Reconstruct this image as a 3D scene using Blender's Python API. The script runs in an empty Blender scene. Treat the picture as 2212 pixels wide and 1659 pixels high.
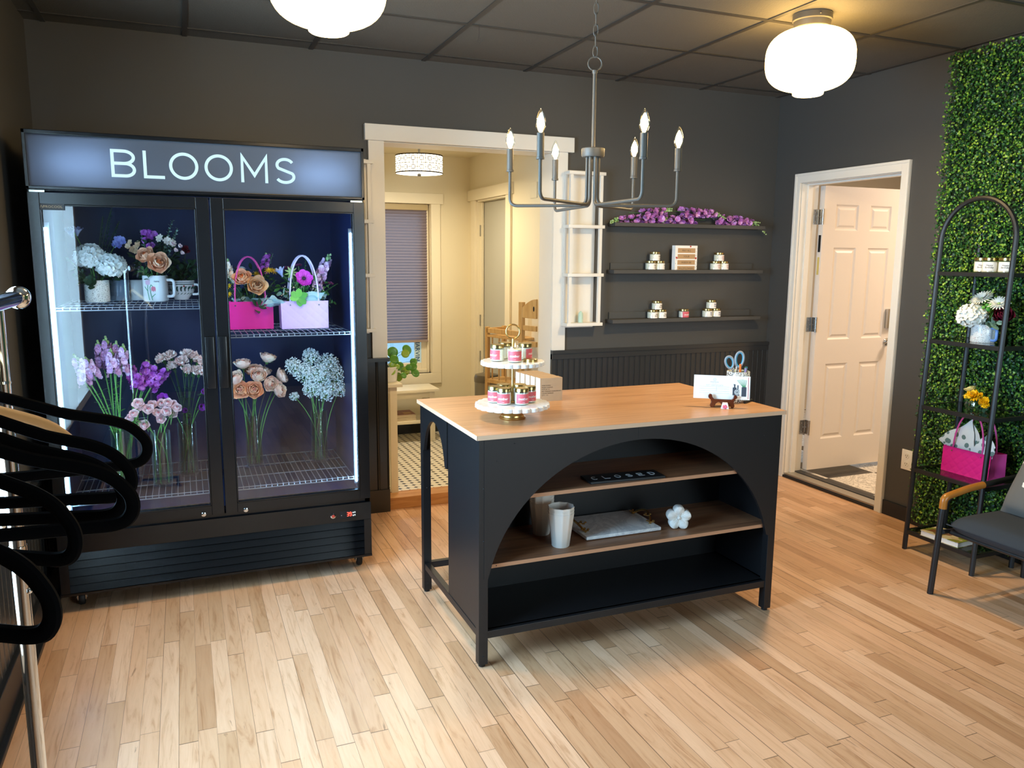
import bpy, bmesh, math, random
from math import sin, cos, pi, radians as RAD
from mathutils import Vector, Matrix
random.seed(7)
RNG = random.Random(11)
SC = bpy.context.scene
COL = SC.collection

# ------------------------------------------------------------------ camera
F_PX, YAW, PITCH, ROLL, CAM_H = 1709.7, 0.3916, 0.1588, 0.0074, 1.5344
cy, sy = cos(YAW), sin(YAW)
fw = Vector((sy*cos(PITCH), cy*cos(PITCH), -sin(PITCH)))
rt = Vector((cy, -sy, 0.0))
up = rt.cross(fw)
rt, up = rt*cos(ROLL)+up*sin(ROLL), up*cos(ROLL)-rt*sin(ROLL)
cam = bpy.data.cameras.new('camera')
camo = bpy.data.objects.new('camera', cam)
COL.objects.link(camo)
m = Matrix.Identity(4)
for i in range(3):
    m[i][0], m[i][1], m[i][2] = rt[i], up[i], -fw[i]
m[2][3] = CAM_H
camo.matrix_world = m
cam.sensor_width = 36.0
cam.sensor_fit = 'HORIZONTAL'
cam.lens = F_PX*36.0/2212.0
cam.clip_start = 0.02
SC.camera = camo
vs = SC.view_settings
vs.view_transform = 'Standard'
vs.look = 'None'
vs.gamma = 1.0
vs.use_curve_mapping = False
vs.exposure = 0.0

# ------------------------------------------------------------------ materials
def S(h):
    h = h.lstrip('#')
    out = []
    for k in (0, 2, 4):
        c = int(h[k:k+2], 16)/255.0
        out.append(c/12.92 if c <= 0.04045 else ((c+0.055)/1.055)**2.4)
    return (out[0], out[1], out[2], 1.0)

def lin(c):
    return S(c) if isinstance(c, str) else (c[0], c[1], c[2], 1.0)

class NT:
    def __init__(self, name):
        self.m = bpy.data.materials.new(name)
        self.m.use_nodes = True
        self.t = self.m.node_tree
        self.t.nodes.clear()
        self.out = self.n('ShaderNodeOutputMaterial')
    def n(self, typ, **kw):
        nd = self.t.nodes.new(typ)
        for k, v in kw.items():
            if k.startswith('i_'):
                key = k[2:]
                key = int(key) if key.isdigit() else key.replace('_', ' ')
                nd.inputs[key].default_value = v
            else:
                setattr(nd, k, v)
        return nd
    def l(self, a, b):
        self.t.links.new(a, b)
    def math(self, op, a, b=None, clamp=False):
        nd = self.n('ShaderNodeMath', operation=op, use_clamp=clamp)
        for i, x in enumerate((a, b)):
            if x is None:
                continue
            if isinstance(x, (int, float)):
                nd.inputs[i].default_value = x
            else:
                self.l(x, nd.inputs[i])
        return nd.outputs[0]
    def mixc(self, f, a, b):
        nd = self.n('ShaderNodeMix', data_type='RGBA')
        for key, x in ((0, f), (6, a), (7, b)):
            if isinstance(x, (int, float)):
                nd.inputs[key].default_value = x
            elif isinstance(x, (tuple, list)):
                nd.inputs[key].default_value = x
            else:
                self.l(x, nd.inputs[key])
        return nd.outputs[2]
    def ramp(self, f, stops):
        nd = self.n('ShaderNodeValToRGB')
        e = nd.color_ramp.elements
        while len(e) < len(stops):
            e.new(0.5)
        for k, (p, c) in enumerate(stops):
            e[k].position = p
            e[k].color = lin(c)
        self.l(f, nd.inputs[0])
        return nd.outputs[0]
    def bsdf(self, **kw):
        b = self.n('ShaderNodeBsdfPrincipled')
        for k, v in kw.items():
            key = k.replace('_', ' ')
            if hasattr(v, 'is_linked') or hasattr(v, 'links'):
                self.l(v, b.inputs[key])
            else:
                b.inputs[key].default_value = v
        self.l(b.outputs[0], self.out.inputs[0])
        return b

def mat(name, col, rough=0.5, metal=0.0, spec=0.5, noise=0.0, nscale=40.0, bump=0.0, bscale=200.0, emit=0.0, ecol=None, coat=0.0, sub=0.0):
    t = NT(name)
    b = t.bsdf(Base_Color=lin(col), Roughness=rough, Metallic=metal)
    b.inputs['Specular IOR Level'].default_value = spec
    if coat:
        b.inputs['Coat Weight'].default_value = coat
        b.inputs['Coat Roughness'].default_value = 0.08
    if sub:
        b.inputs['Subsurface Weight'].default_value = sub
        b.inputs['Subsurface Radius'].default_value = (0.01, 0.008, 0.006)
    tc = None
    if noise or bump:
        tc = t.n('ShaderNodeTexCoord')
    if noise:
        nz = t.n('ShaderNodeTexNoise', i_Scale=nscale, i_Detail=4.0)
        t.l(tc.outputs['Object'], nz.inputs['Vector'])
        c = lin(col)
        a = tuple(max(0, x*(1-noise)) for x in c[:3])+(1,)
        d = tuple(min(1, x*(1+noise)) for x in c[:3])+(1,)
        o = t.mixc(nz.outputs['Fac'], a, d)
        t.l(o, b.inputs['Base Color'])
    if bump:
        nz2 = t.n('ShaderNodeTexNoise', i_Scale=bscale, i_Detail=3.0)
        t.l(tc.outputs['Object'], nz2.inputs['Vector'])
        bp = t.n('ShaderNodeBump', i_Strength=bump, i_Distance=0.002)
        t.l(nz2.outputs['Fac'], bp.inputs['Height'])
        t.l(bp.outputs[0], b.inputs['Normal'])
    if emit:
        b.inputs['Emission Color'].default_value = lin(ecol or col)
        b.inputs['Emission Strength'].default_value = emit
    return t.m

def emat(name, col, strength):
    t = NT(name)
    e = t.n('ShaderNodeEmission')
    e.inputs[0].default_value = lin(col)
    e.inputs[1].default_value = strength
    t.l(e.outputs[0], t.out.inputs[0])
    return t.m

def glassmat(name, tint=(1, 1, 1), f0=0.04, rough=0.0, gloss=(1, 1, 1)):
    t = NT(name)
    lw = t.n('ShaderNodeLayerWeight')
    lw.inputs[0].default_value = 0.5
    p5 = t.math('POWER', lw.outputs['Facing'], 5.0)
    f = t.math('ADD', t.math('MULTIPLY', p5, 1-f0), f0, clamp=True)
    tr = t.n('ShaderNodeBsdfTransparent')
    tr.inputs[0].default_value = (tint[0], tint[1], tint[2], 1)
    gl = t.n('ShaderNodeBsdfGlossy')
    gl.inputs['Roughness'].default_value = rough
    gl.inputs[0].default_value = (gloss[0], gloss[1], gloss[2], 1)
    mx = t.n('ShaderNodeMixShader')
    t.l(f, mx.inputs[0])
    t.l(tr.outputs[0], mx.inputs[1])
    t.l(gl.outputs[0], mx.inputs[2])
    t.l(mx.outputs[0], t.out.inputs[0])
    return t.m

def translucent(name, col, tr=0.5, rough=0.6):
    t = NT(name)
    d = t.n('ShaderNodeBsdfDiffuse')
    d.inputs[0].default_value = lin(col)
    q = t.n('ShaderNodeBsdfTranslucent')
    q.inputs[0].default_value = lin(col)
    mx = t.n('ShaderNodeMixShader')
    mx.inputs[0].default_value = tr
    t.l(d.outputs[0], mx.inputs[1])
    t.l(q.outputs[0], mx.inputs[2])
    t.l(mx.outputs[0], t.out.inputs[0])
    return t.m

def floor_mat():
    t = NT('maple strip flooring')
    tc = t.n('ShaderNodeTexCoord')
    sp = t.n('ShaderNodeSeparateXYZ')
    t.l(tc.outputs['Object'], sp.inputs[0])
    X = t.math('DIVIDE', t.math('ADD', sp.outputs[0], 2.0), 0.0578)
    row = t.math('FLOOR', X)
    fx = t.math('FRACT', X)
    wn = t.n('ShaderNodeTexWhiteNoise', noise_dimensions='1D')
    t.l(row, wn.inputs['W'])
    wl = t.n('ShaderNodeTexWhiteNoise', noise_dimensions='1D')
    t.l(t.math('ADD', row, 91.3), wl.inputs['W'])
    ln = t.math('ADD', t.math('MULTIPLY', wl.outputs['Value'], 0.55), 0.5)
    Y = t.math('DIVIDE', t.math('ADD', sp.outputs[1], t.math('MULTIPLY', wn.outputs['Value'], 4.0)), ln)
    brd = t.math('FLOOR', Y)
    fy = t.math('FRACT', Y)
    cmb = t.n('ShaderNodeCombineXYZ')
    t.l(row, cmb.inputs[0]); t.l(brd, cmb.inputs[1])
    w2 = t.n('ShaderNodeTexWhiteNoise', noise_dimensions='3D')
    t.l(cmb.outputs[0], w2.inputs['Vector'])
    base = t.ramp(w2.outputs['Value'], [(0.0, '#bb8c66'), (0.08, '#c99d76'), (0.5, '#dcae88'), (0.85, '#e6bd9a'), (1.0, '#cf9f78')])
    # grain stretched along the boards
    off = t.n('ShaderNodeVectorMath', operation='MULTIPLY_ADD')
    t.l(w2.outputs['Color'], off.inputs[0])
    off.inputs[1].default_value = (13, 17, 5)
    t.l(tc.outputs['Object'], off.inputs[2])
    mp = t.n('ShaderNodeMapping')
    mp.inputs['Scale'].default_value = (34, 3.2, 1)
    t.l(off.outputs[0], mp.inputs[0])
    nz = t.n('ShaderNodeTexNoise', i_Scale=1.0, i_Detail=6.0, i_Roughness=0.62, i_Distortion=1.4)
    t.l(mp.outputs[0], nz.inputs['Vector'])
    g = t.ramp(nz.outputs['Fac'], [(0.28, (0.68, 0.57, 0.46)), (0.45, (0.93, 0.9, 0.87)), (0.62, (1, 1, 1)), (0.8, (0.88, 0.82, 0.74))])
    mu = t.n('ShaderNodeMix', data_type='RGBA', blend_type='MULTIPLY')
    mu.inputs[0].default_value = 1.0
    t.l(base, mu.inputs[6]); t.l(g, mu.inputs[7])
    mp2 = t.n('ShaderNodeMapping')
    mp2.inputs['Scale'].default_value = (60, 9, 1)
    t.l(off.outputs[0], mp2.inputs[0])
    nk = t.n('ShaderNodeTexNoise', i_Scale=1.0, i_Detail=2.0, i_Distortion=0.6)
    t.l(mp2.outputs[0], nk.inputs['Vector'])
    kn = t.ramp(nk.outputs['Fac'], [(0.72, (0, 0, 0)), (0.8, (1, 1, 1))])
    withk = t.mixc(t.math('MULTIPLY', kn, 0.6), mu.outputs[2], S('#6d4b30'))
    # joints: some tight, some open and dark
    wj = t.n('ShaderNodeTexWhiteNoise', noise_dimensions='1D')
    t.l(t.math('ADD', row, 7.7), wj.inputs['W'])
    jw = t.math('ADD', t.math('MULTIPLY', t.math('POWER', wj.outputs['Value'], 2.0), 0.045), 0.012)
    e1 = t.math('LESS_THAN', fx, jw)
    e2 = t.math('LESS_THAN', fy, 0.0035)
    gap = t.math('MAXIMUM', e1, e2)
    col = t.mixc(t.math('MULTIPLY', gap, 0.8), withk, S('#4a3524'))
    b = t.bsdf(Roughness=0.33)
    b.inputs['Specular IOR Level'].default_value = 0.42
    t.l(col, b.inputs['Base Color'])
    rg = t.math('ADD', t.math('MULTIPLY', nz.outputs['Fac'], 0.18), 0.25)
    t.l(rg, b.inputs['Roughness'])
    bp = t.n('ShaderNodeBump', i_Strength=0.35, i_Distance=0.001)
    t.l(t.math('SUBTRACT', 1.0, gap), bp.inputs['Height'])
    t.l(bp.outputs[0], b.inputs['Normal'])
    return t.m

def wood_mat(name, c0, c1, c2, scale=(2.5, 45, 45), rough=0.35, axis='Object', spec=0.4):
    t = NT(name)
    tc = t.n('ShaderNodeTexCoord')
    mp = t.n('ShaderNodeMapping')
    mp.inputs['Scale'].default_value = scale
    t.l(tc.outputs[axis], mp.inputs[0])
    nz = t.n('ShaderNodeTexNoise', i_Scale=1.0, i_Detail=7.0, i_Roughness=0.6, i_Distortion=0.8)
    t.l(mp.outputs[0], nz.inputs['Vector'])
    c = t.ramp(nz.outputs['Fac'], [(0.3, c0), (0.5, c1), (0.7, c2)])
    b = t.bsdf(Roughness=rough)
    b.inputs['Specular IOR Level'].default_value = spec
    t.l(c, b.inputs['Base Color'])
    return t.m

def marble_mat(name, base='#f0eeea', vein='#9a9690', scale=9.0, amount=0.55, rough=0.18):
    t = NT(name)
    tc = t.n('ShaderNodeTexCoord')
    nz = t.n('ShaderNodeTexNoise', i_Scale=scale, i_Detail=8.0, i_Roughness=0.65, i_Distortion=2.2)
    t.l(tc.outputs['Object'], nz.inputs['Vector'])
    v = t.ramp(nz.outputs['Fac'], [(0.44, (0, 0, 0)), (0.5, (1, 1, 1)), (0.56, (0, 0, 0))])
    c = t.mixc(t.math('MULTIPLY', v, amount), S(base), S(vein))
    b = t.bsdf(Roughness=rough)
    t.l(c, b.inputs['Base Color'])
    return t.m

def ceiling_mat():
    t = NT('dark painted ceiling tile')
    tc = t.n('ShaderNodeTexCoord')
    nz = t.n('ShaderNodeTexNoise', i_Scale=150.0, i_Detail=2.0)
    t.l(tc.outputs['Object'], nz.inputs['Vector'])
    b = t.bsdf(Base_Color=S('#5c5850'), Roughness=0.75)
    bp = t.n('ShaderNodeBump', i_Strength=0.5, i_Distance=0.003)
    t.l(nz.outputs['Fac'], bp.inputs['Height'])
    t.l(bp.outputs[0], b.inputs['Normal'])
    return t.m

def hall_tile_mat():
    # basket weave: white slips with small black dots between them
    t = NT('white and black basketweave tile')
    tc = t.n('ShaderNodeTexCoord')
    sp = t.n('ShaderNodeSeparateXYZ')
    t.l(tc.outputs['Object'], sp.inputs[0])
    PX, PY = 0.105, 0.052
    Y = t.math('DIVIDE', sp.outputs[1], PY)
    ry = t.math('FLOOR', Y)
    odd = t.math('MULTIPLY', t.math('MODULO', t.math('ABSOLUTE', ry), 2.0), 0.5)
    X = t.math('ADD', t.math('DIVIDE', sp.outputs[0], PX), odd)
    ax = t.math('ABSOLUTE', t.math('SUBTRACT', t.math('FRACT', X), 0.5))
    ay = t.math('ABSOLUTE', t.math('SUBTRACT', t.math('FRACT', Y), 0.5))
    # black dot at cell border corners, tapering to a point: |x|*a + |y|*b < c around (0, .5)
    dy = t.math('SUBTRACT', 0.5, ay)
    dot1 = t.math('LESS_THAN', t.math('ADD', t.math('MULTIPLY', ax, 2.2), t.math('MULTIPLY', dy, 1.1)), 0.34)
    dx2 = t.math('SUBTRACT', 0.5, ax)
    dot2 = t.math('LESS_THAN', t.math('ADD', t.math('MULTIPLY', dx2, 2.2), t.math('MULTIPLY', dy, 1.1)), 0.34)
    dots = t.math('MAXIMUM', dot1, dot2)
    gr = t.math('LESS_THAN', dy, 0.045)
    c1 = t.mixc(t.math('MULTIPLY', gr, 0.45), S('#e9e2d2'), S('#8a857c'))
    c2 = t.mixc(dots, c1, S('#22262c'))
    b = t.bsdf(Roughness=0.3)
    t.l(c2, b.inputs['Base Color'])
    return t.m

def checker_mat():
    t = NT('black and white marble checker tile')
    tc = t.n('ShaderNodeTexCoord')
    sp = t.n('ShaderNodeSeparateXYZ')
    t.l(tc.outputs['Object'], sp.inputs[0])
    s = 0.42
    ix = t.math('FLOOR', t.math('DIVIDE', t.math('SUBTRACT', sp.outputs[0], 4.57-4.2), s))
    iy = t.math('FLOOR', t.math('DIVIDE', t.math('SUBTRACT', sp.outputs[1], 4.16-4.2), s))
    par = t.math('MODULO', t.math('ADD', ix, iy), 2.0)
    nz = t.n('ShaderNodeTexNoise', i_Scale=7.0, i_Detail=8.0, i_Roughness=0.7, i_Distortion=2.5)
    t.l(tc.outputs['Object'], nz.inputs['Vector'])
    v = t.ramp(nz.outputs['Fac'], [(0.46, (0, 0, 0)), (0.5, (1, 1, 1)), (0.54, (0, 0, 0))])
    w = t.mixc(t.math('MULTIPLY', v, 0.7), S('#eee6da'), S('#6d6459'))
    k = t.mixc(t.math('MULTIPLY', v, 0.25), S('#1b1b1d'), S('#8a8580'))
    c = t.mixc(par, w, k)
    b = t.bsdf(Roughness=0.25)
    t.l(c, b.inputs['Base Color'])
    return t.m

def leaf_wall_mat():
    t = NT('boxwood leaves')
    g = t.n('ShaderNodeNewGeometry')
    c = t.ramp(g.outputs['Random Per Island'], [(0.0, '#0f2c18'), (0.35, '#1f4f24'), (0.65, '#3a742c'), (0.9, '#7aa834'), (1.0, '#a8c848')])
    b = t.bsdf(Roughness=0.42)
    b.inputs['Specular IOR Level'].default_value = 0.45
    t.l(c, b.inputs['Base Color'])
    return t.m

def island_rand_mat(name, stops, rough=0.5, spec=0.4):
    t = NT(name)
    g = t.n('ShaderNodeNewGeometry')
    c = t.ramp(g.outputs['Random Per Island'], stops)
    b = t.bsdf(Roughness=rough)
    b.inputs['Specular IOR Level'].default_value = spec
    t.l(c, b.inputs['Base Color'])
    return t.m

def speckle_mat(name, base, dots, scale=90.0, th=0.26, extra=None):
    t = NT(name)
    tc = t.n('ShaderNodeTexCoord')
    vo = t.n('ShaderNodeTexVoronoi', i_Scale=scale, i_Randomness=1.0)
    t.l(tc.outputs['Object'], vo.inputs['Vector'])
    wn = t.n('ShaderNodeTexWhiteNoise', noise_dimensions='3D')
    t.l(vo.outputs['Color'], wn.inputs['Vector'])
    lim = t.math('MULTIPLY', wn.outputs['Value'], th*1.6)
    f = t.math('LESS_THAN', vo.outputs['Distance'], lim)
    dc = S(dots)
    c = t.mixc(f, S(base), dc)
    if extra:
        v2 = t.n('ShaderNodeTexVoronoi', i_Scale=scale*0.33, i_Randomness=1.0)
        t.l(tc.outputs['Object'], v2.inputs['Vector'])
        f2 = t.math('LESS_THAN', v2.outputs['Distance'], 0.14)
        c = t.mixc(f2, c, S(extra))
    b = t.bsdf(Roughness=0.2)
    t.l(c, b.inputs['Base Color'])
    return t.m

M = {}
M['floor'] = floor_mat()
M['wall'] = mat('charcoal wall paint', '#4b4a48', 0.5, spec=0.4, bump=0.12, bscale=120)
M['wains'] = mat('black beadboard paint', '#323334', 0.27, spec=0.6)
M['ceil'] = ceiling_mat()
M['tbar'] = mat('dark ceiling grid paint', '#3b3834', 0.5)
M['white_trim'] = mat('white trim paint', '#e9e4da', 0.38, noise=0.03, nscale=6)
M['cream'] = mat('cream wall paint', '#e6dcc0', 0.55)
M['hall_trim'] = mat('cream trim paint', '#eae0c6', 0.4)
M['door_white'] = mat('white door paint', '#eadfd3', 0.42)
M['beige'] = mat('beige room paint', '#e6d6bc', 0.6)
M['alu'] = mat('brushed aluminium', '#b9b2a6', 0.38, metal=0.8)
M['steel'] = mat('satin steel', '#b8b8b6', 0.25, metal=1.0)
M['chrome'] = mat('chrome', '#d8dadd', 0.06, metal=1.0)
M['gold'] = mat('brushed gold', '#c9a668', 0.3, metal=1.0)
M['gold_lid'] = mat('gold lid metal', '#b9a068', 0.28, metal=1.0)
M['black'] = mat('black powder coat', '#191a1c', 0.45)
M['island_black'] = mat('matt black panel', '#18181a', 0.4, spec=0.4)
M['fridge'] = mat('black enamel', '#0c0e11', 0.24, spec=0.42)
M['fridge_in'] = mat('dark fridge liner', '#0d1c42', 0.45, spec=0.35)
M['rubber'] = mat('black rubber', '#0d0d0e', 0.6)
M['velvet'] = mat('black velvet flocking', '#060608', 0.95, spec=0.12)
M['fridge_glass'] = glassmat('fridge door glass', (0.93, 0.96, 1.0), 0.05)
M['glass'] = glassmat('clear glass', (0.93, 0.97, 0.96), 0.085)
M['shelf_glass'] = glassmat('smoked shelf glass', (0.5, 0.55, 0.52), 0.06)
M['water'] = glassmat('water', (0.93, 0.98, 0.96), 0.02)
M['wire'] = mat('coated shelf wire', '#9aa0a8', 0.3, metal=0.7)
M['island_top'] = wood_mat('oak laminate top', '#a87a54', '#be9066', '#cba078', (1.6, 38, 38), 0.34)
M['island_shelf'] = wood_mat('walnut laminate shelf', '#6f4b34', '#8a6044', '#a07450', (2.2, 42, 42), 0.4)
M['edge_wood'] = mat('pale laminate edge', '#d7b595', 0.45)
M['sill_wood'] = wood_mat('oak threshold wood', '#a8703f', '#c08a55', '#cd9a66', (4, 40, 40), 0.5)
M['pine'] = wood_mat('honey pine', '#b58a50', '#c99f62', '#d3ad72', (30, 30, 3), 0.42)
M['arm_wood'] = mat('stitched tan leather', '#a86a26', 0.3, noise=0.2, nscale=25)
M['fabric'] = mat('charcoal seat fabric', '#3b4046', 0.95, spec=0.15, noise=0.18, nscale=700)
M['opal'] = emat('lit opal glass', (1.0, 0.62, 0.19), 14.0)
M['opal_disc'] = emat('lit opal lens', (1.0, 0.70, 0.30), 12.0)
M['candle_glow'] = emat('glowing filament bulb', (1.0, 0.62, 0.25), 220.0)
M['chand'] = mat('grey bronze metal', '#56524b', 0.5, metal=0.2)
M['led'] = emat('white led strip', (0.40, 0.72, 1.0), 40.0)
M['red_led'] = emat('red display digits', (1.0, 0.05, 0.03), 6.0)
M['sign_letter'] = emat('lit letter face', (0.62, 0.88, 1.0), 1.0)
M['sign_panel'] = translucent('grey sign diffuser', '#7d8796', 0.75)
M['shade'] = emat('lit fabric shade', (1.0, 0.84, 0.56), 4.5)
M['shade_line'] = mat('brown shade fretwork', '#2a211d', 0.6)
M['blind'] = translucent('pleated blind cloth', '#a1949a', 0.42)
M['curtain'] = translucent('sheer curtain', '#e6e4e0', 0.5)
M['hall_tile'] = hall_tile_mat()
M['checker'] = checker_mat()
M['black_base'] = mat('black baseboard paint', '#1d2024', 0.4)
M['outlet'] = mat('white plastic', '#efece6', 0.35)
M['dark'] = mat('dark recess', '#0b0b0c', 0.8)
M['white_china'] = mat('white ceramic', '#ecebe6', 0.18)
M['matte_white'] = mat('matt white ceramic', '#e6e3dc', 0.5)
M['paper'] = mat('white paper', '#f2f1ee', 0.6)
M['kraft'] = mat('kraft cardboard', '#b79a78', 0.75, noise=0.06, nscale=30)
M['box_white'] = mat('white box side', '#efe9df', 0.6)
M['ink'] = mat('dark ink', '#2b2724', 0.7)
M['label_pink'] = mat('rose pink label', '#d9606a', 0.5)
M['label_white'] = mat('white label paper', '#f3f0ea', 0.5)
M['wax'] = mat('cream candle wax', '#f3ecdc', 0.5, sub=0.2)
M['mint_wax'] = mat('mint candle wax', '#b9d3c2', 0.5, sub=0.2)
M['marble'] = marble_mat('white marble', '#f1f0ee', '#c4c2c0', 9.0, 0.3)
M['marble_grey'] = marble_mat('grey veined marble', '#e8e6e3', '#9a9aa0', 5.0, 0.4)
M['stem'] = mat('green stem', '#5f9a45', 0.45)
M['stem_dark'] = mat('dark stem', '#3c5c34', 0.5)
M['stem_brown'] = mat('brownish stem', '#5b5340', 0.5)
M['leaf'] = island_rand_mat('green leaf', [(0, '#20491f'), (0.5, '#376c35'), (1, '#568a48')], 0.4)
M['leaf_dark'] = island_rand_mat('dark green leaf', [(0, '#1d3a26'), (1, '#33593c')], 0.42)
M['leaf_grey'] = island_rand_mat('eucalyptus leaf', [(0, '#5f8374'), (1, '#94b8a4')], 0.5)
M['leaf_bright'] = island_rand_mat('bright leaf', [(0, '#3f8a3a'), (1, '#7dbb4c')], 0.4)
M['boxwood'] = leaf_wall_mat()
M['box_back'] = mat('dark green backing mesh', '#16301a', 0.9)
M['pilea'] = mat('coin leaf', '#4f8a2c', 0.3)
M['pilea_light'] = mat('young coin leaf', '#86a834', 0.3)
M['petal_white'] = island_rand_mat('white petal', [(0, '#e2e6dc'), (1, '#fafaf4')], 0.6)
M['petal_cream'] = island_rand_mat('cream petal', [(0, '#ecd9c0'), (1, '#f7ead8')], 0.6)
M['rose_peach'] = island_rand_mat('peach rose petal', [(0, '#fbb98e'), (1, '#ffd9b4')], 0.55)
M['rose_peach_in'] = mat('deep peach heart', '#f58e4e', 0.55)
M['rose_pale'] = island_rand_mat('pale blush petal', [(0, '#fbd0bc'), (0.5, '#fde2cc'), (1, '#fff0da')], 0.55)
M['rose_pale_in'] = mat('blush heart', '#f7b49a', 0.55)
M['rose_pink'] = island_rand_mat('light pink petal', [(0, '#fdd2d4'), (1, '#fff0ec')], 0.55)
M['rose_pink_in'] = mat('pink heart', '#f7a0a6', 0.55)
M['rose_tan'] = island_rand_mat('tan rose petal', [(0, '#e6b68a'), (1, '#f6d8b0')], 0.55)
M['rose_tan_in'] = mat('brown rose heart', '#a06a48', 0.55)
M['snap'] = island_rand_mat('lilac snapdragon', [(0, '#c493be'), (0.5, '#d9b0d2'), (1, '#ecd2e6')], 0.55)
M['snap_deep'] = island_rand_mat('dusky snapdragon', [(0, '#9a6a98'), (1, '#cc9cc6')], 0.55)
M['bud'] = island_rand_mat('green bud', [(0, '#7fa35c'), (1, '#b4cf92')], 0.5)
M['stock'] = island_rand_mat('violet stock', [(0, '#9a3aa4'), (0.5, '#b656bc'), (1, '#cf84d2')], 0.55)
M['carn'] = island_rand_mat('blush carnation', [(0, '#eba69a'), (0.35, '#f8d2c4'), (1, '#fff0e4')], 0.6)
M['anemone'] = island_rand_mat('purple anemone', [(0, '#7d1f93'), (1, '#a83ab8')], 0.5)
M['magenta'] = island_rand_mat('magenta anemone', [(0, '#bb2aa8'), (1, '#dd52c8')], 0.5)
M['anem_eye'] = mat('dark anemone eye', '#1d1028', 0.6)
M['gyp'] = island_rand_mat('baby breath blossom', [(0, '#cfd8d4'), (1, '#f4f8f4')], 0.6)
M['yellow'] = island_rand_mat('yellow petal', [(0, '#e0a800'), (1, '#ffd91f')], 0.5)
M['yellow_pale'] = island_rand_mat('pale yellow petal', [(0, '#d8c874'), (1, '#efe6a8')], 0.55)
M['freesia'] = island_rand_mat('pale blue freesia', [(0, '#9aa6dc'), (1, '#c6d0f0')], 0.5)
M['blue_fl'] = island_rand_mat('blue delphinium', [(0, '#6f74c2'), (1, '#a0a8e0')], 0.5)
M['burgundy'] = island_rand_mat('burgundy petal', [(0, '#4f0f22'), (1, '#7d1c38')], 0.5)
M['wine'] = island_rand_mat('wine scabiosa', [(0, '#6d2a56'), (1, '#96487c')], 0.5)
M['orchid'] = island_rand_mat('orchid purple', [(0, '#a35bb0'), (0.5, '#c07ac8'), (1, '#dca6dc')], 0.5)
M['bag_pink'] = mat('hot pink card', '#d81a86', 0.38)
M['bag_pink_edge'] = mat('pink card edge', '#f04fa8', 0.4)
M['bag_lilac'] = mat('pale lilac card', '#cfaad6', 0.4)
M['cord_pink'] = mat('pink cord', '#e0489c', 0.5)
M['cord_lilac'] = mat('lilac cord', '#d9c9e6', 0.4)
M['tissue'] = translucent('blue grey tissue', '#b4d2d4', 0.25)
M['speckle'] = speckle_mat('black speckled glaze', '#e9e6da', '#1e2622', 270.0, 0.27)
M['terrazzo'] = speckle_mat('floral speckled glaze', '#dfe6ea', '#3c6c7c', 300.0, 0.27, '#c8404a')
M['blue_glaze'] = mat('blue glaze', '#5b86cf', 0.2)
M['slate_glaze'] = mat('slate blue glaze', '#6f8396', 0.2)
M['navy_glaze'] = mat('navy glaze', '#1d3a4c', 0.25)
M['brown_holder'] = mat('polished mahogany', '#5b2a1a', 0.15, coat=0.5)
M['teal'] = mat('teal plastic', '#1f9dc4', 0.35)
M['grey_plastic'] = mat('grey plastic', '#8c949c', 0.4)
M['orange'] = mat('orange plastic', '#e8782a', 0.4)
M['navy'] = mat('navy plastic', '#123048', 0.4)
M['lav'] = mat('lavender plastic', '#b7a4e0', 0.4)
M['greenp'] = mat('green plastic', '#17885c', 0.4)
M['zebra'] = speckle_mat('black and white chip glaze', '#e9e7e0', '#1c1c1e', 190.0, 0.42)
M['pink_pad'] = mat('pink print', '#e86a84', 0.5)
M['sky_card'] = mat('white certificate card', '#f4f5f4', 0.5)
M['slate'] = mat('slate print', '#3c4450', 0.6)
M['red'] = mat('red paint', '#b8322c', 0.5)
M['blue_print'] = mat('blue print', '#2c4a92', 0.5)
M['tan_paper'] = mat('tan paper strip', '#b8946a', 0.6)
M['pillow'] = None
M['wood_hanger'] = mat('varnished wood hanger', '#c59a66', 0.35)
M['bin'] = mat('grey bin metal', '#8a8478', 0.35, metal=0.6)
M['marvin'] = mat('window sticker', '#d4ecf4', 0.5)
M['marvin_ink'] = mat('sticker ink', '#1c5a8c', 0.5)
M['mag'] = mat('red magazine cover', '#7e3a30', 0.4, noise=0.35, nscale=30)
M['mag_pages'] = mat('magazine pages', '#e2d6b8', 0.6)
_t = NT('printed book cover')
_tc = _t.n('ShaderNodeTexCoord')
_vo = _t.n('ShaderNodeTexVoronoi', i_Scale=22.0)
_t.l(_tc.outputs['Object'], _vo.inputs['Vector'])
_b = _t.bsdf(Roughness=0.3)
_t.l(_t.ramp(_vo.outputs['Color'], [(0.2, '#d8c8a4'), (0.4, '#8a9a3c'), (0.6, '#7c4632'), (0.8, '#c8b48c')]), _b.inputs['Base Color'])
M['book_cover'] = _t.m
M['flame'] = emat('candle flame', (1.0, 0.62, 0.22), 12.0)
M['tulip_pink'] = mat('pink glaze paint', '#e06a7c', 0.3)
M['tulip_lilac'] = mat('lilac pink glaze paint', '#dfb0c4', 0.3)
M['glaze_green'] = mat('green glaze paint', '#4f9a6c', 0.3)
M['siren_green'] = mat('dark leaf glaze paint', '#24483c', 0.3)

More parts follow.
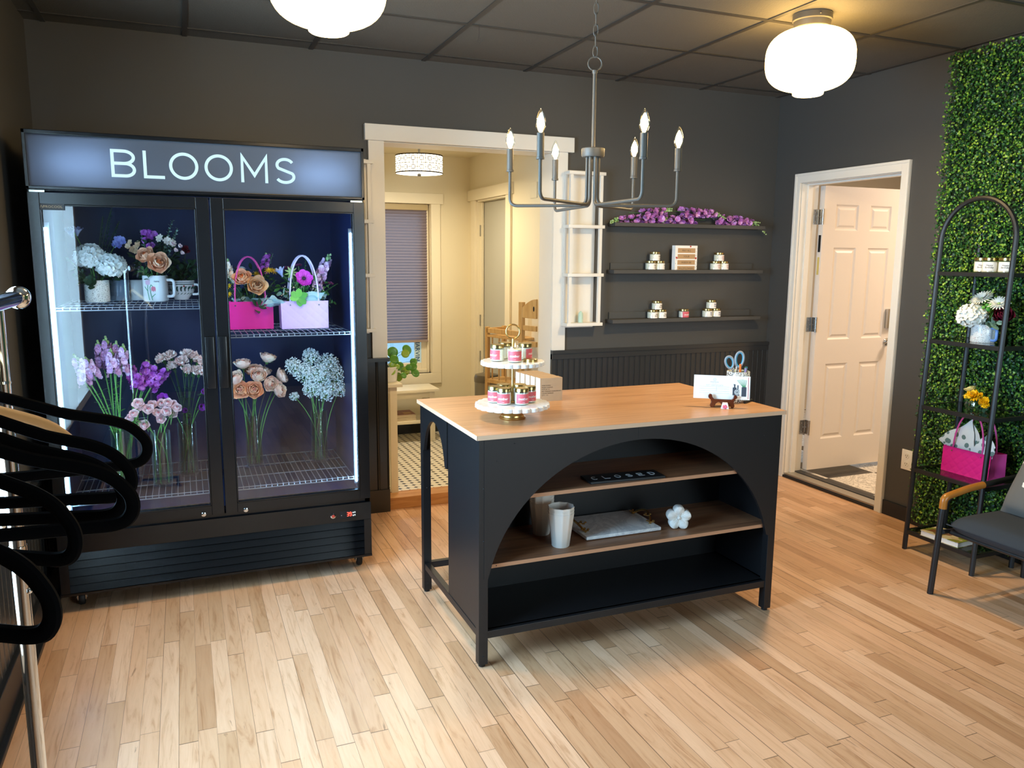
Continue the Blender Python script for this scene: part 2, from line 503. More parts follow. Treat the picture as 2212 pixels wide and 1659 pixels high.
def vase_mat():
    t = NT('vase glass')
    lw = t.n('ShaderNodeLayerWeight'); lw.inputs[0].default_value = 0.5
    p3 = t.math('POWER', lw.outputs['Facing'], 3.0)
    f = t.math('ADD', t.math('MULTIPLY', p3, 0.85), 0.10, clamp=True)
    tr = t.n('ShaderNodeBsdfTransparent'); tr.inputs[0].default_value = (0.93, 0.98, 0.97, 1)
    gl = t.n('ShaderNodeBsdfGlossy'); gl.inputs['Roughness'].default_value = 0.05
    df = t.n('ShaderNodeBsdfTranslucent'); df.inputs[0].default_value = (0.8, 0.92, 0.95, 1)
    m1 = t.n('ShaderNodeMixShader'); m1.inputs[0].default_value = 0.22
    t.l(gl.outputs[0], m1.inputs[1]); t.l(df.outputs[0], m1.inputs[2])
    m2 = t.n('ShaderNodeMixShader')
    t.l(f, m2.inputs[0]); t.l(tr.outputs[0], m2.inputs[1]); t.l(m1.outputs[0], m2.inputs[2])
    t.l(m2.outputs[0], t.out.inputs[0])
    return t.m
M['vase_glass'] = vase_mat()

# ------------------------------------------------------------------ mesh building
ZUP = Vector((0, 0, 1))
def T(x=0, y=0, z=0): return Matrix.Translation((x, y, z))
def RX(a): return Matrix.Rotation(a, 4, 'X')
def RY(a): return Matrix.Rotation(a, 4, 'Y')
def RZ(a): return Matrix.Rotation(a, 4, 'Z')
def toward(v):
    """rotation taking +Z to the direction v"""
    v = Vector(v).normalized()
    return v.to_track_quat('Z', 'Y').to_matrix().to_4x4()

class MB:
    def __init__(self):
        self.v, self.f, self.mi = [], [], []
    def add(self, vs, fs, mi=0, M4=None):
        o = len(self.v)
        if M4 is not None:
            vs = [M4 @ Vector(p) for p in vs]
        self.v.extend([tuple(p) for p in vs])
        for f in fs:
            self.f.append(tuple(o+i for i in f))
            self.mi.append(mi)
        return self
    def box(self, x0, x1, y0, y1, z0, z1, mi=0, M4=None):
        vs = [(x0, y0, z0), (x1, y0, z0), (x1, y1, z0), (x0, y1, z0), (x0, y0, z1), (x1, y0, z1), (x1, y1, z1), (x0, y1, z1)]
        fs = [(0, 3, 2, 1), (4, 5, 6, 7), (0, 1, 5, 4), (1, 2, 6, 5), (2, 3, 7, 6), (3, 0, 4, 7)]
        return self.add(vs, fs, mi, M4)
    def rbox(self, x0, x1, y0, y1, z0, z1, r=0.003, mi=0, M4=None):
        """box with chamfered edges"""
        bm = bmesh.new()
        bmesh.ops.create_cube(bm, size=1.0)
        for v in bm.verts:
            v.co = Vector(((x0+x1)/2+v.co.x*(x1-x0), (y0+y1)/2+v.co.y*(y1-y0), (z0+z1)/2+v.co.z*(z1-z0)))
        r = min(r, 0.45*min(abs(x1-x0), abs(y1-y0), abs(z1-z0)))
        bmesh.ops.bevel(bm, geom=bm.edges[:], offset=r, segments=2, profile=0.7, affect='EDGES')
        bm.verts.index_update()
        self.add([v.co.copy() for v in bm.verts], [[v.index for v in f.verts] for f in bm.faces], mi, M4)
        bm.free()
        return self
    def tube(self, pts, r, n=10, closed=False, mi=0, M4=None, caps=True, flat=None):
        pts = [Vector(p) for p in pts]
        N = len(pts)
        rs = r if isinstance(r, (list, tuple)) else [r]*N
        vs, fs = [], []
        prev = None
        for i, p in enumerate(pts):
            if closed:
                d = pts[(i+1) % N]-pts[(i-1) % N]
            else:
                d = pts[min(i+1, N-1)]-pts[max(i-1, 0)]
            if d.length < 1e-9:
                d = Vector((0, 0, 1))
            d.normalize()
            if prev is None:
                a = Vector((0, 0, 1)) if abs(d.z) < 0.9 else Vector((1, 0, 0))
                u = (a - d*a.dot(d)).normalized()
            else:
                u = (prev - d*prev.dot(d))
                u = u.normalized() if u.length > 1e-6 else d.orthogonal().normalized()
            prev = u
            w = d.cross(u)
            fl = flat or 1.0
            for k in range(n):
                t = 2*pi*k/n
                vs.append(p+u*(cos(t)*rs[i])+w*(sin(t)*rs[i]*fl))
        m = N if closed else N-1
        for i in range(m):
            j = (i+1) % N
            for k in range(n):
                k2 = (k+1) % n
                fs.append((i*n+k, i*n+k2, j*n+k2, j*n+k))
        if caps and not closed:
            fs.append(tuple(range(n-1, -1, -1)))
            fs.append(tuple((N-1)*n+k for k in range(n)))
        return self.add(vs, fs, mi, M4)
    def lathe(self, prof, n=32, mi=0, M4=None, mod=None, closed=False):
        """prof: list of (r, z); r == 0 collapses to a pole"""
        vs, fs, rings = [], [], []
        for (r, z) in prof:
            if r < 1e-7:
                rings.append([len(vs)])
                vs.append((0, 0, z))
            else:
                ring = []
                for k in range(n):
                    t = 2*pi*k/n
                    q = r*(mod(t, r, z) if mod else 1.0)
                    ring.append(len(vs))
                    vs.append((cos(t)*q, sin(t)*q, z))
                rings.append(ring)
        seq = list(zip(rings[:-1], rings[1:]))
        if closed:
            seq.append((rings[-1], rings[0]))
        for a, b in seq:
            if len(a) == 1 and len(b) == 1:
                continue
            for k in range(n):
                k2 = (k+1) % n
                if len(a) == 1:
                    fs.append((a[0], b[k2], b[k]))
                elif len(b) == 1:
                    fs.append((a[k], a[k2], b[0]))
                else:
                    fs.append((a[k], a[k2], b[k2], b[k]))
        return self.add(vs, fs, mi, M4)
    def prism(self, poly, h, mi=0, M4=None):
        """polygon in local XY extruded 0..h along local Z"""
        n = len(poly)
        vs = [(p[0], p[1], 0) for p in poly]+[(p[0], p[1], h) for p in poly]
        fs = [tuple(range(n-1, -1, -1)), tuple(range(n, 2*n))]
        for i in range(n):
            j = (i+1) % n
            fs.append((i, j, n+j, n+i))
        return self.add(vs, fs, mi, M4)
    def ball(self, c, r, seg=12, rings=8, mi=0, M4=None, sc=(1, 1, 1)):
        prof = [(0 if i in (0, rings) else sin(pi*i/rings), -cos(pi*i/rings)) for i in range(rings+1)]
        S4 = T(*c) @ Matrix.Diagonal((r*sc[0], r*sc[1], r*sc[2], 1))
        return self.lathe(prof, seg, mi, (M4 @ S4) if M4 is not None else S4)
    def octa(self, c, r, mi=0, M4=None):
        x, y, z = c
        vs = [(x+r, y, z), (x-r, y, z), (x, y+r, z), (x, y-r, z), (x, y, z+r), (x, y, z-r)]
        fs = [(0, 2, 4), (2, 1, 4), (1, 3, 4), (3, 0, 4), (2, 0, 5), (1, 2, 5), (3, 1, 5), (0, 3, 5)]
        return self.add(vs, fs, mi, M4)
    def grid(self, fn, nu, nv, mi=0, M4=None):
        vs = [fn(i/nu, j/nv) for j in range(nv+1) for i in range(nu+1)]
        fs = []
        for j in range(nv):
            for i in range(nu):
                a = j*(nu+1)+i
                fs.append((a, a+1, a+nu+2, a+nu+1))
        return self.add(vs, fs, mi, M4)
    def leaf(self, base, d, L, W, up=(0, 0, 1), bend=0.25, fold=0.15, mi=0, round_=False, n=6):
        d = Vector(d).normalized()
        u = Vector(up)
        s = d.cross(u)
        if s.length < 1e-4:
            s = d.orthogonal()
        s.normalize()
        nrm = s.cross(d).normalized()
        b = Vector(base)
        def fn(a, t):
            sx = (a-0.5)*2
            w = (sin(pi*min(1, t*0.97+0.015))**(0.55 if round_ else 0.85))*W
            return b+d*(L*t)+s*(sx*w)+nrm*(-bend*L*t*t+abs(sx)*fold*w)
        return self.grid(fn, 2, n, mi)
    def build(self, name, mats, parent=None, smooth=True, bevel=0.0, seg=2, angle=38):
        me = bpy.data.meshes.new(name)
        me.from_pydata(self.v, [], self.f)
        if not isinstance(mats, (list, tuple)):
            mats = [mats]
        for mm in mats:
            me.materials.append(mm)
        if len(mats) > 1:
            me.polygons.foreach_set('material_index', self.mi)
        bm = bmesh.new()
        bm.from_mesh(me)
        bmesh.ops.recalc_face_normals(bm, faces=bm.faces)
        bm.to_mesh(me)
        bm.free()
        if smooth:
            me.polygons.foreach_set('use_smooth', [True]*len(me.polygons))
            try:
                me.set_sharp_from_angle(angle=RAD(angle))
            except Exception:
                pass
        me.update()
        o = bpy.data.objects.new(name, me)
        COL.objects.link(o)
        if parent is not None:
            o.parent = parent
        if bevel:
            md = o.modifiers.new('edge', 'BEVEL')
            md.width = bevel
            md.segments = seg
            md.limit_method = 'ANGLE'
            md.angle_limit = RAD(40)
        return o

def tag(o, label, cat, group=None, kind=None):
    if label: o['label'] = label
    if cat: o['category'] = cat
    if group: o['group'] = group
    if kind: o['kind'] = kind
    return o

def thing(name, label, cat, loc=(0, 0, 0), rot=(0, 0, 0), group=None):
    o = bpy.data.objects.new(name, None)
    o.empty_display_size = 0.05
    COL.objects.link(o)
    o.location = loc
    o.rotation_euler = rot if isinstance(rot, (tuple, list)) else (0, 0, rot)
    return tag(o, label, cat, group)

def dup(root, loc, rot, label, group=None, cat=None):
    r = root.copy()
    COL.objects.link(r)
    r.location = loc
    r.rotation_euler = rot if isinstance(rot, (tuple, list)) else (0, 0, rot)
    r['label'] = label
    if group: r['group'] = group
    kids = [o for o in KIDS.get(root.name, [])]
    KIDS[r.name] = []
    for ch in kids:
        c = ch.copy()
        COL.objects.link(c)
        c.parent = r
        KIDS[r.name].append(c)
        for g in KIDS.get(ch.name, []):
            d = g.copy()
            COL.objects.link(d)
            d.parent = c
    return r
KIDS = {}
_b = MB.build
def _build(self, name, mats, parent=None, **kw):
    o = _b(self, name, mats, parent, **kw)
    if parent is not None:
        KIDS.setdefault(parent.name, []).append(o)
    return o
MB.build = _build

def structure(o):
    o['kind'] = 'structure'
    return o

_txt = {}
def text2d(s, size=1.0, bold=0.0, space=1.0):
    """(verts, faces) of a flat text, centred at the origin in XY"""
    key = (s, bold, space)
    if key not in _txt:
        cu = bpy.data.curves.new('t', 'FONT')
        cu.body = s
        cu.size = 1.0
        cu.align_x = 'CENTER'
        cu.align_y = 'CENTER'
        cu.offset = bold
        cu.space_character = space
        cu.resolution_u = 3
        ob = bpy.data.objects.new('t', cu)
        COL.objects.link(ob)
        dg = bpy.context.evaluated_depsgraph_get()
        me = bpy.data.meshes.new_from_object(ob.evaluated_get(dg))
        vs = [tuple(v.co) for v in me.vertices]
        fs = [tuple(p.vertices) for p in me.polygons]
        bpy.data.objects.remove(ob)
        bpy.data.curves.remove(cu)
        bpy.data.meshes.remove(me)
        if vs:
            cx = (min(v[0] for v in vs)+max(v[0] for v in vs))/2
            cyy = (min(v[1] for v in vs)+max(v[1] for v in vs))/2
            vs = [(v[0]-cx, v[1]-cyy, 0) for v in vs]
        _txt[key] = (vs, fs)
    vs, fs = _txt[key]
    return [(v[0]*size, v[1]*size, 0) for v in vs], fs
def textw(s, bold=0.0, space=1.0):
    vs, fs = text2d(s, 1.0, bold, space)
    return max(v[0] for v in vs)-min(v[0] for v in vs)

# local text frame: X right, Y up, Z toward the reader
def FACE_NY(x, y, z):   # reads from -Y
    return T(x, y, z) @ RX(pi/2)
def FACE_NX(x, y, z):   # reads from -X
    return T(x, y, z) @ RZ(-pi/2) @ RX(pi/2)

def cyl_wrap(mb, vs, fs, r, a0, z, mi):
    """wrap flat XY shape round a cylinder; angle a0 faces outwards"""
    out = []
    for v in vs:
        a = a0+v[0]/r
        out.append((cos(a)*r, sin(a)*r, z+v[1]))
    mb.add(out, fs, mi)

# ------------------------------------------------------------------ flowers (all in local frames, +Z is the bloom axis)
def petal(mb, M4, az, r0, z0, L, W, a0, a1, cup=0.2, ruf=0.0, mi=0, n=4, m=4, ph=0.0, blunt=0.6):
    """petal starting at radius r0, rising at angle a0 (radians above horizontal) and ending at a1"""
    pts = []
    r, z = r0, z0
    for j in range(n+1):
        pts.append((r, z))
        a = a0+(a1-a0)*(j/n)
        r += cos(a)*L/n
        z += sin(a)*L/n
    def fn(u, t):
        j = min(n, int(round(t*n)))
        rr, zz = pts[j]
        s = (u-0.5)*2
        w = W*max(0.02, sin(pi*min(1.0, 0.14+t*0.78))**blunt)*(0.35+0.65*min(1, t*2.2))
        a = a0+(a1-a0)*t
        lift = cup*s*s*W
        rr2 = rr-sin(a)*lift*(-1)*-1
        zz2 = zz+cos(a)*lift+ruf*W*t*sin(s*7+ph+t*3)
        x, y = rr2, s*w
        return (x*cos(az)-y*sin(az), x*sin(az)+y*cos(az), zz2)
    mb.grid(fn, m, n, mi, M4)

def rose(mb, M4, R=0.03, mo=0, mi_=1, rng=RNG, open_=0.6):
    q = 1-open_
    petal_sets = [(3, 0.12, 1.35, 2.3, 1.15, 0.46, mi_), (3, 0.28, 1.25, 2.15, 1.2, 0.56, mi_), (4, 0.44, 1.15, 1.95+.2*q, 1.22, 0.62, mo), (4, 0.58, 1.0, 1.7+.3*q, 1.22, 0.68, mo), (5, 0.70, 0.85, 1.2+.5*q, 1.22, 0.72, mo), (5, 0.74, 0.7, 0.55+.8*q, 1.22, 0.76, mo)]
    off = rng.random()*6
    for (n, r, a0, a1, L, W, mm) in petal_sets:
        off += 0.7
        for k in range(n):
            az = off+2*pi*k/n+rng.uniform(-.12, .12)
            petal(mb, M4, az, r*R*0.55, (-0.35+0.0*r)*R, L*R*rng.uniform(.94, 1.06), W*R, a0, a1*rng.uniform(.95, 1.05), 0.32, 0.05, mm, 6, 4, rng.random()*6)

def sepal(mb, M4, R, mi):
    for k in range(5):
        petal(mb, M4, 2*pi*k/5, 0.06*R, -0.45*R, 0.8*R, 0.16*R, 0.2, 0.6, 0.2, 0, mi, 3, 2)
    mb.ball((0, 0, -0.45*R), 0.22*R, 8, 6, mi, M4)

def carnation(mb, M4, R=0.024, mi=0, rng=RNG, green=1):
    for ring, (n, a, L, W) in enumerate(((7, 0.12, 0.95, 0.5), (7, 0.5, 0.95, 0.48), (6, 0.9, 0.9, 0.45), (5, 1.25, 0.85, 0.4))):
        for k in range(n):
            petal(mb, M4, rng.random()*6.28, 0.03*R, 0, L*R*rng.uniform(.85, 1.1), W*R, a+0.25, a-0.1, 0.15, 0.42, mi, 4, 5, rng.random()*6, 0.35)
    mb.lathe([(0.0, -1.0*R), (0.16*R, -0.95*R), (0.26*R, -0.3*R), (0.32*R, 0.05*R)], 8, green, M4)

def floret(mb, M4, R, n=4, mi=0, rng=RNG, a=0.15, W=0.5):
    o = rng.random()*6
    for k in range(n):
        petal(mb, M4, o+2*pi*k/n, 0.02*R, 0, R*rng.uniform(.9, 1.1), W*R, a+0.3, a-0.15, 0.25, 0.08, mi, 3, 2, rng.random()*6, 0.45)

def daisy(mb, M4, R, n=26, mi=0, ci=1, rng=RNG):
    for ring in range(3):
        for k in range(n):
            az = 2*pi*k/n+ring*0.13
            petal(mb, M4, az, 0.1*R, 0.02*R*ring, R*(1-0.22*ring)*rng.uniform(.9, 1.05), 0.085*R, 0.25+ring*0.3, -0.05+ring*0.25, 0.2, 0, mi, 3, 2)
    mb.ball((0, 0, 0.05*R), 0.16*R, 8, 6, ci, M4)

def cupflower(mb, M4, R, n=7, mi=0, ci=1, rng=RNG, openness=0.5):
    for ring in range(2):
        for k in range(n):
            petal(mb, M4, 2*pi*k/n+ring*0.45, 0.1*R, 0, R*(1.0-0.12*ring)*rng.uniform(.92, 1.06), 0.46*R, 0.2+0.9*(1-openness), 0.45+0.9*(1-openness), 0.3, 0.08, mi, 4, 4, rng.random()*6, 0.45)
    mb.ball((0, 0, 0.12*R), 0.24*R, 12, 8, ci, M4, (1, 1, 0.7))
    for k in range(16):
        a = 2*pi*k/16
        mb.tube([M4 @ Vector((0.14*R*cos(a), 0.14*R*sin(a), 0.1*R)), M4 @ Vector((0.38*R*cos(a), 0.38*R*sin(a), 0.24*R))], 0.018*R, 4, mi=ci)

def hydrangea(mb, c, R, mi=0, rng=RNG, n=60, sq=(1, 1, .82)):
    g = 2.399963
    for i in range(n):
        z = 1-1.75*(i+0.5)/n
        r = math.sqrt(max(0, 1-z*z))
        d = Vector((cos(i*g)*r, sin(i*g)*r, z))
        p = Vector((c[0]+d.x*R*sq[0]*0.86, c[1]+d.y*R*sq[1]*0.86, c[2]+d.z*R*sq[2]*0.86))
        M4 = T(*p) @ toward(d+Vector((rng.uniform(-.3, .3), rng.uniform(-.3, .3), rng.uniform(-.2, .3))))
        floret(mb, M4, R*0.38*rng.uniform(.85, 1.15), 4, mi, rng, 0.2, 0.52)
    mb.ball(c, R*0.78, 12, 8, mi, None, sq)

def spike(mb_f, mb_b, base, tip, R, n, rng=RNG, fm=0, bm_=0, bud_frac=0.3, style='snap'):
    """flower spike from base to tip: florets low, buds at the tip"""
    base, tip = Vector(base), Vector(tip)
    ax = (tip-base)
    for i in range(n):
        t = (i+0.5)/n
        az = i*2.4+rng.uniform(-.3, .3)
        o = ax.orthogonal().normalized()
        d = Matrix.Rotation(az, 3, ax.normalized()) @ o
        p = base+ax*t
        if t > 1-bud_frac:
            s = R*0.34*(1.15-t)*1.6+0.0022
            q = p+d*s*0.9
            mb_b.ball(q, s, 7, 5, bm_, None, (1, 1, 1.25))
        else:
            s = R*(1.0-0.35*t)
            q = p+d*s*0.35
            M4 = T(*q) @ toward(d+ax.normalized()*0.15)
            if style == 'snap':
                # two-lipped bell
                petal(mb_f, M4, 0.0+pi/2, 0.1*s, 0, 0.95*s, 0.5*s, 1.0, 0.1, 0.3, 0.12, fm, 4, 3, rng.random()*6)
                petal(mb_f, M4, pi+pi/2, 0.1*s, 0, 0.95*s, 0.6*s, 1.0, -0.4, 0.3, 0.12, fm, 4, 3, rng.random()*6)
                petal(mb_f, M4, 0.2, 0.1*s, 0, 0.7*s, 0.4*s, 1.1, 0.2, 0.3, 0.1, fm, 3, 2, rng.random()*6)
                petal(mb_f, M4, pi-0.2, 0.1*s, 0, 0.7*s, 0.4*s, 1.1, 0.2, 0.3, 0.1, fm, 3, 2, rng.random()*6)
                mb_f.ball((0, 0, 0.12*s), 0.3*s, 7, 5, fm, M4, (1, 1, 1.3))
            else:
                for kk in range(2):
                    M5 = M4 @ RZ(rng.random()*6) @ RX(rng.uniform(-.4, .4)) @ T(0, 0, 0.1*s*kk)
                    for k in range(5):
                        petal(mb_f, M5, 2*pi*k/5, 0.03*s, 0, 0.62*s, 0.36*s, 0.75, -0.05, 0.2, 0.3, fm, 3, 3, rng.random()*6, 0.4)

def bez(p0, p1, p2, n=8):
    p0, p1, p2 = Vector(p0), Vector(p1), Vector(p2)
    return [p0*(1-t)**2+p1*2*t*(1-t)+p2*t*t for t in [i/n for i in range(n+1)]]

def round_path(pts, r, n=6):
    """polyline with rounded corners"""
    pts = [Vector(p) for p in pts]
    out = [pts[0]]
    for i in range(1, len(pts)-1):
        a, b, c = pts[i-1], pts[i], pts[i+1]
        d1, d2 = (a-b), (c-b)
        q = min(r, d1.length*0.49, d2.length*0.49)
        out += bez(b+d1.normalized()*q, b, b+d2.normalized()*q, n)
    out.append(pts[-1])
    return out

def sprig(mb, base, tip, n, L, W, mi, sm=None, rng=RNG, round_=True, r=0.0012):
    """leafy twig"""
    base, tip = Vector(base), Vector(tip)
    mid = (base+tip)/2+Vector((rng.uniform(-.01, .01), rng.uniform(-.01, .01), 0.01))
    path = bez(base, mid, tip, 8)
    mb.tube(path, r, 5, mi=mi if sm is None else sm)
    for i in range(n):
        t = 0.25+0.75*(i+0.5)/n
        j = min(7, int(t*8))
        p = path[j].lerp(path[j+1], t*8-j)
        ax = (path[j+1]-path[j]).normalized()
        o = ax.orthogonal().normalized()
        d = Matrix.Rotation(i*2.4+rng.random(), 3, ax) @ o
        mb.leaf(p, d+ax*0.6, L*rng.uniform(.7, 1.15)*(1.1-0.4*t), W*rng.uniform(.8, 1.1)*(1.1-0.4*t), ax, 0.1, 0.15, mi, round_, 5)

# ================================================================== ROOM SHELL
XL, XR, YB, ZC, YF = -0.64, 3.897, 4.598, 2.642, -2.2
structure(MB().box(XL-0.2, 4.03, YF-0.2, YB+0.07, -0.06, 0.0).build('floor', M['floor'], smooth=False))
ceil_o = structure(MB().box(XL-0.2, 4.03, YF-0.2, YB+0.2, ZC, ZC+0.08).build('ceiling', M['ceil'], smooth=False))
g = MB()
gx = [-0.56+0.632*k for k in range(8)]
gy = [3.815+0.632*k for k in range(1, -10, -1)]
for x in gx:
    if XL < x < XR:
        g.box(x-0.012, x+0.012, YF, YB, ZC-0.005, ZC)
for y in gy:
    if YF < y < YB:
        g.box(XL, XR, y-0.012, y+0.012, ZC-0.0045, ZC)
g.build('grid_bar', M['tbar'], ceil_o, smooth=False)

# back wall with the opening to the hall
w = MB()
w.box(XL-0.2, 1.0915, YB, YB+0.062, 0, ZC)
w.box(2.1667, 4.03, YB, YB+0.18, 0, ZC)
w.box(1.0915, 2.1667, YB, YB+0.18, 2.18, ZC)
structure(w.build('wall_back', M['wall'], smooth=False))
# left wall with a window
WY0, WY1, WZ0, WZ1 = 1.55, 3.25, 0.62, 2.15
w = MB()
w.box(XL-0.16, XL, YF-0.2, WY0, 0, ZC).box(XL-0.16, XL, WY1, YB, 0, ZC)
w.box(XL-0.16, XL, WY0, WY1, 0, WZ0).box(XL-0.16, XL, WY0, WY1, WZ1, ZC)
structure(w.build('wall_left', M['wall'], smooth=False))
# right wall with the doorway
DY0, DY1, DZ = 3.508, 4.332, 2.042
w = MB()
w.box(XR, XR+0.133, YF-0.2, DY0, 0, ZC).box(XR, XR+0.133, DY1, YB, 0, ZC).box(XR, XR+0.133, DY0, DY1, DZ, ZC)
structure(w.build('wall_right', M['wall'], smooth=False))
# front wall (behind the camera) with two shop windows
w = MB()
FX = [(2.0, 3.75)]
w.box(XL-0.16, FX[0][0], YF-0.16, YF, 0, ZC).box(FX[0][1], 4.03, YF-0.16, YF, 0, ZC)
w.box(FX[0][0], FX[0][1], YF-0.16, YF, 0, 0.55)
w.box(FX[0][0], FX[0][1], YF-0.16, YF, 2.35, ZC)
structure(w.build('wall_front', M['wall'], smooth=False))
def window_frame(name, mb, glass):
    o = structure(mb.build(name, M['white_trim'], smooth=False, bevel=0.002))
    glass.build('pane', M['glass'], o, smooth=False)
    return o
for k, (a, b) in enumerate(FX):
    f = MB()
    for (u, v) in ((a, a+0.06), (b-0.06, b)):
        f.box(u, v, YF-0.1, YF+0.015, 0.55, 2.35)
    f.box(a, b, YF-0.1, YF+0.015, 0.55, 0.62).box(a, b, YF-0.1, YF+0.015, 2.28, 2.35)
    window_frame('window_%d' % (k+2), f, MB().box(a+0.06, b-0.06, YF-0.06, YF-0.055, 0.62, 2.28))
f = MB()
f.box(XL-0.12, XL+0.02, WY0, WY0+0.07, WZ0, WZ1).box(XL-0.12, XL+0.02, WY1-0.07, WY1, WZ0, WZ1)
f.box(XL-0.12, XL+0.02, WY0, WY1, WZ1-0.07, WZ1).box(XL-0.12, XL+0.04, WY0, WY1, WZ0, WZ0+0.05)
f.box(XL-0.1, XL, (WY0+WY1)/2-0.03, (WY0+WY1)/2+0.03, WZ0, WZ1)
window_frame('window_1', f, MB().box(XL-0.07, XL-0.065, WY0+0.07, WY1-0.07, WZ0+0.05, WZ1-0.07))
def curtain(y0, y1, label):
    c = MB()
    def fn(u, v):
        y = y0+(y1-y0)*u
        return (XL+0.045+0.014*sin(u*34)+0.006*sin(u*71+v*2), y, 0.66+(WZ1+0.05-0.66)*v)
    c.grid(fn, 60, 6)
    o = c.build('curtain', M['curtain'])
    tag(o, label, 'curtain', 'sheer curtains at the left window')
curtain(2.80, 3.12, 'sheer pale curtain at far side of left window, nearest the fridge')

# wainscot and trim
def beadboard(mb, x0, x1, y, z0, z1, pitch, axis='x', depth=0.004):
    """boards with a rounded groove pair; face at y, proud side toward -y"""
    n = int((x1-x0)/pitch)
    prof = []
    for k in range(n+1):
        a = x0+k*pitch
        for (u, d) in ((0, 0), (0.72, 0), (0.76, depth), (0.80, depth*0.2), (0.88, -depth*0.25), (0.95, depth*0.2), (0.99, depth)):
            x = a+u*pitch
            if x <= x1:
                prof.append((x, d))
    prof.append((x1, 0))
    vs, fs = [], []
    for (x, d) in prof:
        p = (x, y+d) if axis == 'x' else (y-d, x)
        vs += [(p[0], p[1], z0), (p[0], p[1], z1)]
    for i in range(len(prof)-1):
        fs.append((2*i, 2*i+2, 2*i+3, 2*i+1))
    mb.add(vs, fs)
t = MB()
beadboard(t, 2.1667, XR, YB-0.022, 0.0, 0.93, 0.0412)
t.box(2.1667, 2.1690, YB-0.02, YB+0.06, 0, 0.92)
t.box(2.1667, XR, YB-0.034, YB, 0.922, 0.944)
t.box(2.1667, XR, YB-0.028, YB, 0.886, 0.922)
t.box(2.1667, XR, YB-0.032, YB, 0.0, 0.14)
structure(t.build('trim_1', M['wains'], smooth=False))
t = MB()
beadboard(t, XL, 1.0915, YB-0.022, 0.0, 0.93, 0.062)
t.box(1.0890, 1.0915, YB-0.02, YB+0.06, 0, 0.92)
t.box(XL, 1.098, YB-0.05, YB, 0.922, 0.944)
t.box(XL, 1.0915, YB-0.032, YB, 0.0, 0.14)
structure(t.build('trim_2', M['wains'], smooth=False))
t = MB()
beadboard(t, YF, YB, XL+0.018, 0.14, 0.56, 0.062, 'y')
t.box(XL, XL+0.03, YF, YB, 0.56, 0.585)
structure(t.build('trim_3', M['wains'], smooth=False))
structure(MB().box(XL, XL+0.035, YF, YB, 0, 0.145).box(XL, XL+0.055, YF, YB, 0, 0.02).build('baseboard_left', M['black_base'], smooth=False, bevel=0.003))
b = MB()
b.box(XR-0.014, XR, YF, DY0-0.056, 0, 0.09)
structure(b.build('baseboard_right', M['black_base'], smooth=False, bevel=0.003))

# white casing round the hall opening
t = MB()
t.box(0.983, 2.294, YB-0.034, YB, 2.1805, 2.269)
t.box(1.004, 1.0935, YB-0.02, YB, 0.944, 2.1805)
t.box(2.1645, 2.258, YB-0.02, YB, 0.944, 2.1805)
t.box(1.0915, 1.0945, YB, YB+0.062, 0.075, 2.176)
t.box(2.1637, 2.1667, YB-0.0, YB+0.19, 0.075, 2.176)
t.box(1.0915, 2.1667, YB, YB+0.19, 2.176, 2.18)
structure(t.build('trim_4', M['white_trim'], smooth=False, bevel=0.0015))
structure(MB().rbox(1.0915, 2.1667, YB-0.004, YB+0.13, 0.0, 0.074, 0.004).build('trim_5', M['sill_wood'], smooth=False))

# ================================================================== HALL BEHIND THE OPENING
HY, HX, HC, HF = 6.33, 2.225, 2.335, 0.07
structure(MB().box(0.2, HX+0.3, YB+0.062, HY+0.1, HF-0.05, HF-0.0005).build('floor_hall', M['hall_tile'], smooth=False))
structure(MB().box(0.2, HX+0.3, YB+0.18, HY+0.1, HC, HC+0.05).build('ceiling_hall', M['cream'], smooth=False))
hw = MB()
WX0, WX1, HWZ0, HWZ1 = 1.12, 1.885, 0.572, 1.955
hw.box(0.2, WX0, HY, HY+0.12, HF, HC).box(WX1, HX+0.1, HY, HY+0.12, HF, HC)
hw.box(WX0, WX1, HY, HY+0.12, HF, HWZ0).box(WX0, WX1, HY, HY+0.12, HWZ1, HC)
structure(hw.build('wall_hall_back', M['cream'], smooth=False))
structure(MB().box(0.1, 0.2, YB+0.062, HY+0.1, HF, HC).box(0.2, 1.0915, YB+0.063, YB+0.07, HF, HC).build('wall_hall_left', M['cream'], smooth=False))
# right hall wall with a door recess
HDY0, HDY1, HDZ = 5.50, 6.16, 1.985
hw = MB()
hw.box(HX, HX+0.11, YB+0.18, HDY0, HF, HC).box(HX, HX+0.11, HDY1, HY, HF, HC).box(HX, HX+0.11, HDY0, HDY1, HDZ, HC)
hw.box(2.1667, HX, YB+0.18, YB+0.19, HF, HC)
structure(hw.build('wall_hall_right', M['cream'], smooth=False))
t = MB()
t.box(HX-0.018, HX, HDY1, HDY1+0.095, HF, HDZ).box(HX-0.018, HX, HDY0-0.095, HDY0, HF, HDZ)
t.box(HX-0.024, HX, HDY0-0.12, HY-0.005, HDZ, HDZ+0.085)
t.box(HX, HX+0.11, HDY1-0.012, HDY1, HF, HDZ).box(HX, HX+0.11, HDY0, HDY0+0.012, HF, HDZ).box(HX, HX+0.11, HDY0, HDY1, HDZ-0.012, HDZ)
t.box(HX+0.03, HX+0.05, HDY1-0.03, HDY1-0.012, HF, HDZ)
structure(t.build('trim_6', M['hall_trim'], smooth=False, bevel=0.0015))
d = structure(MB().box(HX+0.055, HX+0.095, HDY0+0.014, HDY1-0.016, HF+0.005, HDZ-0.014).build('door_2', mat('grey door paint', '#b9b8ac', 0.5), smooth=False, bevel=0.002))
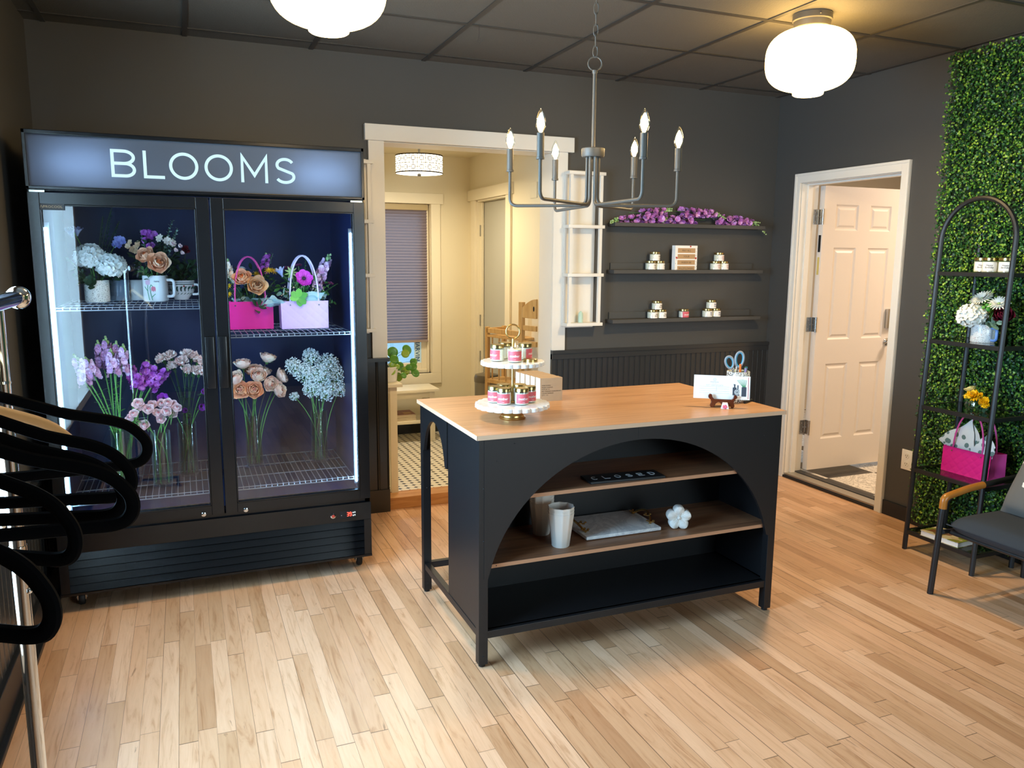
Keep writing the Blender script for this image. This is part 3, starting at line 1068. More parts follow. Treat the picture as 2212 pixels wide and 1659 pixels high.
for z in (0.72, 1.02, 1.745):
    hh = MB().box(HX+0.02, HX+0.054, HDY1-0.019, HDY1-0.012, z-0.045, z+0.045).tube([(HX+0.05, HDY1-0.022, z-0.047), (HX+0.05, HDY1-0.022, z+0.047)], 0.006, 8)
    hh.build('hinge', M['steel'], d)
# hall window
t = MB()
t.box(WX1, WX1+0.078, HY-0.02, HY, HWZ0, HWZ1).box(WX0-0.078, WX0, HY-0.02, HY, HWZ0, HWZ1)
t.box(WX0-0.1, WX1+0.103, HY-0.026, HY, HWZ1, HWZ1+0.083)
t.box(WX0-0.078, WX1+0.078, HY-0.02, HY, HWZ0-0.085, HWZ0)
t.box(WX0, WX1, HY, HY+0.12, HWZ0-0.005, HWZ0).box(WX1-0.004, WX1, HY, HY+0.12, HWZ0, HWZ1)
structure(t.build('trim_7', M['hall_trim'], smooth=False, bevel=0.002))
f = MB()
f.box(WX1-0.075, WX1-0.004, HY+0.05, HY+0.085, HWZ0, HWZ1).box(WX0, WX0+0.07, HY+0.05, HY+0.085, HWZ0, HWZ1)
f.box(WX0+0.07, WX1-0.075, HY+0.0505, HY+0.0845, HWZ0, HWZ0+0.085).box(WX0+0.07, WX1-0.075, HY+0.0505, HY+0.0845, HWZ1-0.08, HWZ1)
f.box(WX1-0.028, WX1-0.012, HY+0.03, HY+0.049, HWZ0, HWZ1).box(WX0, WX1-0.03, HY+0.03, HY+0.049, HWZ0, HWZ0+0.03)
o = structure(f.build('window_4', M['hall_trim'], smooth=False, bevel=0.002))
MB().box(WX0+0.07, WX1-0.075, HY+0.066, HY+0.07, HWZ0+0.085, HWZ1-0.08).build('pane', M['glass'], o, smooth=False)
st = MB().box(1.752, 1.806, HY+0.060, HY+0.062, 0.66, 0.87)
vs, fs = text2d('MARVIN', 0.052, 0.012)
st.add(vs, fs, 1, T(1.781, HY+0.0595, 0.762) @ RX(pi/2) @ RZ(-pi/2))
for k in range(5):
    st.box(1.758, 1.800-0.006*(k % 2), HY+0.0594, HY+0.06, 0.668+0.007*k, 0.670+0.007*k, 1)
tag(st.build('window_sticker', [M['marvin'], M['marvin_ink']], smooth=False), 'pale sticker with blue upright lettering on the hall window glass', 'sticker')
# snowy yard wall outside
structure(MB().box(-1.5, 4.5, HY+2.0, HY+2.1, -0.5, 1.1).build('wall_outside', mat('pale render', '#cfdbe2', 0.8), smooth=False))
# pleated blind
bl = thing('pleated_blind', 'taupe pleated blind pulled most of the way down the hall window', 'blind', (1.5, HY+0.02, 0))
p = MB()
n = 46
z0, z1 = 0.845, 1.905
vs, fs = [], []
for k in range(2*n+1):
    z = z1-(z1-z0)*k/(2*n)
    dy = 0.011 if k % 2 else 0.0
    vs += [(WX0+0.006-1.5, dy, z), (WX1-0.024-1.5, dy, z)]
    if k:
        a = 2*k
        fs.append((a-2, a-1, a+1, a))
p.add(vs, fs)
p.build('pleated_cloth', M['blind'], bl, smooth=False)
MB().rbox(WX0+0.004-1.5, WX1-0.020-1.5, -0.012, 0.026, 1.905, 1.953).build('head_rail', mat('tan blind rail', '#b3a077', 0.5), bl)
MB().rbox(WX0+0.006-1.5, WX1-0.022-1.5, -0.008, 0.02, 0.832, 0.847).build('bottom_rail', mat('taupe blind rail', '#a08c7c', 0.5), bl)
structure(MB().box(0.2, 2.0, HY-0.014, HY, HF, HF+0.09).box(HX-0.012, HX, YB+0.2, HDY0-0.1, HF, HF+0.09).build('baseboard_hall', M['black_base'], smooth=False))
# drum lamp
dl = thing('drum_lamp', 'round pendant shade with dark square fretwork hanging in the hall', 'lamp', (1.56, 5.5, 0))
R = 0.162
MB().lathe([(R, 2.105), (R, 2.225)], 48).build('lamp_shade', M['shade'], dl)
fr = MB()
nsq = 18
def ring(z, hh=0.004):
    fr.lathe([(R+0.0005, z-hh), (R+0.003, z-hh), (R+0.003, z+hh), (R+0.0005, z+hh)], 48, closed=True)
def cbar(a0, a1, z0_, z1_):
    vs = []
    for a in (a0, (a0+a1)/2, a1):
        for z in (z0_, z1_):
            for r in (R+0.0006, R+0.0026):
                vs.append((r*cos(a), r*sin(a), z))
    fs = []
    for s in (0, 4):
        fs += [(s+1, s+5, s+7, s+3), (s+0, s+2, s+6, s+4), (s+0, s+4, s+5, s+1), (s+2, s+3, s+7, s+6)]
    fr.add(vs, fs)
ring(2.223, 0.004); ring(2.107, 0.004); ring(2.165, 0.0018)
for i in range(nsq):
    a = 2*pi*i/nsq
    da = pi/nsq
    cbar(a-da-0.010, a-da+0.010, 2.107, 2.223)
    for zc in (2.136, 2.194):
        h_, w_ = 0.0125, 0.075
        cbar(a-w_, a+w_, zc+h_-0.002, zc+h_+0.002); cbar(a-w_, a+w_, zc-h_-0.002, zc-h_+0.002)
        cbar(a-w_-0.012, a-w_+0.010, zc-h_, zc+h_); cbar(a+w_-0.010, a+w_+0.012, zc-h_, zc+h_)
        cbar(a-da, a-w_, zc-0.0016, zc+0.0016); cbar(a+w_, a+da, zc-0.0016, zc+0.0016)
        cbar(a-0.010, a+0.010, zc+h_, zc+0.029); cbar(a-0.010, a+0.010, zc-0.029, zc-h_)
fr.build('fretwork', M['shade_line'], dl, smooth=False)
MB().lathe([(0, 2.106), (R-0.004, 2.106)], 48).build('diffuser', emat('lit shade diffuser', (1.0, 0.9, 0.7), 3.0), dl)
MB().lathe([(0, 2.088), (0.012, 2.09), (0.014, 2.1), (0.006, 2.106)], 16).tube([(0, 0, 2.106), (0, 0, HC)], 0.008, 8).lathe([(0, HC-0.022), (0.06, HC-0.02), (0.062, HC)], 20).build('stem', M['chand'], dl)
# hall tables
def table(name, label, x0, x1, y0, y1, zt, th, leg, floor, lower=None, apron=0.05, group=None):
    t = thing(name, label, 'table', ((x0+x1)/2, (y0+y1)/2, floor))
    cx_, cy_ = (x0+x1)/2, (y0+y1)/2
    hx, hy = (x1-x0)/2, (y1-y0)/2
    H = zt-floor
    MB().rbox(-hx, hx, -hy, hy, H-th, H, 0.003).build('table_top', M['hall_trim'], t)
    ins = 0.035
    a = MB()
    a.box(-hx+ins, hx-ins, -hy+ins, -hy+ins+0.014, H-th-apron, H-th).box(-hx+ins, hx-ins, hy-ins-0.014, hy-ins, H-th-apron, H-th)
    a.box(-hx+ins, -hx+ins+0.014, -hy+ins, hy-ins, H-th-apron, H-th).box(hx-ins-0.014, hx-ins, -hy+ins, hy-ins, H-th-apron, H-th)
    a.build('apron', M['hall_trim'], t, smooth=False)
    for sx in (-1, 1):
        for syy in (-1, 1):
            X, Y = sx*(hx-ins-leg/2+0.006), syy*(hy-ins-leg/2+0.006)
            MB().rbox(X-leg/2, X+leg/2, Y-leg/2, Y+leg/2, 0, H-th, 0.003).build('leg', M['hall_trim'], t)
    if lower:
        MB().rbox(-hx+ins, hx-ins, -hy+ins, hy-ins, lower-0.022-floor, lower-floor, 0.002).build('lower_shelf', M['hall_trim'], t)
    return t
table('side_table', 'tall cream side table with potted plant, just inside the hall opening', 0.70, 1.206, 4.672, 4.968, 0.765, 0.02, 0.044, HF, None, 0.04)
table('side_table', 'low cream side table with magazines on its shelf, under hall window', 1.28, 1.833, 5.945, 6.235, 0.50, 0.022, 0.044, HF, 0.245)
for k in range(7):
    z = 0.245+0.0075*k
    dx, dy = RNG.uniform(-.004, .004), RNG.uniform(-.004, .004)
    mg = MB().box(1.40+dx, 1.655+dx, 6.0+dy, 6.19+dy, z, z+0.007, 1)
    mg.box(1.399+dx, 1.656+dx, 5.999+dy, 6.191+dy, z+0.0068, z+0.0074, 0)
    if k == 6:
        mg.box(1.57+dx, 1.63+dx, 6.03+dy, 6.10+dy, z+0.0074, z+0.0078, 2)
    lab = 'red covered magazine on top of the pile on low hall table' if k == 6 else 'cream edged magazine in the pile on low hall table'
    tag(mg.build('magazine', [M['mag'], M['mag_pages'], M['tan_paper']], smooth=False), lab, 'magazine', 'magazines piled on the low hall table')
# pilea plant
pp = thing('potted_plant', 'round-leaved green plant in white pot on the tall hall table', 'plant', (1.150, 4.80, 0.765))
MB().lathe([(0, 0), (0.046, 0), (0.05, 0.004), (0.060, 0.088), (0.063, 0.092), (0.060, 0.095), (0.056, 0.09), (0.054, 0.075), (0, 0.073)], 32).build('pot', M['matte_white'], pp)
MB().lathe([(0, 0.072), (0.054, 0.074)], 20).build('soil', mat('potting soil', '#2a1f16', 0.9), pp)
lv = MB(); sm = MB()
PL = [(1.274, .957, .033), (1.178, .944, .035), (1.246, .940, .026), (1.321, .877, .024), (1.318, .813, .03), (1.212, .785, .03), (1.221, .856, .032), (1.203, .891, .026), (1.27, .818, .03), (1.238, .803, .02), (1.288, .857, .028), (1.157, .834, .024), (1.264, .854, .02), (1.175, .909, .028), (1.164, .874, .02), (1.13, .90, .03), (1.10, .86, .028), (1.12, .95, .028), (1.06, .89, .026), (1.09, .82, .025), (1.195, .862, .016)]
for k, (x, z, r) in enumerate(PL):
    yy = 4.80+RNG.uniform(-.07, .06)
    p = Vector((x-1.150, yy-4.80, z-0.765))
    sm.tube(bez((RNG.uniform(-.015, .015), RNG.uniform(-.015, .015), 0.075), (p.x*0.35, p.y*0.35, p.z*0.85+0.02), p, 7), 0.0013, 5)
    nrm = Vector((RNG.uniform(-.6, .35), -1.0, RNG.uniform(0, .7)))
    M4 = T(*p) @ toward(nrm)
    MB().lathe([(0, 0.0), (r*0.5, 0.0012), (r*0.85, 0.0), (r, -0.003)], 18, 0, M4, lambda t, r_, z_: 1+0.06*cos(t)).build('leaf', M[('pilea', 'pilea', 'pilea_light')[k % 3]], pp)
sm.build('stem', M['stem_dark'], pp)
# stepped pine unit along the hall's right wall
pu = thing('pine_shelf_unit', 'honey pine stepped shelf unit with arched back rail standing in the hall', 'shelf unit', (1.985, 5.30, HF))
dv = Vector((2.10-1.985, 4.95-5.30, 0)); Lq = dv.length
pu.rotation_euler = (0, 0, math.atan2(dv.y, dv.x))
def pn(name, mb): return mb.build(name, M['pine'], pu, bevel=0.002, smooth=False)
pn('post', MB().box(-0.014, 0.014, -0.0, 0.026, 0, 0.972))
pn('post', MB().box(Lq-0.018, Lq+0.018, -0.0, 0.03, 0, 1.165))
pn('post', MB().box(-0.014, 0.014, 0.155, 0.18, 0, 0.972))
pn('rail', MB().box(0, Lq, 0.0, 0.02, 0.93, 0.965))
pn('rail', MB().box(0, 0.02, 0.0, 0.18, 0.93, 0.965))
pn('shelf', MB().box(0, Lq, 0.0, 0.17, 0.57, 0.60))
pn('shelf', MB().box(0, Lq, 0.0, 0.17, 0.90, 0.915))
pn('shelf', MB().box(0, Lq, 0.0, 0.17, 0.20, 0.225))
for k in range(4):
    pn('spindle', MB().tube([(0.06+0.075*k, 0.01, 0.60), (0.06+0.075*k, 0.01, 0.90)], 0.006, 8))
ar = [(Lq+0.01, 1.06)]
for k in range(9):
    u = k/8
    ar.append((Lq+0.01+0.145*u, 1.125+0.065*sin(u*pi*0.5)))
ar.append((Lq+0.155, 1.06))
pn('arched_rail', MB().prism(ar, 0.018, 0, T(0, 0.02, 0) @ RX(pi/2)))
pn('oval_hole', MB().lathe([(0, 0), (0.011, 0)], 20, 0, T(Lq+0.135, 0.0015, 1.125) @ RX(pi/2) @ Matrix.Diagonal((0.7, 1.6, 1, 1)))).data.materials[0] = M['dark']
pn('rail', MB().box(Lq, Lq+0.155, 0.004, 0.02, 0.975, 1.01))
pn('rail', MB().box(Lq, Lq+0.155, 0.004, 0.022, 0.87, 0.905))
bn = thing('pedal_bin', 'grey metal bin on the hall floor behind the pine unit', 'bin', (2.125, 5.66, HF))
MB().lathe([(0, 0), (0.088, 0), (0.094, 0.52), (0.0, 0.52)], 28).build('body', M['bin'], bn)
MB().lathe([(0.097, 0.515), (0.098, 0.545), (0.09, 0.57), (0.04, 0.582), (0, 0.584)], 28).build('lid', mat('bin lid', '#5b5346', 0.3), bn)
pl = MB().rbox(HX-0.008, HX, 4.965, 5.075, 1.93, 2.035, 0.003)
tag(pl.build('wall_plate', M['cream']), 'cream cover plate high on the hall wall beside the door', 'cover plate')

# ================================================================== DOORWAY ON THE RIGHT AND ROOM BEYOND
t = MB()
t.box(XR-0.018, XR, DY1, DY1+0.047, 0, DZ+0.062).box(XR-0.018, XR, DY0-0.055, DY0, 0, DZ+0.062).box(XR-0.0178, XR, DY0, DY1, DZ, DZ+0.0618)
t.box(XR-0.024, XR-0.0182, DY1+0.03, DY1+0.0465, 0.001, DZ+0.045).box(XR-0.024, XR-0.0182, DY0-0.0545, DY0-0.038, 0.001, DZ+0.045).box(XR-0.0241, XR-0.0182, DY0-0.0545, DY1+0.0465, DZ+0.0452, DZ+0.0615)
t.box(XR, XR+0.145, DY1-0.004, DY1, 0, DZ-0.004).box(XR, XR+0.145, DY0, DY0+0.004, 0, DZ-0.004).box(XR, XR+0.145, DY0, DY1, DZ-0.004, DZ)
t.box(XR+0.045, XR+0.085, DY1-0.016, DY1-0.004, 0, DZ-0.016).box(XR+0.045, XR+0.085, DY0+0.004, DY0+0.016, 0, DZ-0.016).box(XR+0.045, XR+0.085, DY0+0.004, DY1-0.004, DZ-0.016, DZ-0.004)
structure(t.build('trim_8', M['white_trim'], smooth=False, bevel=0.0015))
t = MB().box(XR-0.012, XR+0.10, DY0, DY1, 0.0, 0.016, 1).box(XR+0.0, XR+0.085, DY0, DY1, 0.016, 0.03, 0).box(XR+0.085, XR+0.15, DY0, DY1, 0.0, 0.034, 1)
structure(t.build('trim_9', [M['alu'], M['black_base']], smooth=False, bevel=0.002))
structure(MB().box(XR+0.133, 7.0, 2.4, 6.4, -0.03, 0.006).build('floor_back_room', M['checker'], smooth=False))
bm_ = MB()
bm_.box(XR+0.133, 7.1, 6.3, 6.4, 0, 2.7).box(7.0, 7.1, 2.4, 6.4, 0, 2.7).box(XR+0.133, 7.1, 2.3, 2.4, 0, 2.7).box(XR+0.133, 7.1, 2.3, 6.4, 2.6, 2.7)
structure(bm_.build('wall_back_room', M['beige'], smooth=False))
LX0, LX1, LY, LZ0, LZ1 = 4.062, 4.868, 4.288, 0.042, 2.03
dm = MB()
th = 0.044
cols = [(4.168-LX0, 4.372-LX0), (4.482-LX0, 4.678-LX0)]
rows = [(0.262, 0.806), (0.977, 1.617), (1.733, 1.909)]
# front face built with recessed, raised panels
xs = [0, cols[0][0], cols[0][1], cols[1][0], cols[1][1], LX1-LX0]
zs = [LZ0, rows[0][0], rows[0][1], rows[1][0], rows[1][1], rows[2][0], rows[2][1], LZ1]
for i in range(5):
    for j in range(7):
        x0_, x1_, z0_, z1_ = xs[i], xs[i+1], zs[j], zs[j+1]
        if i in (1, 3) and j in (1, 3, 5):
            lv_ = [(0, 0), (0.012, 0.008), (0.022, 0.008), (0.036, 0.001)]
            rings = []
            for (ins, dp) in lv_:
                rings.append([(x0_+ins, dp, z0_+ins), (x1_-ins, dp, z0_+ins), (x1_-ins, dp, z1_-ins), (x0_+ins, dp, z1_-ins)])
            vs = [p for r_ in rings for p in r_]
            fs = []
            for r_ in range(3):
                for k in range(4):
                    a, b_ = r_*4+k, r_*4+(k+1) % 4
                    fs.append((a, b_, b_+4, a+4))
            fs.append((12, 13, 14, 15))
            dm.add(vs, fs)
        else:
            dm.add([(x0_, 0, z0_), (x1_, 0, z0_), (x1_, 0, z1_), (x0_, 0, z1_)], [(0, 1, 2, 3)])
W_ = LX1-LX0
dm.add([(0, 0, LZ0), (W_, 0, LZ0), (W_, th, LZ0), (0, th, LZ0), (0, 0, LZ1), (W_, 0, LZ1), (W_, th, LZ1), (0, th, LZ1)], [(0, 3, 2, 1), (4, 5, 6, 7), (0, 4, 7, 3), (1, 2, 6, 5), (2, 3, 7, 6)])
dr = structure(dm.build('door_1', M['door_white'], smooth=False))
dr.location = (LX0, LY, 0)
for z in (1.822, 1.085, 0.352):
    hb = MB()
    hb.box(-0.004, -0.0005, 0.004, 0.04, z-0.05, z+0.05)
    hb.tube([(-0.010, -0.004, z-0.052), (-0.010, -0.004, z+0.052)], 0.008, 10)
    hb.box(-0.055, -0.01, 0.036, 0.0395, z-0.05, z+0.05)
    for q in (-0.03, 0, 0.03):
        hb.ball((-0.0045, 0.014 if q else 0.03, z+q), 0.004, 8, 6)
        hb.ball((-0.04 if q else -0.026, 0.0355, z+q), 0.004, 8, 6)
    hb.build('hinge', M['steel'], dr)
lb = MB().box(-0.003, -0.0005, 0.012, 0.032, 1.585, 1.70)
lb.build('rating_label', M['dark'], dr)
lb2 = MB().box(-0.003, -0.0005, 0.014, 0.03, 1.43, 1.55)
lb2.build('paper_label', mat('yellow label', '#d2bd6a', 0.5), dr)
kx = 4.725-LX0
kb = MB().lathe([(0.028, 0), (0.028, 0.006), (0.012, 0.01), (0.011, 0.03), (0.024, 0.042), (0.027, 0.055), (0.022, 0.066), (0, 0.07)], 24, 0, T(kx, 0, 0.945) @ RX(pi/2))
kb.build('door_knob', M['chrome'], dr)
kp = MB().rbox(kx-0.03, kx+0.03, -0.026, 0, 1.045, 1.185, 0.006)
kp.build('keypad_lock', M['steel'], dr)
MB().box(kx+0.008, kx+0.028, -0.028, -0.026, 1.115, 1.182).build('keypad_window', M['dark'], dr)
ow = thing('wall_outlet', 'white double socket low on the right wall beside green panel', 'outlet', (XR, 3.312, 0.370), (0, 0, 0))
MB().rbox(-0.006, 0, -0.036, 0.036, -0.06, 0.06, 0.003).build('cover_plate', M['outlet'], ow)
for z in (-0.024, 0.024):
    so = MB().lathe([(0, 0.0085), (0.0165, 0.0085), (0.0165, 0.005)], 20, 0, T(0, 0, z) @ RY(-pi/2))
    for y in (-0.006, 0.006):
        so.box(-0.0092, -0.0084, y-0.0012, y+0.0012, z-0.002, z+0.007, 1)
    so.ball((-0.0086, 0, z-0.008), 0.0024, 8, 6, 1)
    so.build('socket', [M['outlet'], M['dark']], ow)
hk = MB().tube([(1.38, 3.79, ZC), (1.38, 3.79, 2.585), (1.373, 3.79, 2.56), (1.384, 3.79, 2.552), (1.392, 3.79, 2.562), (1.388, 3.79, 2.58)], 0.0014, 6)
tag(hk.build('ceiling_hook', M['steel']), 'thin wire hook hanging from the dark ceiling', 'hook')
# loose cable-free ceiling lamps
def ceiling_lamp(x, y, label):
    t = thing('ceiling_lamp', label, 'lamp', (x, y, ZC), 0, 'opal ceiling lamps')
    prof = []
    RR, HH, zc = 0.198, 0.137, -0.20
    e = 2.7
    for k in range(25):
        a = -pi/2+pi*k/24
        c_, s_ = cos(a), sin(a)
        prof.append((RR*abs(c_)**(2/e), zc+HH*(abs(s_)**(2/e))*(1 if s_ > 0 else -1)))
    prof = [(max(r, 0.0), z) for r, z in prof]
    prof[0] = (0.06, prof[0][1]); prof[-1] = (0.075, prof[-1][1])
    MB().lathe(prof, 56).build('glass_shade', M['opal'], t)
    MB().lathe([(0.0, -0.356), (0.062, -0.356), (0.068, -0.352), (0.070, -0.336), (0.075, -0.332), (0.075, -0.326)], 40).build('bottom_lens', M['opal_disc'], t)
    MB().lathe([(0.086, 0), (0.088, -0.03), (0.082, -0.034), (0.080, -0.06), (0.06, -0.066)], 40).lathe([(0.089, -0.006), (0.0, -0.001)], 32).ball((-0.03, -0.083, -0.018), 0.005, 8, 6).build('canopy', M['chand'], t)
    return t
LAMP_R, LAMP_L = (2.725, 3.03), (0.505, 2.885)
ceiling_lamp(LAMP_R[0], LAMP_R[1], 'white opal glass ceiling lamp toward the doorway, whole in view')
ceiling_lamp(LAMP_L[0], LAMP_L[1], 'white opal glass ceiling lamp above the fridge, cut by the top edge')

# ================================================================== DISPLAY FRIDGE
fr_ = thing('display_fridge', 'black two-door glass flower fridge with lit sign, against the back wall', 'fridge', (0.116, 4.05, 0))
FXO, FYO = 0.116, 4.05
def fz(x0, x1, y0, y1): return (x0-FXO, x1-FXO, y0-FYO, y1-FYO)
X0, X1, Y0, Y1 = -0.555, 0.785, 3.705, 4.43
c = MB()
def cb(x0, x1, y0, y1, z0, z1): c.box(x0-FXO, x1-FXO, y0-FYO, y1-FYO, z0, z1)
cb(X0, X0+0.028, Y0, Y1, 0.09, 1.99); cb(X1-0.028, X1, Y0, Y1, 0.09, 1.99)
cb(X0, X1, Y1-0.03, Y1, 0.09, 1.99)
cb(X0, X1, Y0+0.02, Y1, 1.782, 1.795); cb(X0, X1, Y0, Y1, 1.985, 2.0)
cb(X0, X1, Y0, Y1, 0.09, 0.375)
cb(X0+0.028, X1-0.028, Y0+0.14, Y0+0.15, 1.795, 1.985)
c.build('cabinet', M['fridge'], fr_, smooth=False, bevel=0.003)
ln = MB()
def lb_(x0, x1, y0, y1, z0, z1): ln.box(x0-FXO, x1-FXO, y0-FYO, y1-FYO, z0, z1)
lb_(X0+0.028, X0+0.04, 3.73, 4.40, 0.376, 1.78); lb_(X1-0.04, X1-0.028, 3.73, 4.40, 0.376, 1.78)
lb_(X0+0.04, X1-0.04, 4.385, 4.40, 0.376, 1.78); lb_(X0+0.04, X1-0.04, 3.73, 4.385, 1.77, 1.781); lb_(X0+0.04, X1-0.04, 3.73, 4.385, 0.376, 0.40)
ln.build('liner', M['fridge_in'], fr_, smooth=False)
# sign
s = MB()
zb, zt = 1.788, 2.016
def sb(x0, x1, y0, y1, z0, z1): s.box(x0-FXO, x1-FXO, y0-FYO, y1-FYO, z0, z1)
sb(X0-0.001, X1+0.001, 3.686, 3.72, zt-0.016, zt); sb(X0-0.001, X1+0.001, 3.686, 3.72, zb, zb+0.012)
sb(X0-0.001, X0+0.012, 3.686, 3.72, zb, zt); sb(X1-0.012, X1+0.001, 3.686, 3.72, zb, zt)
sb(X0-0.001, X1+0.001, 3.686, 3.845, zt-0.004, zt)
s.build('sign_frame', M['fridge'], fr_, smooth=False, bevel=0.002)
sp_ = MB().box(X0+0.012-FXO, X1-0.012-FXO, 3.696-FYO, 3.6985-FYO, zb+0.012, zt-0.016)
panel = sp_.build('sign_panel', M['sign_panel'], fr_, smooth=False)
def stroke(mb, pts, wd, closed=False, h=0.002, M4=None, mi=0):
    pts = [Vector((p[0], p[1])) for p in pts]
    n = len(pts)
    L_, R_ = [], []
    for i in range(n):
        if closed:
            a, b, c_ = pts[(i-1) % n], pts[i], pts[(i+1) % n]
        else:
            a, b, c_ = pts[max(i-1, 0)], pts[i], pts[min(i+1, n-1)]
        d1 = (b-a) if (b-a).length > 1e-9 else (c_-b)
        d2 = (c_-b) if (c_-b).length > 1e-9 else d1
        d1, d2 = d1.normalized(), d2.normalized()
        n1, n2 = Vector((-d1.y, d1.x)), Vector((-d2.y, d2.x))
        mm = (n1+n2)
        mm = mm.normalized() if mm.length > 1e-6 else n1
        k = wd/2/max(0.35, mm.dot(n1))
        L_.append(b+mm*k); R_.append(b-mm*k)
    vs, fs = [], []
    for p, q in zip(L_, R_):
        vs += [(p.x, p.y, 0), (q.x, q.y, 0), (p.x, p.y, h), (q.x, q.y, h)]
    m_ = n if closed else n-1
    for i in range(m_):
        a, b = 4*i, 4*((i+1) % n)
        fs += [(a+2, a+3, b+3, b+2), (a, b, b+1, a+1), (a, a+2, b+2, b), (a+1, b+1, b+3, a+3)]
    if not closed:
        fs += [(0, 1, 3, 2), (4*n-4, 4*n-2, 4*n-1, 4*n-3)]
    mb.add(vs, fs, mi, M4)
def arc(cx, cy_, rx, ry, a0, a1, n=24):
    return [(cx+rx*cos(a0+(a1-a0)*i/n), cy_+ry*sin(a0+(a1-a0)*i/n)) for i in range(n+1)]
def letter(mb, ch, x, y, w, h, st, M4, mi=0):
    """big sans capital, lower-left corner x,y"""
    if ch == 'B':
        e = st/2
        stroke(mb, [(x+e, y), (x+e, y+h)], st, False, 0.002, M4, mi)
        r1 = h*0.25-e*0.5
        top = [(x+e, y+h-e), (x+w*0.52, y+h-e)]+arc(x+w*0.52, y+h*0.5+r1*1.0, w*0.40, r1, pi/2, -pi/2, 14)[1:]+[(x+e, y+h*0.5)]
        bot = [(x+e, y+h*0.5), (x+w*0.58, y+h*0.5)]+arc(x+w*0.58, y+e+(h*0.5-e)/2, w*0.42-e, (h*0.5-e)/2, pi/2, -pi/2, 14)[1:]+[(x+e, y+e)]
        stroke(mb, top, st, False, 0.002, M4, mi); stroke(mb, bot, st, False, 0.002, M4, mi)
    elif ch == 'L':
        stroke(mb, [(x+st/2, y+h), (x+st/2, y+st/2), (x+w, y+st/2)], st, False, 0.002, M4, mi)
    elif ch == 'O':
        stroke(mb, arc(x+w/2, y+h/2, w/2-st/2, h/2-st/2, 0, 2*pi, 48)[:-1], st, True, 0.002, M4, mi)
    elif ch == 'M':
        stroke(mb, [(x+st/2, y), (x+st/2, y+h-st*0.2), (x+w/2, y+h*0.28), (x+w-st/2, y+h-st*0.2), (x+w-st/2, y)], st, False, 0.002, M4, mi)
    elif ch == 'S':
        e = st/2
        r = (h-st)/4
        p = arc(x+w/2, y+h-e-r, w/2-e, r, RAD(28), RAD(180), 14)
        p += [(x+e+0.002*w, y+h-e-r*1.25)]
        p = arc(x+w/2, y+h-e-r, w/2-e*1.5, r, RAD(25), RAD(215), 16)+arc(x+w/2, y+e+r, w/2-e, r, RAD(35), RAD(-155), 16)
        stroke(mb, p, st, False, 0.002, M4, mi)
    elif ch == 'C':
        stroke(mb, arc(x+w/2, y+h/2, w/2-st/2, h/2-st/2, RAD(45), RAD(315), 28), st, False, 0.002, M4, mi)
    elif ch == 'E':
        stroke(mb, [(x+w, y+h-st/2), (x+st/2, y+h-st/2), (x+st/2, y+st/2), (x+w, y+st/2)], st, False, 0.002, M4, mi)
        stroke(mb, [(x, y+h/2), (x+w*0.85, y+h/2)], st, False, 0.002, M4, mi)
    elif ch == 'D':
        stroke(mb, [(x+st/2, y+st/2), (x+st/2, y+h-st/2), (x+w*0.45, y+h-st/2)]+arc(x+w*0.45, y+h/2, w*0.55-st/2, h/2-st/2, pi/2, -pi/2, 20)[1:]+[(x+st/2, y+st/2)], st, False, 0.002, M4, mi)
for ch, x0, x1 in (('B', -0.248, -0.156), ('L', -0.128, -0.048), ('O', -0.030, 0.084), ('O', 0.108, 0.222), ('M', 0.254, 0.366), ('S', 0.396, 0.482)):
    lm = MB()
    letter(lm, ch, x0-FXO, 1.846, x1-x0, 0.111, 0.0125, T(0, 3.695-FYO, 0) @ RX(pi/2))
    lm.build('sign_letter', M['sign_letter'], panel, smooth=False)
# doors
def fridge_door(gx0, gx1, ox0, ox1, hx0, hx1, lockx, brand=False):
    zb_, zt_, gz0, gz1 = 0.377, 1.776, 0.42, 1.73
    d = MB()
    a, b = 3.684-FYO, 3.722-FYO
    d.box(ox0-FXO, gx0-FXO, a, b, zb_, zt_).box(gx1-FXO, ox1-FXO, a, b, zb_, zt_)
    d.box(gx0-FXO, gx1-FXO, a, b, zb_, gz0).box(gx0-FXO, gx1-FXO, a, b, gz1, zt_)
    for (u, v) in ((gx0, gx0+0.006), (gx1-0.006, gx1)):
        d.box(u-FXO, v-FXO, a-0.002, b, gz0, gz1)
    d.box(gx0-FXO, gx1-FXO, a-0.002, b, gz0, gz0+0.006).box(gx0-FXO, gx1-FXO, a-0.002, b, gz1-0.006, gz1)
    o = d.build('door', M['fridge'], fr_, smooth=False, bevel=0.0015)
    MB().box(gx0-FXO, gx1-FXO, 3.694-FYO, 3.698-FYO, gz0, gz1).build('glass_pane', M['fridge_glass'], o, smooth=False)
    MB().rbox(hx0-FXO, hx1-FXO, 3.668-FYO, 3.686-FYO, 0.955, 1.184, 0.005).build('handle', M['fridge'], o)
    MB().lathe([(0, 0.008), (0.005, 0.008), (0.010, 0.006), (0.011, 0.0)], 20, 0, T(lockx-FXO, 3.684-FYO, 0.385) @ RX(pi/2)).build('lock', M['chrome'], o)
    if brand:
        bp = MB().box(gx0-FXO+0.001, gx0+0.086-FXO, 3.681-FYO, 3.6835-FYO, 1.708, 1.732, 0)
        vs, fs = text2d('PROCOOL', 0.0135, 0.006, 1.05)
        bp.add(vs, fs, 1, FACE_NY(gx0+0.047-FXO, 3.6806-FYO, 1.720))
        stroke(bp, [(-0.006, -0.005), (-0.002, 0.005), (0.002, -0.005), (0.006, 0.005)], 0.0012, False, 0.0004, FACE_NY(gx0+0.008-FXO, 3.6808-FYO, 1.720), 1)
        bp.build('brand_plate', [M['black'], mat('dull bronze print', '#8f7a55', 0.4)], o, smooth=False)
    return o
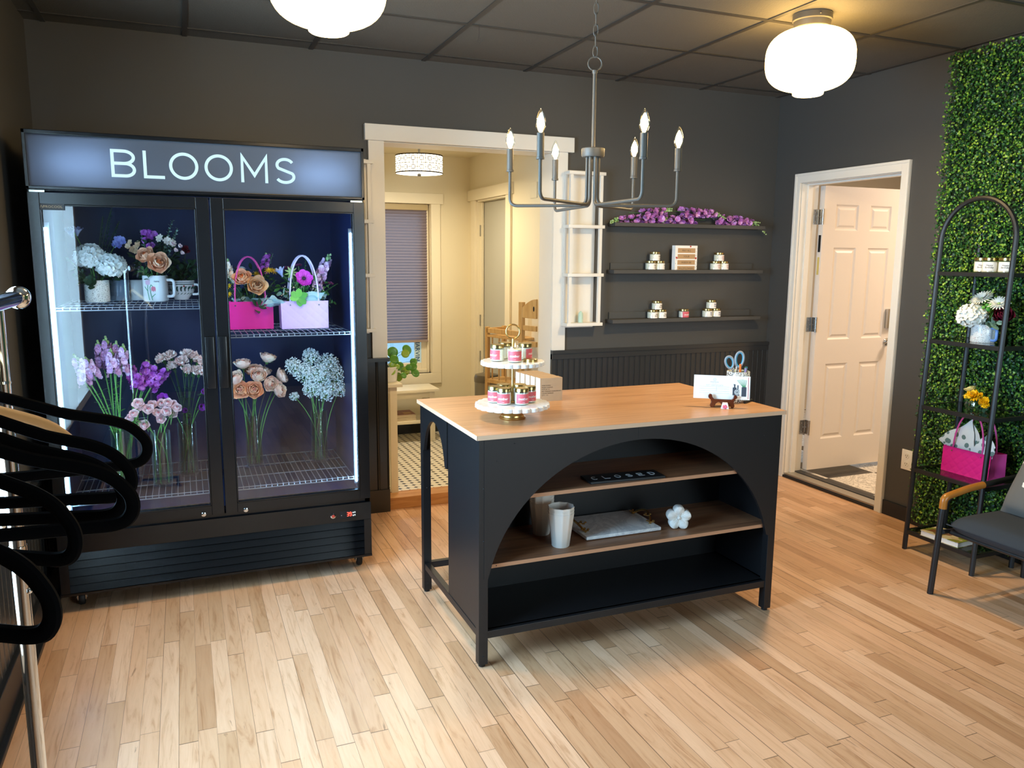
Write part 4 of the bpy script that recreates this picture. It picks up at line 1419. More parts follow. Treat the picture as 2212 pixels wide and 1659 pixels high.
fridge_door(-0.512, 0.064, -0.553, 0.116, 0.071, 0.109, 0.028, True)
fridge_door(0.173, 0.734, 0.122, 0.783, 0.126, 0.161, 0.208)
MB().box(0.722-FXO, 0.775-FXO, 3.69-FYO, 3.71-FYO, 1.776, 1.784).build('hinge_plate', M['steel'], fr_)
MB().box(-0.545-FXO, -0.492-FXO, 3.69-FYO, 3.71-FYO, 1.776, 1.784).build('hinge_plate', M['steel'], fr_)
for x in (-0.505, 0.730):
    st_ = MB().box(x-0.004-FXO, x+0.004-FXO, 3.738-FYO, 3.744-FYO, 0.45, 1.64)
    st_.build('light_strip', M['led'], fr_, smooth=False)
    MB().box(x-0.011-FXO, x+0.011-FXO, 3.7445-FYO, 3.754-FYO, 0.44, 1.66).build('strip_housing', M['wire'], fr_, smooth=False)
def wire_shelf(x0, x1, z, y0=3.765, y1=4.36):
    w_ = MB()
    n_ = int((x1-x0)/0.0255)
    for k in range(n_+1):
        x = x0+(x1-x0)*k/n_-FXO
        w_.tube([(x, y1-FYO, z), (x, y0+0.004-FYO, z), (x, y0-FYO, z-0.012)], 0.0017, 5)
    for (y, zz, r) in ((y0, z-0.013, 0.0028), (y0+0.004, z-0.002, 0.0022), (y0+0.2, z-0.003, 0.0025), (y0+0.4, z-0.003, 0.0025), (y1, z-0.003, 0.0028)):
        w_.tube([(x0-0.006-FXO, y-FYO, zz), (x1+0.006-FXO, y-FYO, zz)], r, 6)
    w_.build('wire_shelf', M['wire'], fr_)
ZL, ZR_, ZBOT = 1.313, 1.180, 0.470
wire_shelf(-0.498, 0.085, ZL); wire_shelf(0.155, 0.720, ZR_); wire_shelf(-0.498, 0.085, ZBOT); wire_shelf(0.155, 0.720, ZBOT)
MB().box(0.112-FXO, 0.128-FXO, 4.37-FYO, 4.385-FYO, 0.40, 1.77).build('shelf_standard', M['wire'], fr_, smooth=False)
gr = MB()
for k in range(5):
    z1_ = 0.268-k*0.036
    gr.add([(X0+0.035-FXO, 3.698-FYO, z1_), (X1-0.035-FXO, 3.698-FYO, z1_), (X1-0.035-FXO, 3.688-FYO, z1_-0.030), (X0+0.035-FXO, 3.688-FYO, z1_-0.030), (X0+0.035-FXO, 3.70-FYO, z1_-0.034), (X1-0.035-FXO, 3.70-FYO, z1_-0.034)], [(0, 1, 2, 3), (3, 2, 5, 4)])
gr.box(X0-FXO, X1-FXO, 3.690-FYO, 3.706-FYO, 0.27, 0.355).box(X0-FXO, X0+0.035-FXO, 3.688-FYO, 3.706-FYO, 0.09, 0.27).box(X1-0.035-FXO, X1-FXO, 3.688-FYO, 3.706-FYO, 0.09, 0.27)
gr.box(X0-FXO, X1-FXO, 3.684-FYO, 3.706-FYO, 0.082, 0.092)
gr.build('grille', M['fridge'], fr_, smooth=False)
MB().lathe([(0, 0.0065), (0.0065, 0.0065), (0.0072, 0.006)], 20, 0, T(0.602-FXO, 3.69-FYO, 0.305) @ RX(pi/2)).lathe([(0.0072, 0.006), (0.010, 0.005), (0.0125, 0.004), (0.0125, 0)], 20, 1, T(0.602-FXO, 3.69-FYO, 0.305) @ RX(pi/2)).build('power_switch', [mat('red switch', '#8f3a2c', 0.35, emit=0.15, ecol='#ff3020'), M['chrome']], fr_)
dp = MB().box(0.634-FXO, 0.712-FXO, 3.688-FYO, 3.690-FYO, 0.288, 0.322, 0)
segs = {'3': 'abcdg', '9': 'abcdfg'}
def seven(mb, ch, x, z, w_, h_, mi):
    P_ = {'a': ((0, h_), (w_, h_)), 'b': ((w_, h_/2), (w_, h_)), 'c': ((w_, 0), (w_, h_/2)), 'd': ((0, 0), (w_, 0)), 'e': ((0, 0), (0, h_/2)), 'f': ((0, h_/2), (0, h_)), 'g': ((0, h_/2), (w_, h_/2))}
    for s_ in segs[ch]:
        a, b = P_[s_]
        q = 0.12
        a2 = (a[0]+(b[0]-a[0])*q, a[1]+(b[1]-a[1])*q); b2 = (b[0]-(b[0]-a[0])*q, b[1]-(b[1]-a[1])*q)
        stroke(mb, [a2, b2], 0.0026, False, 0.0004, FACE_NY(x, 3.6876-FYO, z) , mi)
seven(dp, '3', 0.668-FXO, 0.297, 0.0085, 0.018, 1)
seven(dp, '9', 0.681-FXO, 0.297, 0.0085, 0.018, 1)
for (bx, bz) in ((0.698, 0.312), (0.706, 0.313), (0.698, 0.298), (0.706, 0.299)):
    dp.lathe([(0, 0.0012), (0.0036, 0.001), (0.0036, 0)], 12, 2, T(bx-FXO, 3.688-FYO, bz) @ RX(pi/2))
dp.lathe([(0, 0.0008), (0.0014, 0.0006), (0.0014, 0)], 8, 2, T(0.642-FXO, 3.688-FYO, 0.303) @ RX(pi/2))
dp.build('temperature_display', [M['dark'], M['red_led'], M['outlet']], fr_, smooth=False)
for (x, y) in ((0.742, 3.80), (-0.49, 3.79), (0.742, 4.33), (-0.49, 4.33)):
    cs_ = MB().box(x-0.03-FXO, x+0.03-FXO, y-0.03-FYO, y+0.03-FYO, 0.082, 0.09).box(x-0.018-FXO, x-0.014-FXO, y-0.012-FYO, y+0.014-FYO, 0.025, 0.085).box(x+0.014-FXO, x+0.018-FXO, y-0.012-FYO, y+0.014-FYO, 0.025, 0.085)
    cs_.tube([(x-0.022-FXO, y-FYO, 0.033), (x+0.022-FXO, y-FYO, 0.033)], 0.005, 8)
    o = cs_.build('caster', M['steel'], fr_)
    MB().lathe([(0.006, -0.012), (0.03, -0.012), (0.033, -0.008), (0.033, 0.008), (0.03, 0.012), (0.006, 0.012)], 28, 0, T(x-FXO, y-FYO, 0.033) @ RY(pi/2)).build('wheel', M['rubber'], o)

# ================================================================== FLOWERS IN THE FRIDGE
def vase(x, y, h, r, label, water):
    v = thing('glass_vase', label, 'vase', (x, y, ZBOT+0.002), 0, 'clear glass vases in the fridge')
    MB().lathe([(0, 0), (r-0.002, 0), (r, 0.003), (r, h), (r-0.0012, h+0.001), (r-0.0025, h), (r-0.0025, 0.012), (0, 0.012)], 36).build('glass', M['vase_glass'], v)
    MB().lathe([(0, 0.0125), (r-0.0032, 0.0125), (r-0.0032, water), (0, water)], 32).build('water', M['water'], v)
    return v
def stemflower(name, label, cat, group, vx, vy, head, make, smat='stem', r=0.0018, foot=None, leaves=0, lean=0.35, lm='leaf', sub=None):
    """one cut stem: foot inside the vase, head at the bloom; make(M4, parent) adds the bloom parts"""
    base = Vector((vx+foot[0], vy+foot[1], ZBOT+0.018)) if foot else Vector((vx, vy, ZBOT+0.018))
    head = Vector(head)
    t = thing(name, label, cat, base, 0, group)
    hp = head-base
    ctrl = Vector((hp.x*lean, hp.y*lean, hp.z*0.62))
    path = bez((0, 0, 0), ctrl, hp, 12)
    sm_ = MB().tube(path, r, 6)
    sm_.build('stem', M[smat], t)
    if leaves:
        lf = MB()
        for k in range(leaves):
            j = 5+int(6*k/leaves)
            p = path[j]
            a = RNG.random()*6.28
            lf.leaf(p, (cos(a), sin(a), 0.7), 0.032, 0.006, (0, 0, 1), 0.3, 0.2)
        lf.build('leaf', M[lm], t)
    ax = (path[-1]-path[-2]).normalized()
    make(t, hp, ax)
    return t
# pale blush roses
RV = (0.287, 4.150)
vase(RV[0]+0.003, RV[1], 0.262, 0.040, 'clear vase of pale blush roses, first behind the right fridge door', 0.11)
def rose_make(R, mo, mi_, tilt=None, open_=0.5):
    def mk(t, hp, ax):
        d = Vector(tilt) if tilt else ax+Vector((0, -0.25, 0.1))
        M4 = T(*hp) @ toward(d)
        m_ = MB()
        rose(m_, M4, R, 0, 1, RNG, open_)
        m_.build('bloom', [M[mo], M[mi_]], t)
        g_ = MB()
        sepal(g_, M4, R, 0)
        g_.build('sepals', M['leaf'], t)
    return mk
k_ = 4.15/4.0
def atY(x, y, z, ny):   # slide a point along its sight line to a new depth
    s_ = ny/y
    return (x*s_, ny, CAM_H+(z-CAM_H)*s_)
roses = [((0.244, 1.007), 4.15, 'pale blush rose standing upper left in its vase', (-.1, -.25, 1)), ((0.359, 1.032), 4.16, 'tallest pale blush rose, at the top right of its vase', (.25, -.1, 1)),
 ((0.216, 0.942), 4.10, 'pale rose at the left edge of the vase, middle height', (-.6, -.6, .7)), ((0.310, 0.949), 4.10, 'cream rose facing out in the middle of the rose vase', (.1, -.8, .8)),
 ((0.360, 0.916), 4.10, 'pink-backed rose right of the middle, drooping slightly', (.5, -.9, -.1)), ((0.414, 0.944), 4.15, 'pale rose furthest out to the right of the rose vase', (.9, -.3, .5)),
 ((0.399, 0.877), 4.12, 'lowest rose on the right side of the rose vase', (.7, -.6, .2)), ((0.232, 0.887), 4.08, 'low peach rose on the left facing the door', (-.3, -1, .4)),
 ((0.287, 0.884), 4.07, 'low open peach rose in the centre facing the door', (.1, -1, .4)), ((0.200, 0.877), 4.14, 'lowest rose at far left, half hidden by door edge', (-.8, -.6, .4)),
 ((0.290, 0.974), 4.17, 'rosy pink rose behind the cream one in the rose vase', (-.1, -.4, .9)), ((0.335, 0.965), 4.20, 'rose at the back of the rose vase, mostly hidden', (.2, -.2, 1))]
for k, ((x, z), y, lab, tilt) in enumerate(roses):
    hx, hy, hz = atY(x, 4.0, z, y)
    a = 2*pi*k/12+2.6
    stemflower('rose', lab, 'rose', 'blush roses in the fridge vase', RV[0], RV[1], (hx, hy, hz), rose_make(0.038, 'rose_peach' if k in (7, 8) else 'rose_pale', 'rose_pale_in', tilt, 0.75 if k in (7, 8, 10) else 0.25), 'stem_brown' if k % 3 == 1 else 'stem', 0.0022, (0.027*cos(a), 0.027*sin(a)), 0, 0.12)
# baby's breath
GV = (0.612, 4.110)
vase(GV[0], GV[1], 0.268, 0.0415, 'clear vase of white baby breath at right inside the fridge', 0.115)
def gyp_make(R, n):
    def mk(t, hp, ax):
        b_ = MB(); tw = MB()
        for i in range(int(n*1.7)):
            d = Vector((RNG.gauss(0, 1), RNG.gauss(0, 1), RNG.gauss(0.25, 0.9)))
            d = d.normalized()*R*(RNG.random()**0.45)
            p = hp+d
            b_.octa(p, RNG.uniform(0.0026, 0.0052))
            if i % 5 == 0:
                tw.tube([hp-ax*R*0.9, hp+d*0.4-ax*R*0.1, p], 0.0006, 3, caps=False)
        b_.build('blossoms', M['gyp'], t, smooth=False)
        tw.build('twigs', M['stem'], t)
    return mk
gy = [((0.488, 0.985), .042, 'baby breath spray at upper left of its vase', 170), ((0.572, 1.030), .040, 'tallest baby breath spray, top of its vase', 170), ((0.655, 0.985), .055, 'baby breath spray at upper right of its vase', 280), ((0.545, 0.945), .050, 'baby breath spray left of the middle', 260), ((0.610, 0.925), .058, 'big baby breath spray in the middle front', 340), ((0.690, 0.920), .060, 'big baby breath spray on the right side', 340), ((0.575, 0.870), .045, 'low baby breath spray left of centre', 230), ((0.645, 0.850), .050, 'low baby breath spray right of centre', 270), ((0.486, 0.832), .022, 'small stray baby breath sprig low on the left', 45), ((0.715, 0.855), .036, 'low baby breath spray at far right by the light strip', 150)]
for k, ((x, z), R, lab, n) in enumerate(gy):
    yy = 4.11+(-0.03 if k in (4, 6, 7) else 0.02*((k % 3)-1))
    hx, hy, hz = atY(x, 4.05, z, yy)
    a = 2*pi*k/10
    stemflower('baby_breath', lab, 'flower', 'baby breath in the fridge vase', GV[0], GV[1], (hx, hy, hz), gyp_make(R*1.15, int(n*1.3)), 'stem', 0.0017, (0.026*cos(a), 0.026*sin(a)), 0, 0.1)
    if k < 8:
        pass
# spray roses
PV = (-0.137, 3.925)
vase(PV[0], PV[1], 0.258, 0.0415, 'clear vase of light pink spray roses at front left in fridge', 0.125)
sprays = [[(-0.252, .81), (-0.235, .83), (-0.215, .875)], [(-0.197, .775), (-0.205, .86), (-0.175, .845)], [(-0.128, .795), (-0.138, .825), (-0.105, .83)], [(-0.075, .86), (-0.06, .845), (-0.095, .872)], [(-0.160, .865), (-0.120, .868), (-0.080, .818)]]
splab = ['light pink spray rose stem reaching furthest left in its vase', 'light pink spray rose stem left of the middle of its vase', 'light pink spray rose stem with open front blooms in the middle', 'light pink spray rose stem at the right of its vase', 'light pink spray rose stem at the back of its vase']
for k, (heads, lab) in enumerate(zip(sprays, splab)):
    hs = [Vector(atY(x, 3.85, z, 3.90+0.03*(k == 4)+RNG.uniform(-.015, .015))) for x, z in heads]
    cen = sum(hs, Vector())/3
    def mk(t, hp, ax, hs=hs):
        base = Vector(t.location)
        m_ = MB(); g_ = MB(); s_ = MB()
        for h in hs:
            p = h-base
            d = Vector((p.x*2-0.0, -0.75, 0.55))
            M4 = T(*p) @ toward(d)
            R = RNG.uniform(0.017, 0.0215)
            rose(m_, M4, R, 0, 1, RNG, 0.8)
            sepal(g_, M4, R, 0)
            s_.tube(bez(hp*0.82, hp*0.9+p*0.05, p, 6), 0.0011, 5)
        m_.build('bloom', [M['rose_pink'], M['rose_pink_in']], t)
        g_.build('sepals', M['leaf'], t)
        s_.build('side_stem', M['stem'], t)
    a = 2*pi*k/5+0.6
    stemflower('spray_rose', lab, 'rose', 'spray roses in the fridge vase', PV[0], PV[1], cen-Vector((0, 0, 0.03)), mk, 'stem', 0.0019, (0.03*cos(a), 0.03*sin(a)), 0, -0.15)
# carnations
CV = (-0.023, 4.065)
vase(CV[0], CV[1], 0.262, 0.0425, 'clear vase of blush carnations beside the fridge door edge', 0.12)
carn = [((-0.11, 1.051), 'blush carnation furthest left in its vase'), ((-0.075, 1.062), 'blush carnation second from left at the top'), ((-0.028, 1.035), 'pale carnation in front at the middle of the bunch'), ((0.02, 1.058), 'carnation at top right by the door edge'), ((0.045, 1.035), 'carnation hard against the door edge, upper'), ((-0.008, 0.993), 'lowest front carnation, facing the glass'), ((0.025, 0.99), 'low carnation right of the lowest front one'), ((0.052, 0.985), 'low carnation hard against the door edge'), ((-0.065, 1.015), 'carnation left of the middle, half shaded'), ((-0.005, 1.068), 'carnation at the very top of the bunch')]
for k, ((x, z), lab) in enumerate(carn):
    yy = 4.03 if k in (2, 5, 6, 7) else 4.09
    h = atY(x, 4.0, z, yy)
    def mk(t, hp, ax):
        m_ = MB()
        carnation(m_, T(*hp) @ toward(ax+Vector((hp.x*3, -0.6, 0.3))), 0.033, 0, RNG, 1)
        m_.build('bloom', [M['carn'], M['leaf']], t)
    a = 2*pi*k/10
    stemflower('carnation', lab, 'carnation', 'carnations in the fridge vase', CV[0], CV[1], h, mk, 'stem_dark', 0.0015, (0.026*cos(a), 0.026*sin(a)), 2, 0.2, 'leaf_dark')
# anemones share the carnation vase
anem = [((-0.115, .866), 'purple anemone standing above the spray roses', 0.030, (-.2, -1, .3)), ((0.052, .89), 'purple anemone by the door edge, upper one', 0.024, (.6, -.7, .2)), ((0.045, .822), 'purple anemone by the door edge, middle one', 0.028, (.3, -.9, -.1)), ((-0.021, .805), 'small half-closed purple anemone, lowest of four', 0.020, (-.3, -.8, .2))]
for k, ((x, z), lab, R, tilt) in enumerate(anem):
    h = atY(x, 4.0, z, 4.02 if k else 4.01)
    def mk(t, hp, ax, R=R, tilt=tilt, k=k):
        m_ = MB()
        M4 = T(*hp) @ toward(tilt)
        cupflower(m_, M4, R, 7, 0, 1, RNG, 0.7 if k == 0 else 0.3)
        m_.build('bloom', [M['anemone'], M['anem_eye']], t)
        g_ = MB()
        for q in range(9):
            a = q*0.7
            g_.leaf(hp+Vector((0, 0, -0.012)), (cos(a), sin(a), -0.1+0.3*(q % 2)), 0.026, 0.005, (0, 0, 1), 0.2, 0.2)
        g_.build('leaf_collar', M['leaf'], t)
    stemflower('anemone', lab, 'anemone', 'anemones in the fridge vase', CV[0], CV[1], h, mk, 'stem', 0.002, (0.02*cos(k*1.7), -0.02+0.01*sin(k)), 0, 0.1)
# snapdragons and stock in one vase
SV = (-0.306, 3.985)
vase(SV[0], SV[1], 0.262, 0.0425, 'clear vase of lilac snapdragons and violet stock, behind the hangers', 0.12)
snaps = [((-0.475, 1.09), (-0.425, 0.975), 'snapdragon leaning furthest left, almost faded', 0), ((-0.43, 1.075), (-0.395, 0.985), 'lilac snapdragon in front on the left', 0), ((-0.375, 1.15), (-0.355, 1.02), 'dusky snapdragon with green tip left of the tallest', 1), ((-0.343, 1.168), (-0.330, 1.03), 'tallest snapdragon with green bud tip', 1), ((-0.300, 1.145), (-0.305, 1.02), 'dusky snapdragon right of the tallest', 1), ((-0.270, 1.13), (-0.285, 1.005), 'lilac snapdragon at the right of the bunch', 0), ((-0.325, 1.11), (-0.315, 0.995), 'lilac snapdragon in the middle front', 0), ((-0.45, 1.03), (-0.435, 0.96), 'low lilac snapdragon at the left edge', 0)]
for k, ((tx, tz), (bx, bz), lab, deep) in enumerate(snaps):
    yy = 4.0 + (0.03 if deep else -0.02)
    top = Vector(atY(tx, 4.0, tz, yy)); bot = Vector(atY(bx, 4.0, bz, yy))
    a = 2*pi*k/8+0.3
    def mk(t, hp, ax, top=top, deep=deep):
        base = Vector(t.location)
        f_, b_ = MB(), MB()
        spike(f_, b_, hp, top-base, 0.030, 17, RNG, 0, 0, 0.26, 'snap')
        f_.build('florets', M['snap_deep' if deep else 'snap'], t)
        b_.tube([hp, top-base], 0.0016, 5)
        b_.build('buds', M['bud'], t)
    stemflower('snapdragon', lab, 'flower', 'snapdragons in the fridge vase', SV[0], SV[1], bot, mk, 'stem', 0.003, (0.024*cos(a), 0.024*sin(a)), 7, 0.3, 'leaf_bright')
stocks = [((-0.255, 1.03), (-0.235, 0.95), 'violet stock at the left of its cluster'), ((-0.175, 1.045), (-0.195, 0.945), 'violet stock with pale green tip at the top'), ((-0.14, 1.02), (-0.185, 0.935), 'violet stock in the middle of the cluster'), ((-0.088, 1.0), (-0.15, 0.94), 'violet stock leaning out to the right'), ((-0.125, 0.965), (-0.17, 0.915), 'lowest violet stock, in front'), ((-0.215, 0.985), (-0.225, 0.915), 'low violet stock next to the snapdragons')]
for k, ((tx, tz), (bx, bz), lab) in enumerate(stocks):
    yy = 4.05-(0.03 if k > 3 else 0)
    top = Vector(atY(tx, 4.05, tz, yy)); bot = Vector(atY(bx, 4.05, bz, yy))
    a = 2*pi*k/6
    def mk(t, hp, ax, top=top):
        base = Vector(t.location)
        f_, b_ = MB(), MB()
        spike(f_, b_, hp, top-base, 0.034, 15, RNG, 0, 0, 0.14, 'stock')
        f_.build('florets', M['stock'], t)
        b_.build('buds', M['bud'], t)
    stemflower('stock_flower', lab, 'flower', 'stocks in the fridge vase', SV[0], SV[1], bot, mk, 'stem', 0.0026, (0.02*cos(a)+0.012, 0.02*sin(a)), 3, 0.25)

# ---- upper left shelf: mugs with posies
def mug_handle(mb, r, z0, z1, out, th, mi=0, ang=0.0, flat=1.0):
    pts = round_path([(r-0.003, 0, z1), (r+out, 0, z1), (r+out, 0, z0), (r-0.003, 0, z0)], out*0.62, 6)
    mb.tube(pts, th, 10, False, mi, RZ(ang), True, flat)
def mug(name, label, x, y, z, r, h, mats, handle=None, rot=0, lip=0.0025, square=0.0):
    t = thing(name, label, 'mug', (x, y, z), rot, 'mugs holding posies in the fridge')
    md = (lambda a, r_, z_: 1.0/((abs(cos(a))**5+abs(sin(a))**5)**0.2)) if square else None
    MB().lathe([(0, 0), (r*0.94, 0), (r, 0.005), (r, h-0.002), (r-0.001, h), (r-lip-0.001, h), (r-lip-0.001, 0.008), (0, 0.008)], 48, 0, None, md).build('body', mats[0], t)
    if handle:
        hm = MB()
        mug_handle(hm, r, handle[0], handle[1], handle[2], handle[3], 0, handle[4])
        hm.build('handle', mats[1], t)
    return t
ZM = ZL+0.003
mug('mug', 'cream mug with black speckles holding white hydrangea, in the fridge', -0.372, 4.14, ZM, 0.053, 0.100, [M['speckle']])
mug('mug', 'slate blue mug with navy handle behind the speckled mug', -0.290, 4.262, ZM, 0.046, 0.098, [M['slate_glaze'], M['navy_glaze']], (0.012, 0.082, 0.026, 0.006, RAD(215)))
tm = mug('mug', 'white square mug painted with two tulips, in the fridge', -0.124, 4.150, ZM, 0.050, 0.121, [M['white_china'], M['white_china']], (0.022, 0.100, 0.034, 0.0075, 0.0), RAD(-14), square=1)
pt = MB()
def blob2(mb, pts, cx, cz, s_, mi):
    mb.add([(cx+p[0]*s_, -0.0508, cz+p[1]*s_) for p in pts], [tuple(range(len(pts)))], mi)
tul = [(-.5, -.6), (0, -.75), (.5, -.6), (.62, 0), (.5, .75), (.25, .35), (0, .8), (-.25, .35), (-.5, .75), (-.62, 0)]
blob2(pt, tul, -0.020, 0.090, 0.017, 0); blob2(pt, [(p[0], -p[1]) for p in tul], 0.004, 0.058, 0.017, 1)
for pts in ([(-0.020, 0.078), (-0.022, 0.045), (-0.016, 0.006)], [(0.002, 0.070), (-0.006, 0.078), (-0.012, 0.066), (-0.008, 0.03), (-0.002, 0.006)], [(-0.022, 0.05), (-0.034, 0.07)], [(-0.005, 0.02), (0.012, 0.036)]):
    stroke(pt, pts, 0.0032, False, 0.0003, T(0, -0.0505, 0) @ RX(pi/2), 2)
vs, fs = text2d('nana', 0.013, 0.008)
pt.add(vs, fs, 3, FACE_NY(0.020, -0.0508, 0.094))
pt.build('painted_tulips', [M['tulip_lilac'], M['tulip_pink'], M['glaze_green'], M['ink']], tm, smooth=False)
bw = thing('teacup', 'wide white cup with green leaf pattern and red hearts behind the tulip mug', 'cup', (-0.012, 4.275, ZM), 0)
MB().lathe([(0, 0), (0.032, 0), (0.034, 0.004), (0.036, 0.008), (0.058, 0.036), (0.064, 0.065), (0.063, 0.094), (0.060, 0.094), (0.060, 0.06), (0.03, 0.012), (0, 0.012)], 44).build('bowl', M['white_china'], bw)
lp = MB()
for k in range(22):
    a = 2*pi*k/22
    for (dz, da) in ((0.026, 0.05), (0.04, -0.06), (0.052, 0.06)):
        z = dz
        r = 0.0385+0.0268*min(1, max(0, (z-0.008)/0.05))**0.8
        p = Vector((cos(a+da)*r, sin(a+da)*r, z))
        lp.leaf(p, (cos(a)*0.4-sin(a)*da*10, sin(a)*0.4+cos(a)*da*10, 0.8), 0.019, 0.0050, (cos(a), sin(a), 0.2), 0, 0, 0)
lp.lathe([(0.0645, 0.074), (0.0648, 0.074), (0.0648, 0.078), (0.0645, 0.078)], 40, 0, closed=True).lathe([(0.0640, 0.084), (0.0643, 0.084), (0.0643, 0.087), (0.0640, 0.087)], 40, 0, closed=True)
for k in range(8):
    a = 2*pi*k/8+0.2
    lp.ball((cos(a)*0.0645, sin(a)*0.0645, 0.067), 0.0048, 8, 6, 1, None, (0.8, 0.8, 1))
lp.build('painted_pattern', [M['siren_green'], M['red']], bw)
hm = MB(); mug_handle(hm, 0.058, 0.026, 0.074, 0.03, 0.006, 0, RAD(-20)); hm.build('handle', M['white_china'], bw)
mug('mug', 'plain grey white mug half hidden between slate mug and tulip mug', -0.205, 4.300, ZM, 0.042, 0.095, [M['matte_white'], M['matte_white']], (0.016, 0.08, 0.026, 0.0055, RAD(200)))

def posy(name, label, cat, anchor, pos, mk, group, smat='stem_dark', r=0.0014, ctrl=0.6):
    """one stem of an arrangement rooted at anchor, bloom at pos"""
    anchor, pos = Vector(anchor), Vector(pos)
    t = thing(name, label, cat, anchor, 0, group)
    hp = pos-anchor
    MB().tube(bez((0, 0, 0), (hp.x*0.3, hp.y*0.3, hp.z*ctrl), hp, 8), r, 5).build('stem', M[smat], t)
    mk(t, hp)
    return t
def mk_bloom(fn, mats, part='bloom'):
    def mk(t, hp):
        m_ = MB(); fn(m_, hp); m_.build(part, [M[x] for x in mats], t)
    return mk
def mk_sprig(n, L, W, m_, round_=True):
    def mk(t, hp):
        q = MB(); sprig(q, (hp.x*0.3, hp.y*0.3, hp.z*0.35), hp, n, L, W, 0, None, RNG, round_)
        q.build('leaves', M[m_], t)
    return mk
def A4(x, z, y, ref=4.0): return atY(x, ref, z, y)
G1 = 'posy in the speckled mug'
a1 = (-0.372, 4.14, ZM+0.03)
posy('hydrangea', 'big white hydrangea head at left in the speckled mug', 'flower', a1, A4(-0.372, 1.525, 4.11, 3.93), mk_bloom(lambda m_, h: hydrangea(m_, h, 0.062, 0, RNG, 62), ['petal_white']), G1, 'stem', 0.003)
posy('hydrangea', 'white hydrangea head at right, drooping over the slate mug', 'flower', a1, A4(-0.292, 1.485, 4.10, 3.93), mk_bloom(lambda m_, h: hydrangea(m_, h, 0.060, 0, RNG, 62), ['petal_white']), G1, 'stem', 0.003)
posy('freesia', 'pale blue freesia above the hydrangea at far left', 'flower', a1, A4(-0.431, 1.625, 4.18), mk_bloom(lambda m_, h: [petal(m_, T(h.x+dx, h.y, h.z+dz) @ toward((dx*10, -.3, 1)), kk*2*pi/6, 0.004, -0.02, 0.045, 0.011, 1.35, 0.5, 0.3, 0.05, 0) for dx, dz in ((-0.014, 0), (0.012, 0.006)) for kk in range(6)], ['freesia']), G1, 'stem', 0.002)
posy('green_filler', 'tall airy green filler above the hydrangeas', 'foliage', a1, A4(-0.278, 1.735, 4.22), mk_sprig(26, 0.016, 0.004, 'leaf_dark', False), G1)
posy('green_filler', 'thin green filler left of the tall one', 'foliage', a1, A4(-0.315, 1.70, 4.24), mk_sprig(20, 0.014, 0.004, 'leaf_dark', False), G1)
posy('green_filler', 'thin green filler leaning right behind the hydrangeas', 'foliage', a1, A4(-0.25, 1.68, 4.25), mk_sprig(20, 0.016, 0.004, 'leaf_dark', False), G1)
posy('delphinium', 'soft blue flower just right of the hydrangea tops', 'flower', a1, A4(-0.262, 1.592, 4.2), mk_bloom(lambda m_, h: [floret(m_, T(h.x+RNG.uniform(-.016, .016), h.y, h.z+RNG.uniform(-.018, .018)) @ toward((RNG.uniform(-1, 1), -1, .3)), 0.02, 5, 0, RNG) for _ in range(7)], ['blue_fl']), G1, 'stem', 0.0016)
posy('eucalyptus', 'dark round leaf sprig hanging low at left of speckled mug', 'foliage', a1, A4(-0.43, 1.452, 4.06, 3.93), mk_sprig(14, 0.034, 0.014, 'leaf_dark'), G1)
posy('eucalyptus', 'round leaf sprig over the rim of the speckled mug', 'foliage', a1, A4(-0.385, 1.425, 4.04, 3.93), mk_sprig(12, 0.032, 0.014, 'leaf_dark'), G1)
posy('eucalyptus', 'pale long leaf sticking out left under the hydrangea', 'foliage', a1, A4(-0.455, 1.51, 4.08, 3.93), mk_sprig(4, 0.045, 0.010, 'leaf_grey', False), G1)
G2 = 'posy in the tulip mug'
a2 = (-0.124, 4.15, ZM+0.03)
posy('rose', 'peach rose at left above the tulip mug', 'rose', a2, A4(-0.147, 1.527, 4.10, 3.93), mk_bloom(lambda m_, h: rose(m_, T(*h) @ toward((-.4, -.8, .6)), 0.034, 0, 1, RNG, .8), ['rose_peach', 'rose_peach_in']), G2, 'stem', 0.002)
posy('rose', 'apricot rose in front above the tulip mug', 'rose', a2, A4(-0.100, 1.495, 4.07, 3.93), mk_bloom(lambda m_, h: rose(m_, T(*h) @ toward((.1, -1, .35)), 0.040, 0, 1, RNG, .9), ['rose_peach', 'rose_peach_in']), G2, 'stem', 0.002)
posy('stock_flower', 'violet stock sprig above the peach roses', 'flower', a2, A4(-0.135, 1.605, 4.18), mk_bloom(lambda m_, h: [floret(m_, T(h.x+RNG.uniform(-.025, .025), h.y, h.z+RNG.uniform(-.035, .03)) @ toward((RNG.uniform(-1, 1), -1, .3)), 0.016, 5, 0, RNG) for _ in range(12)], ['stock']), G2)
posy('alstroemeria', 'pale pink flower upper right of the peach roses', 'flower', a2, A4(-0.058, 1.595, 4.14), mk_bloom(lambda m_, h: [floret(m_, T(h.x+dx, h.y, h.z+dz) @ toward((dx*30, -1, .4)), 0.022, 8, 0, RNG, .2, .3) for dx, dz in ((0, 0), (-.03, .012), (.018, -.01))], ['petal_cream']), G2)
posy('waxflower', 'light pink buds at the right of the tulip mug posy', 'flower', a2, A4(-0.022, 1.55, 4.13), mk_bloom(lambda m_, h: [cupflower(m_, T(h.x+dx, h.y, h.z+dz) @ toward((.5, -.5, .6)), 0.016, 5, 0, 0, RNG, .35) for dx, dz in ((-.02, .03), (.012, .02), (.02, -.012), (-.008, 0.0))], ['rose_pink']), G2)
posy('green_filler', 'seeded green spike standing tall above the tulip mug', 'foliage', a2, A4(-0.03, 1.69, 4.2), mk_sprig(24, 0.02, 0.008, 'leaf_grey'), G2)
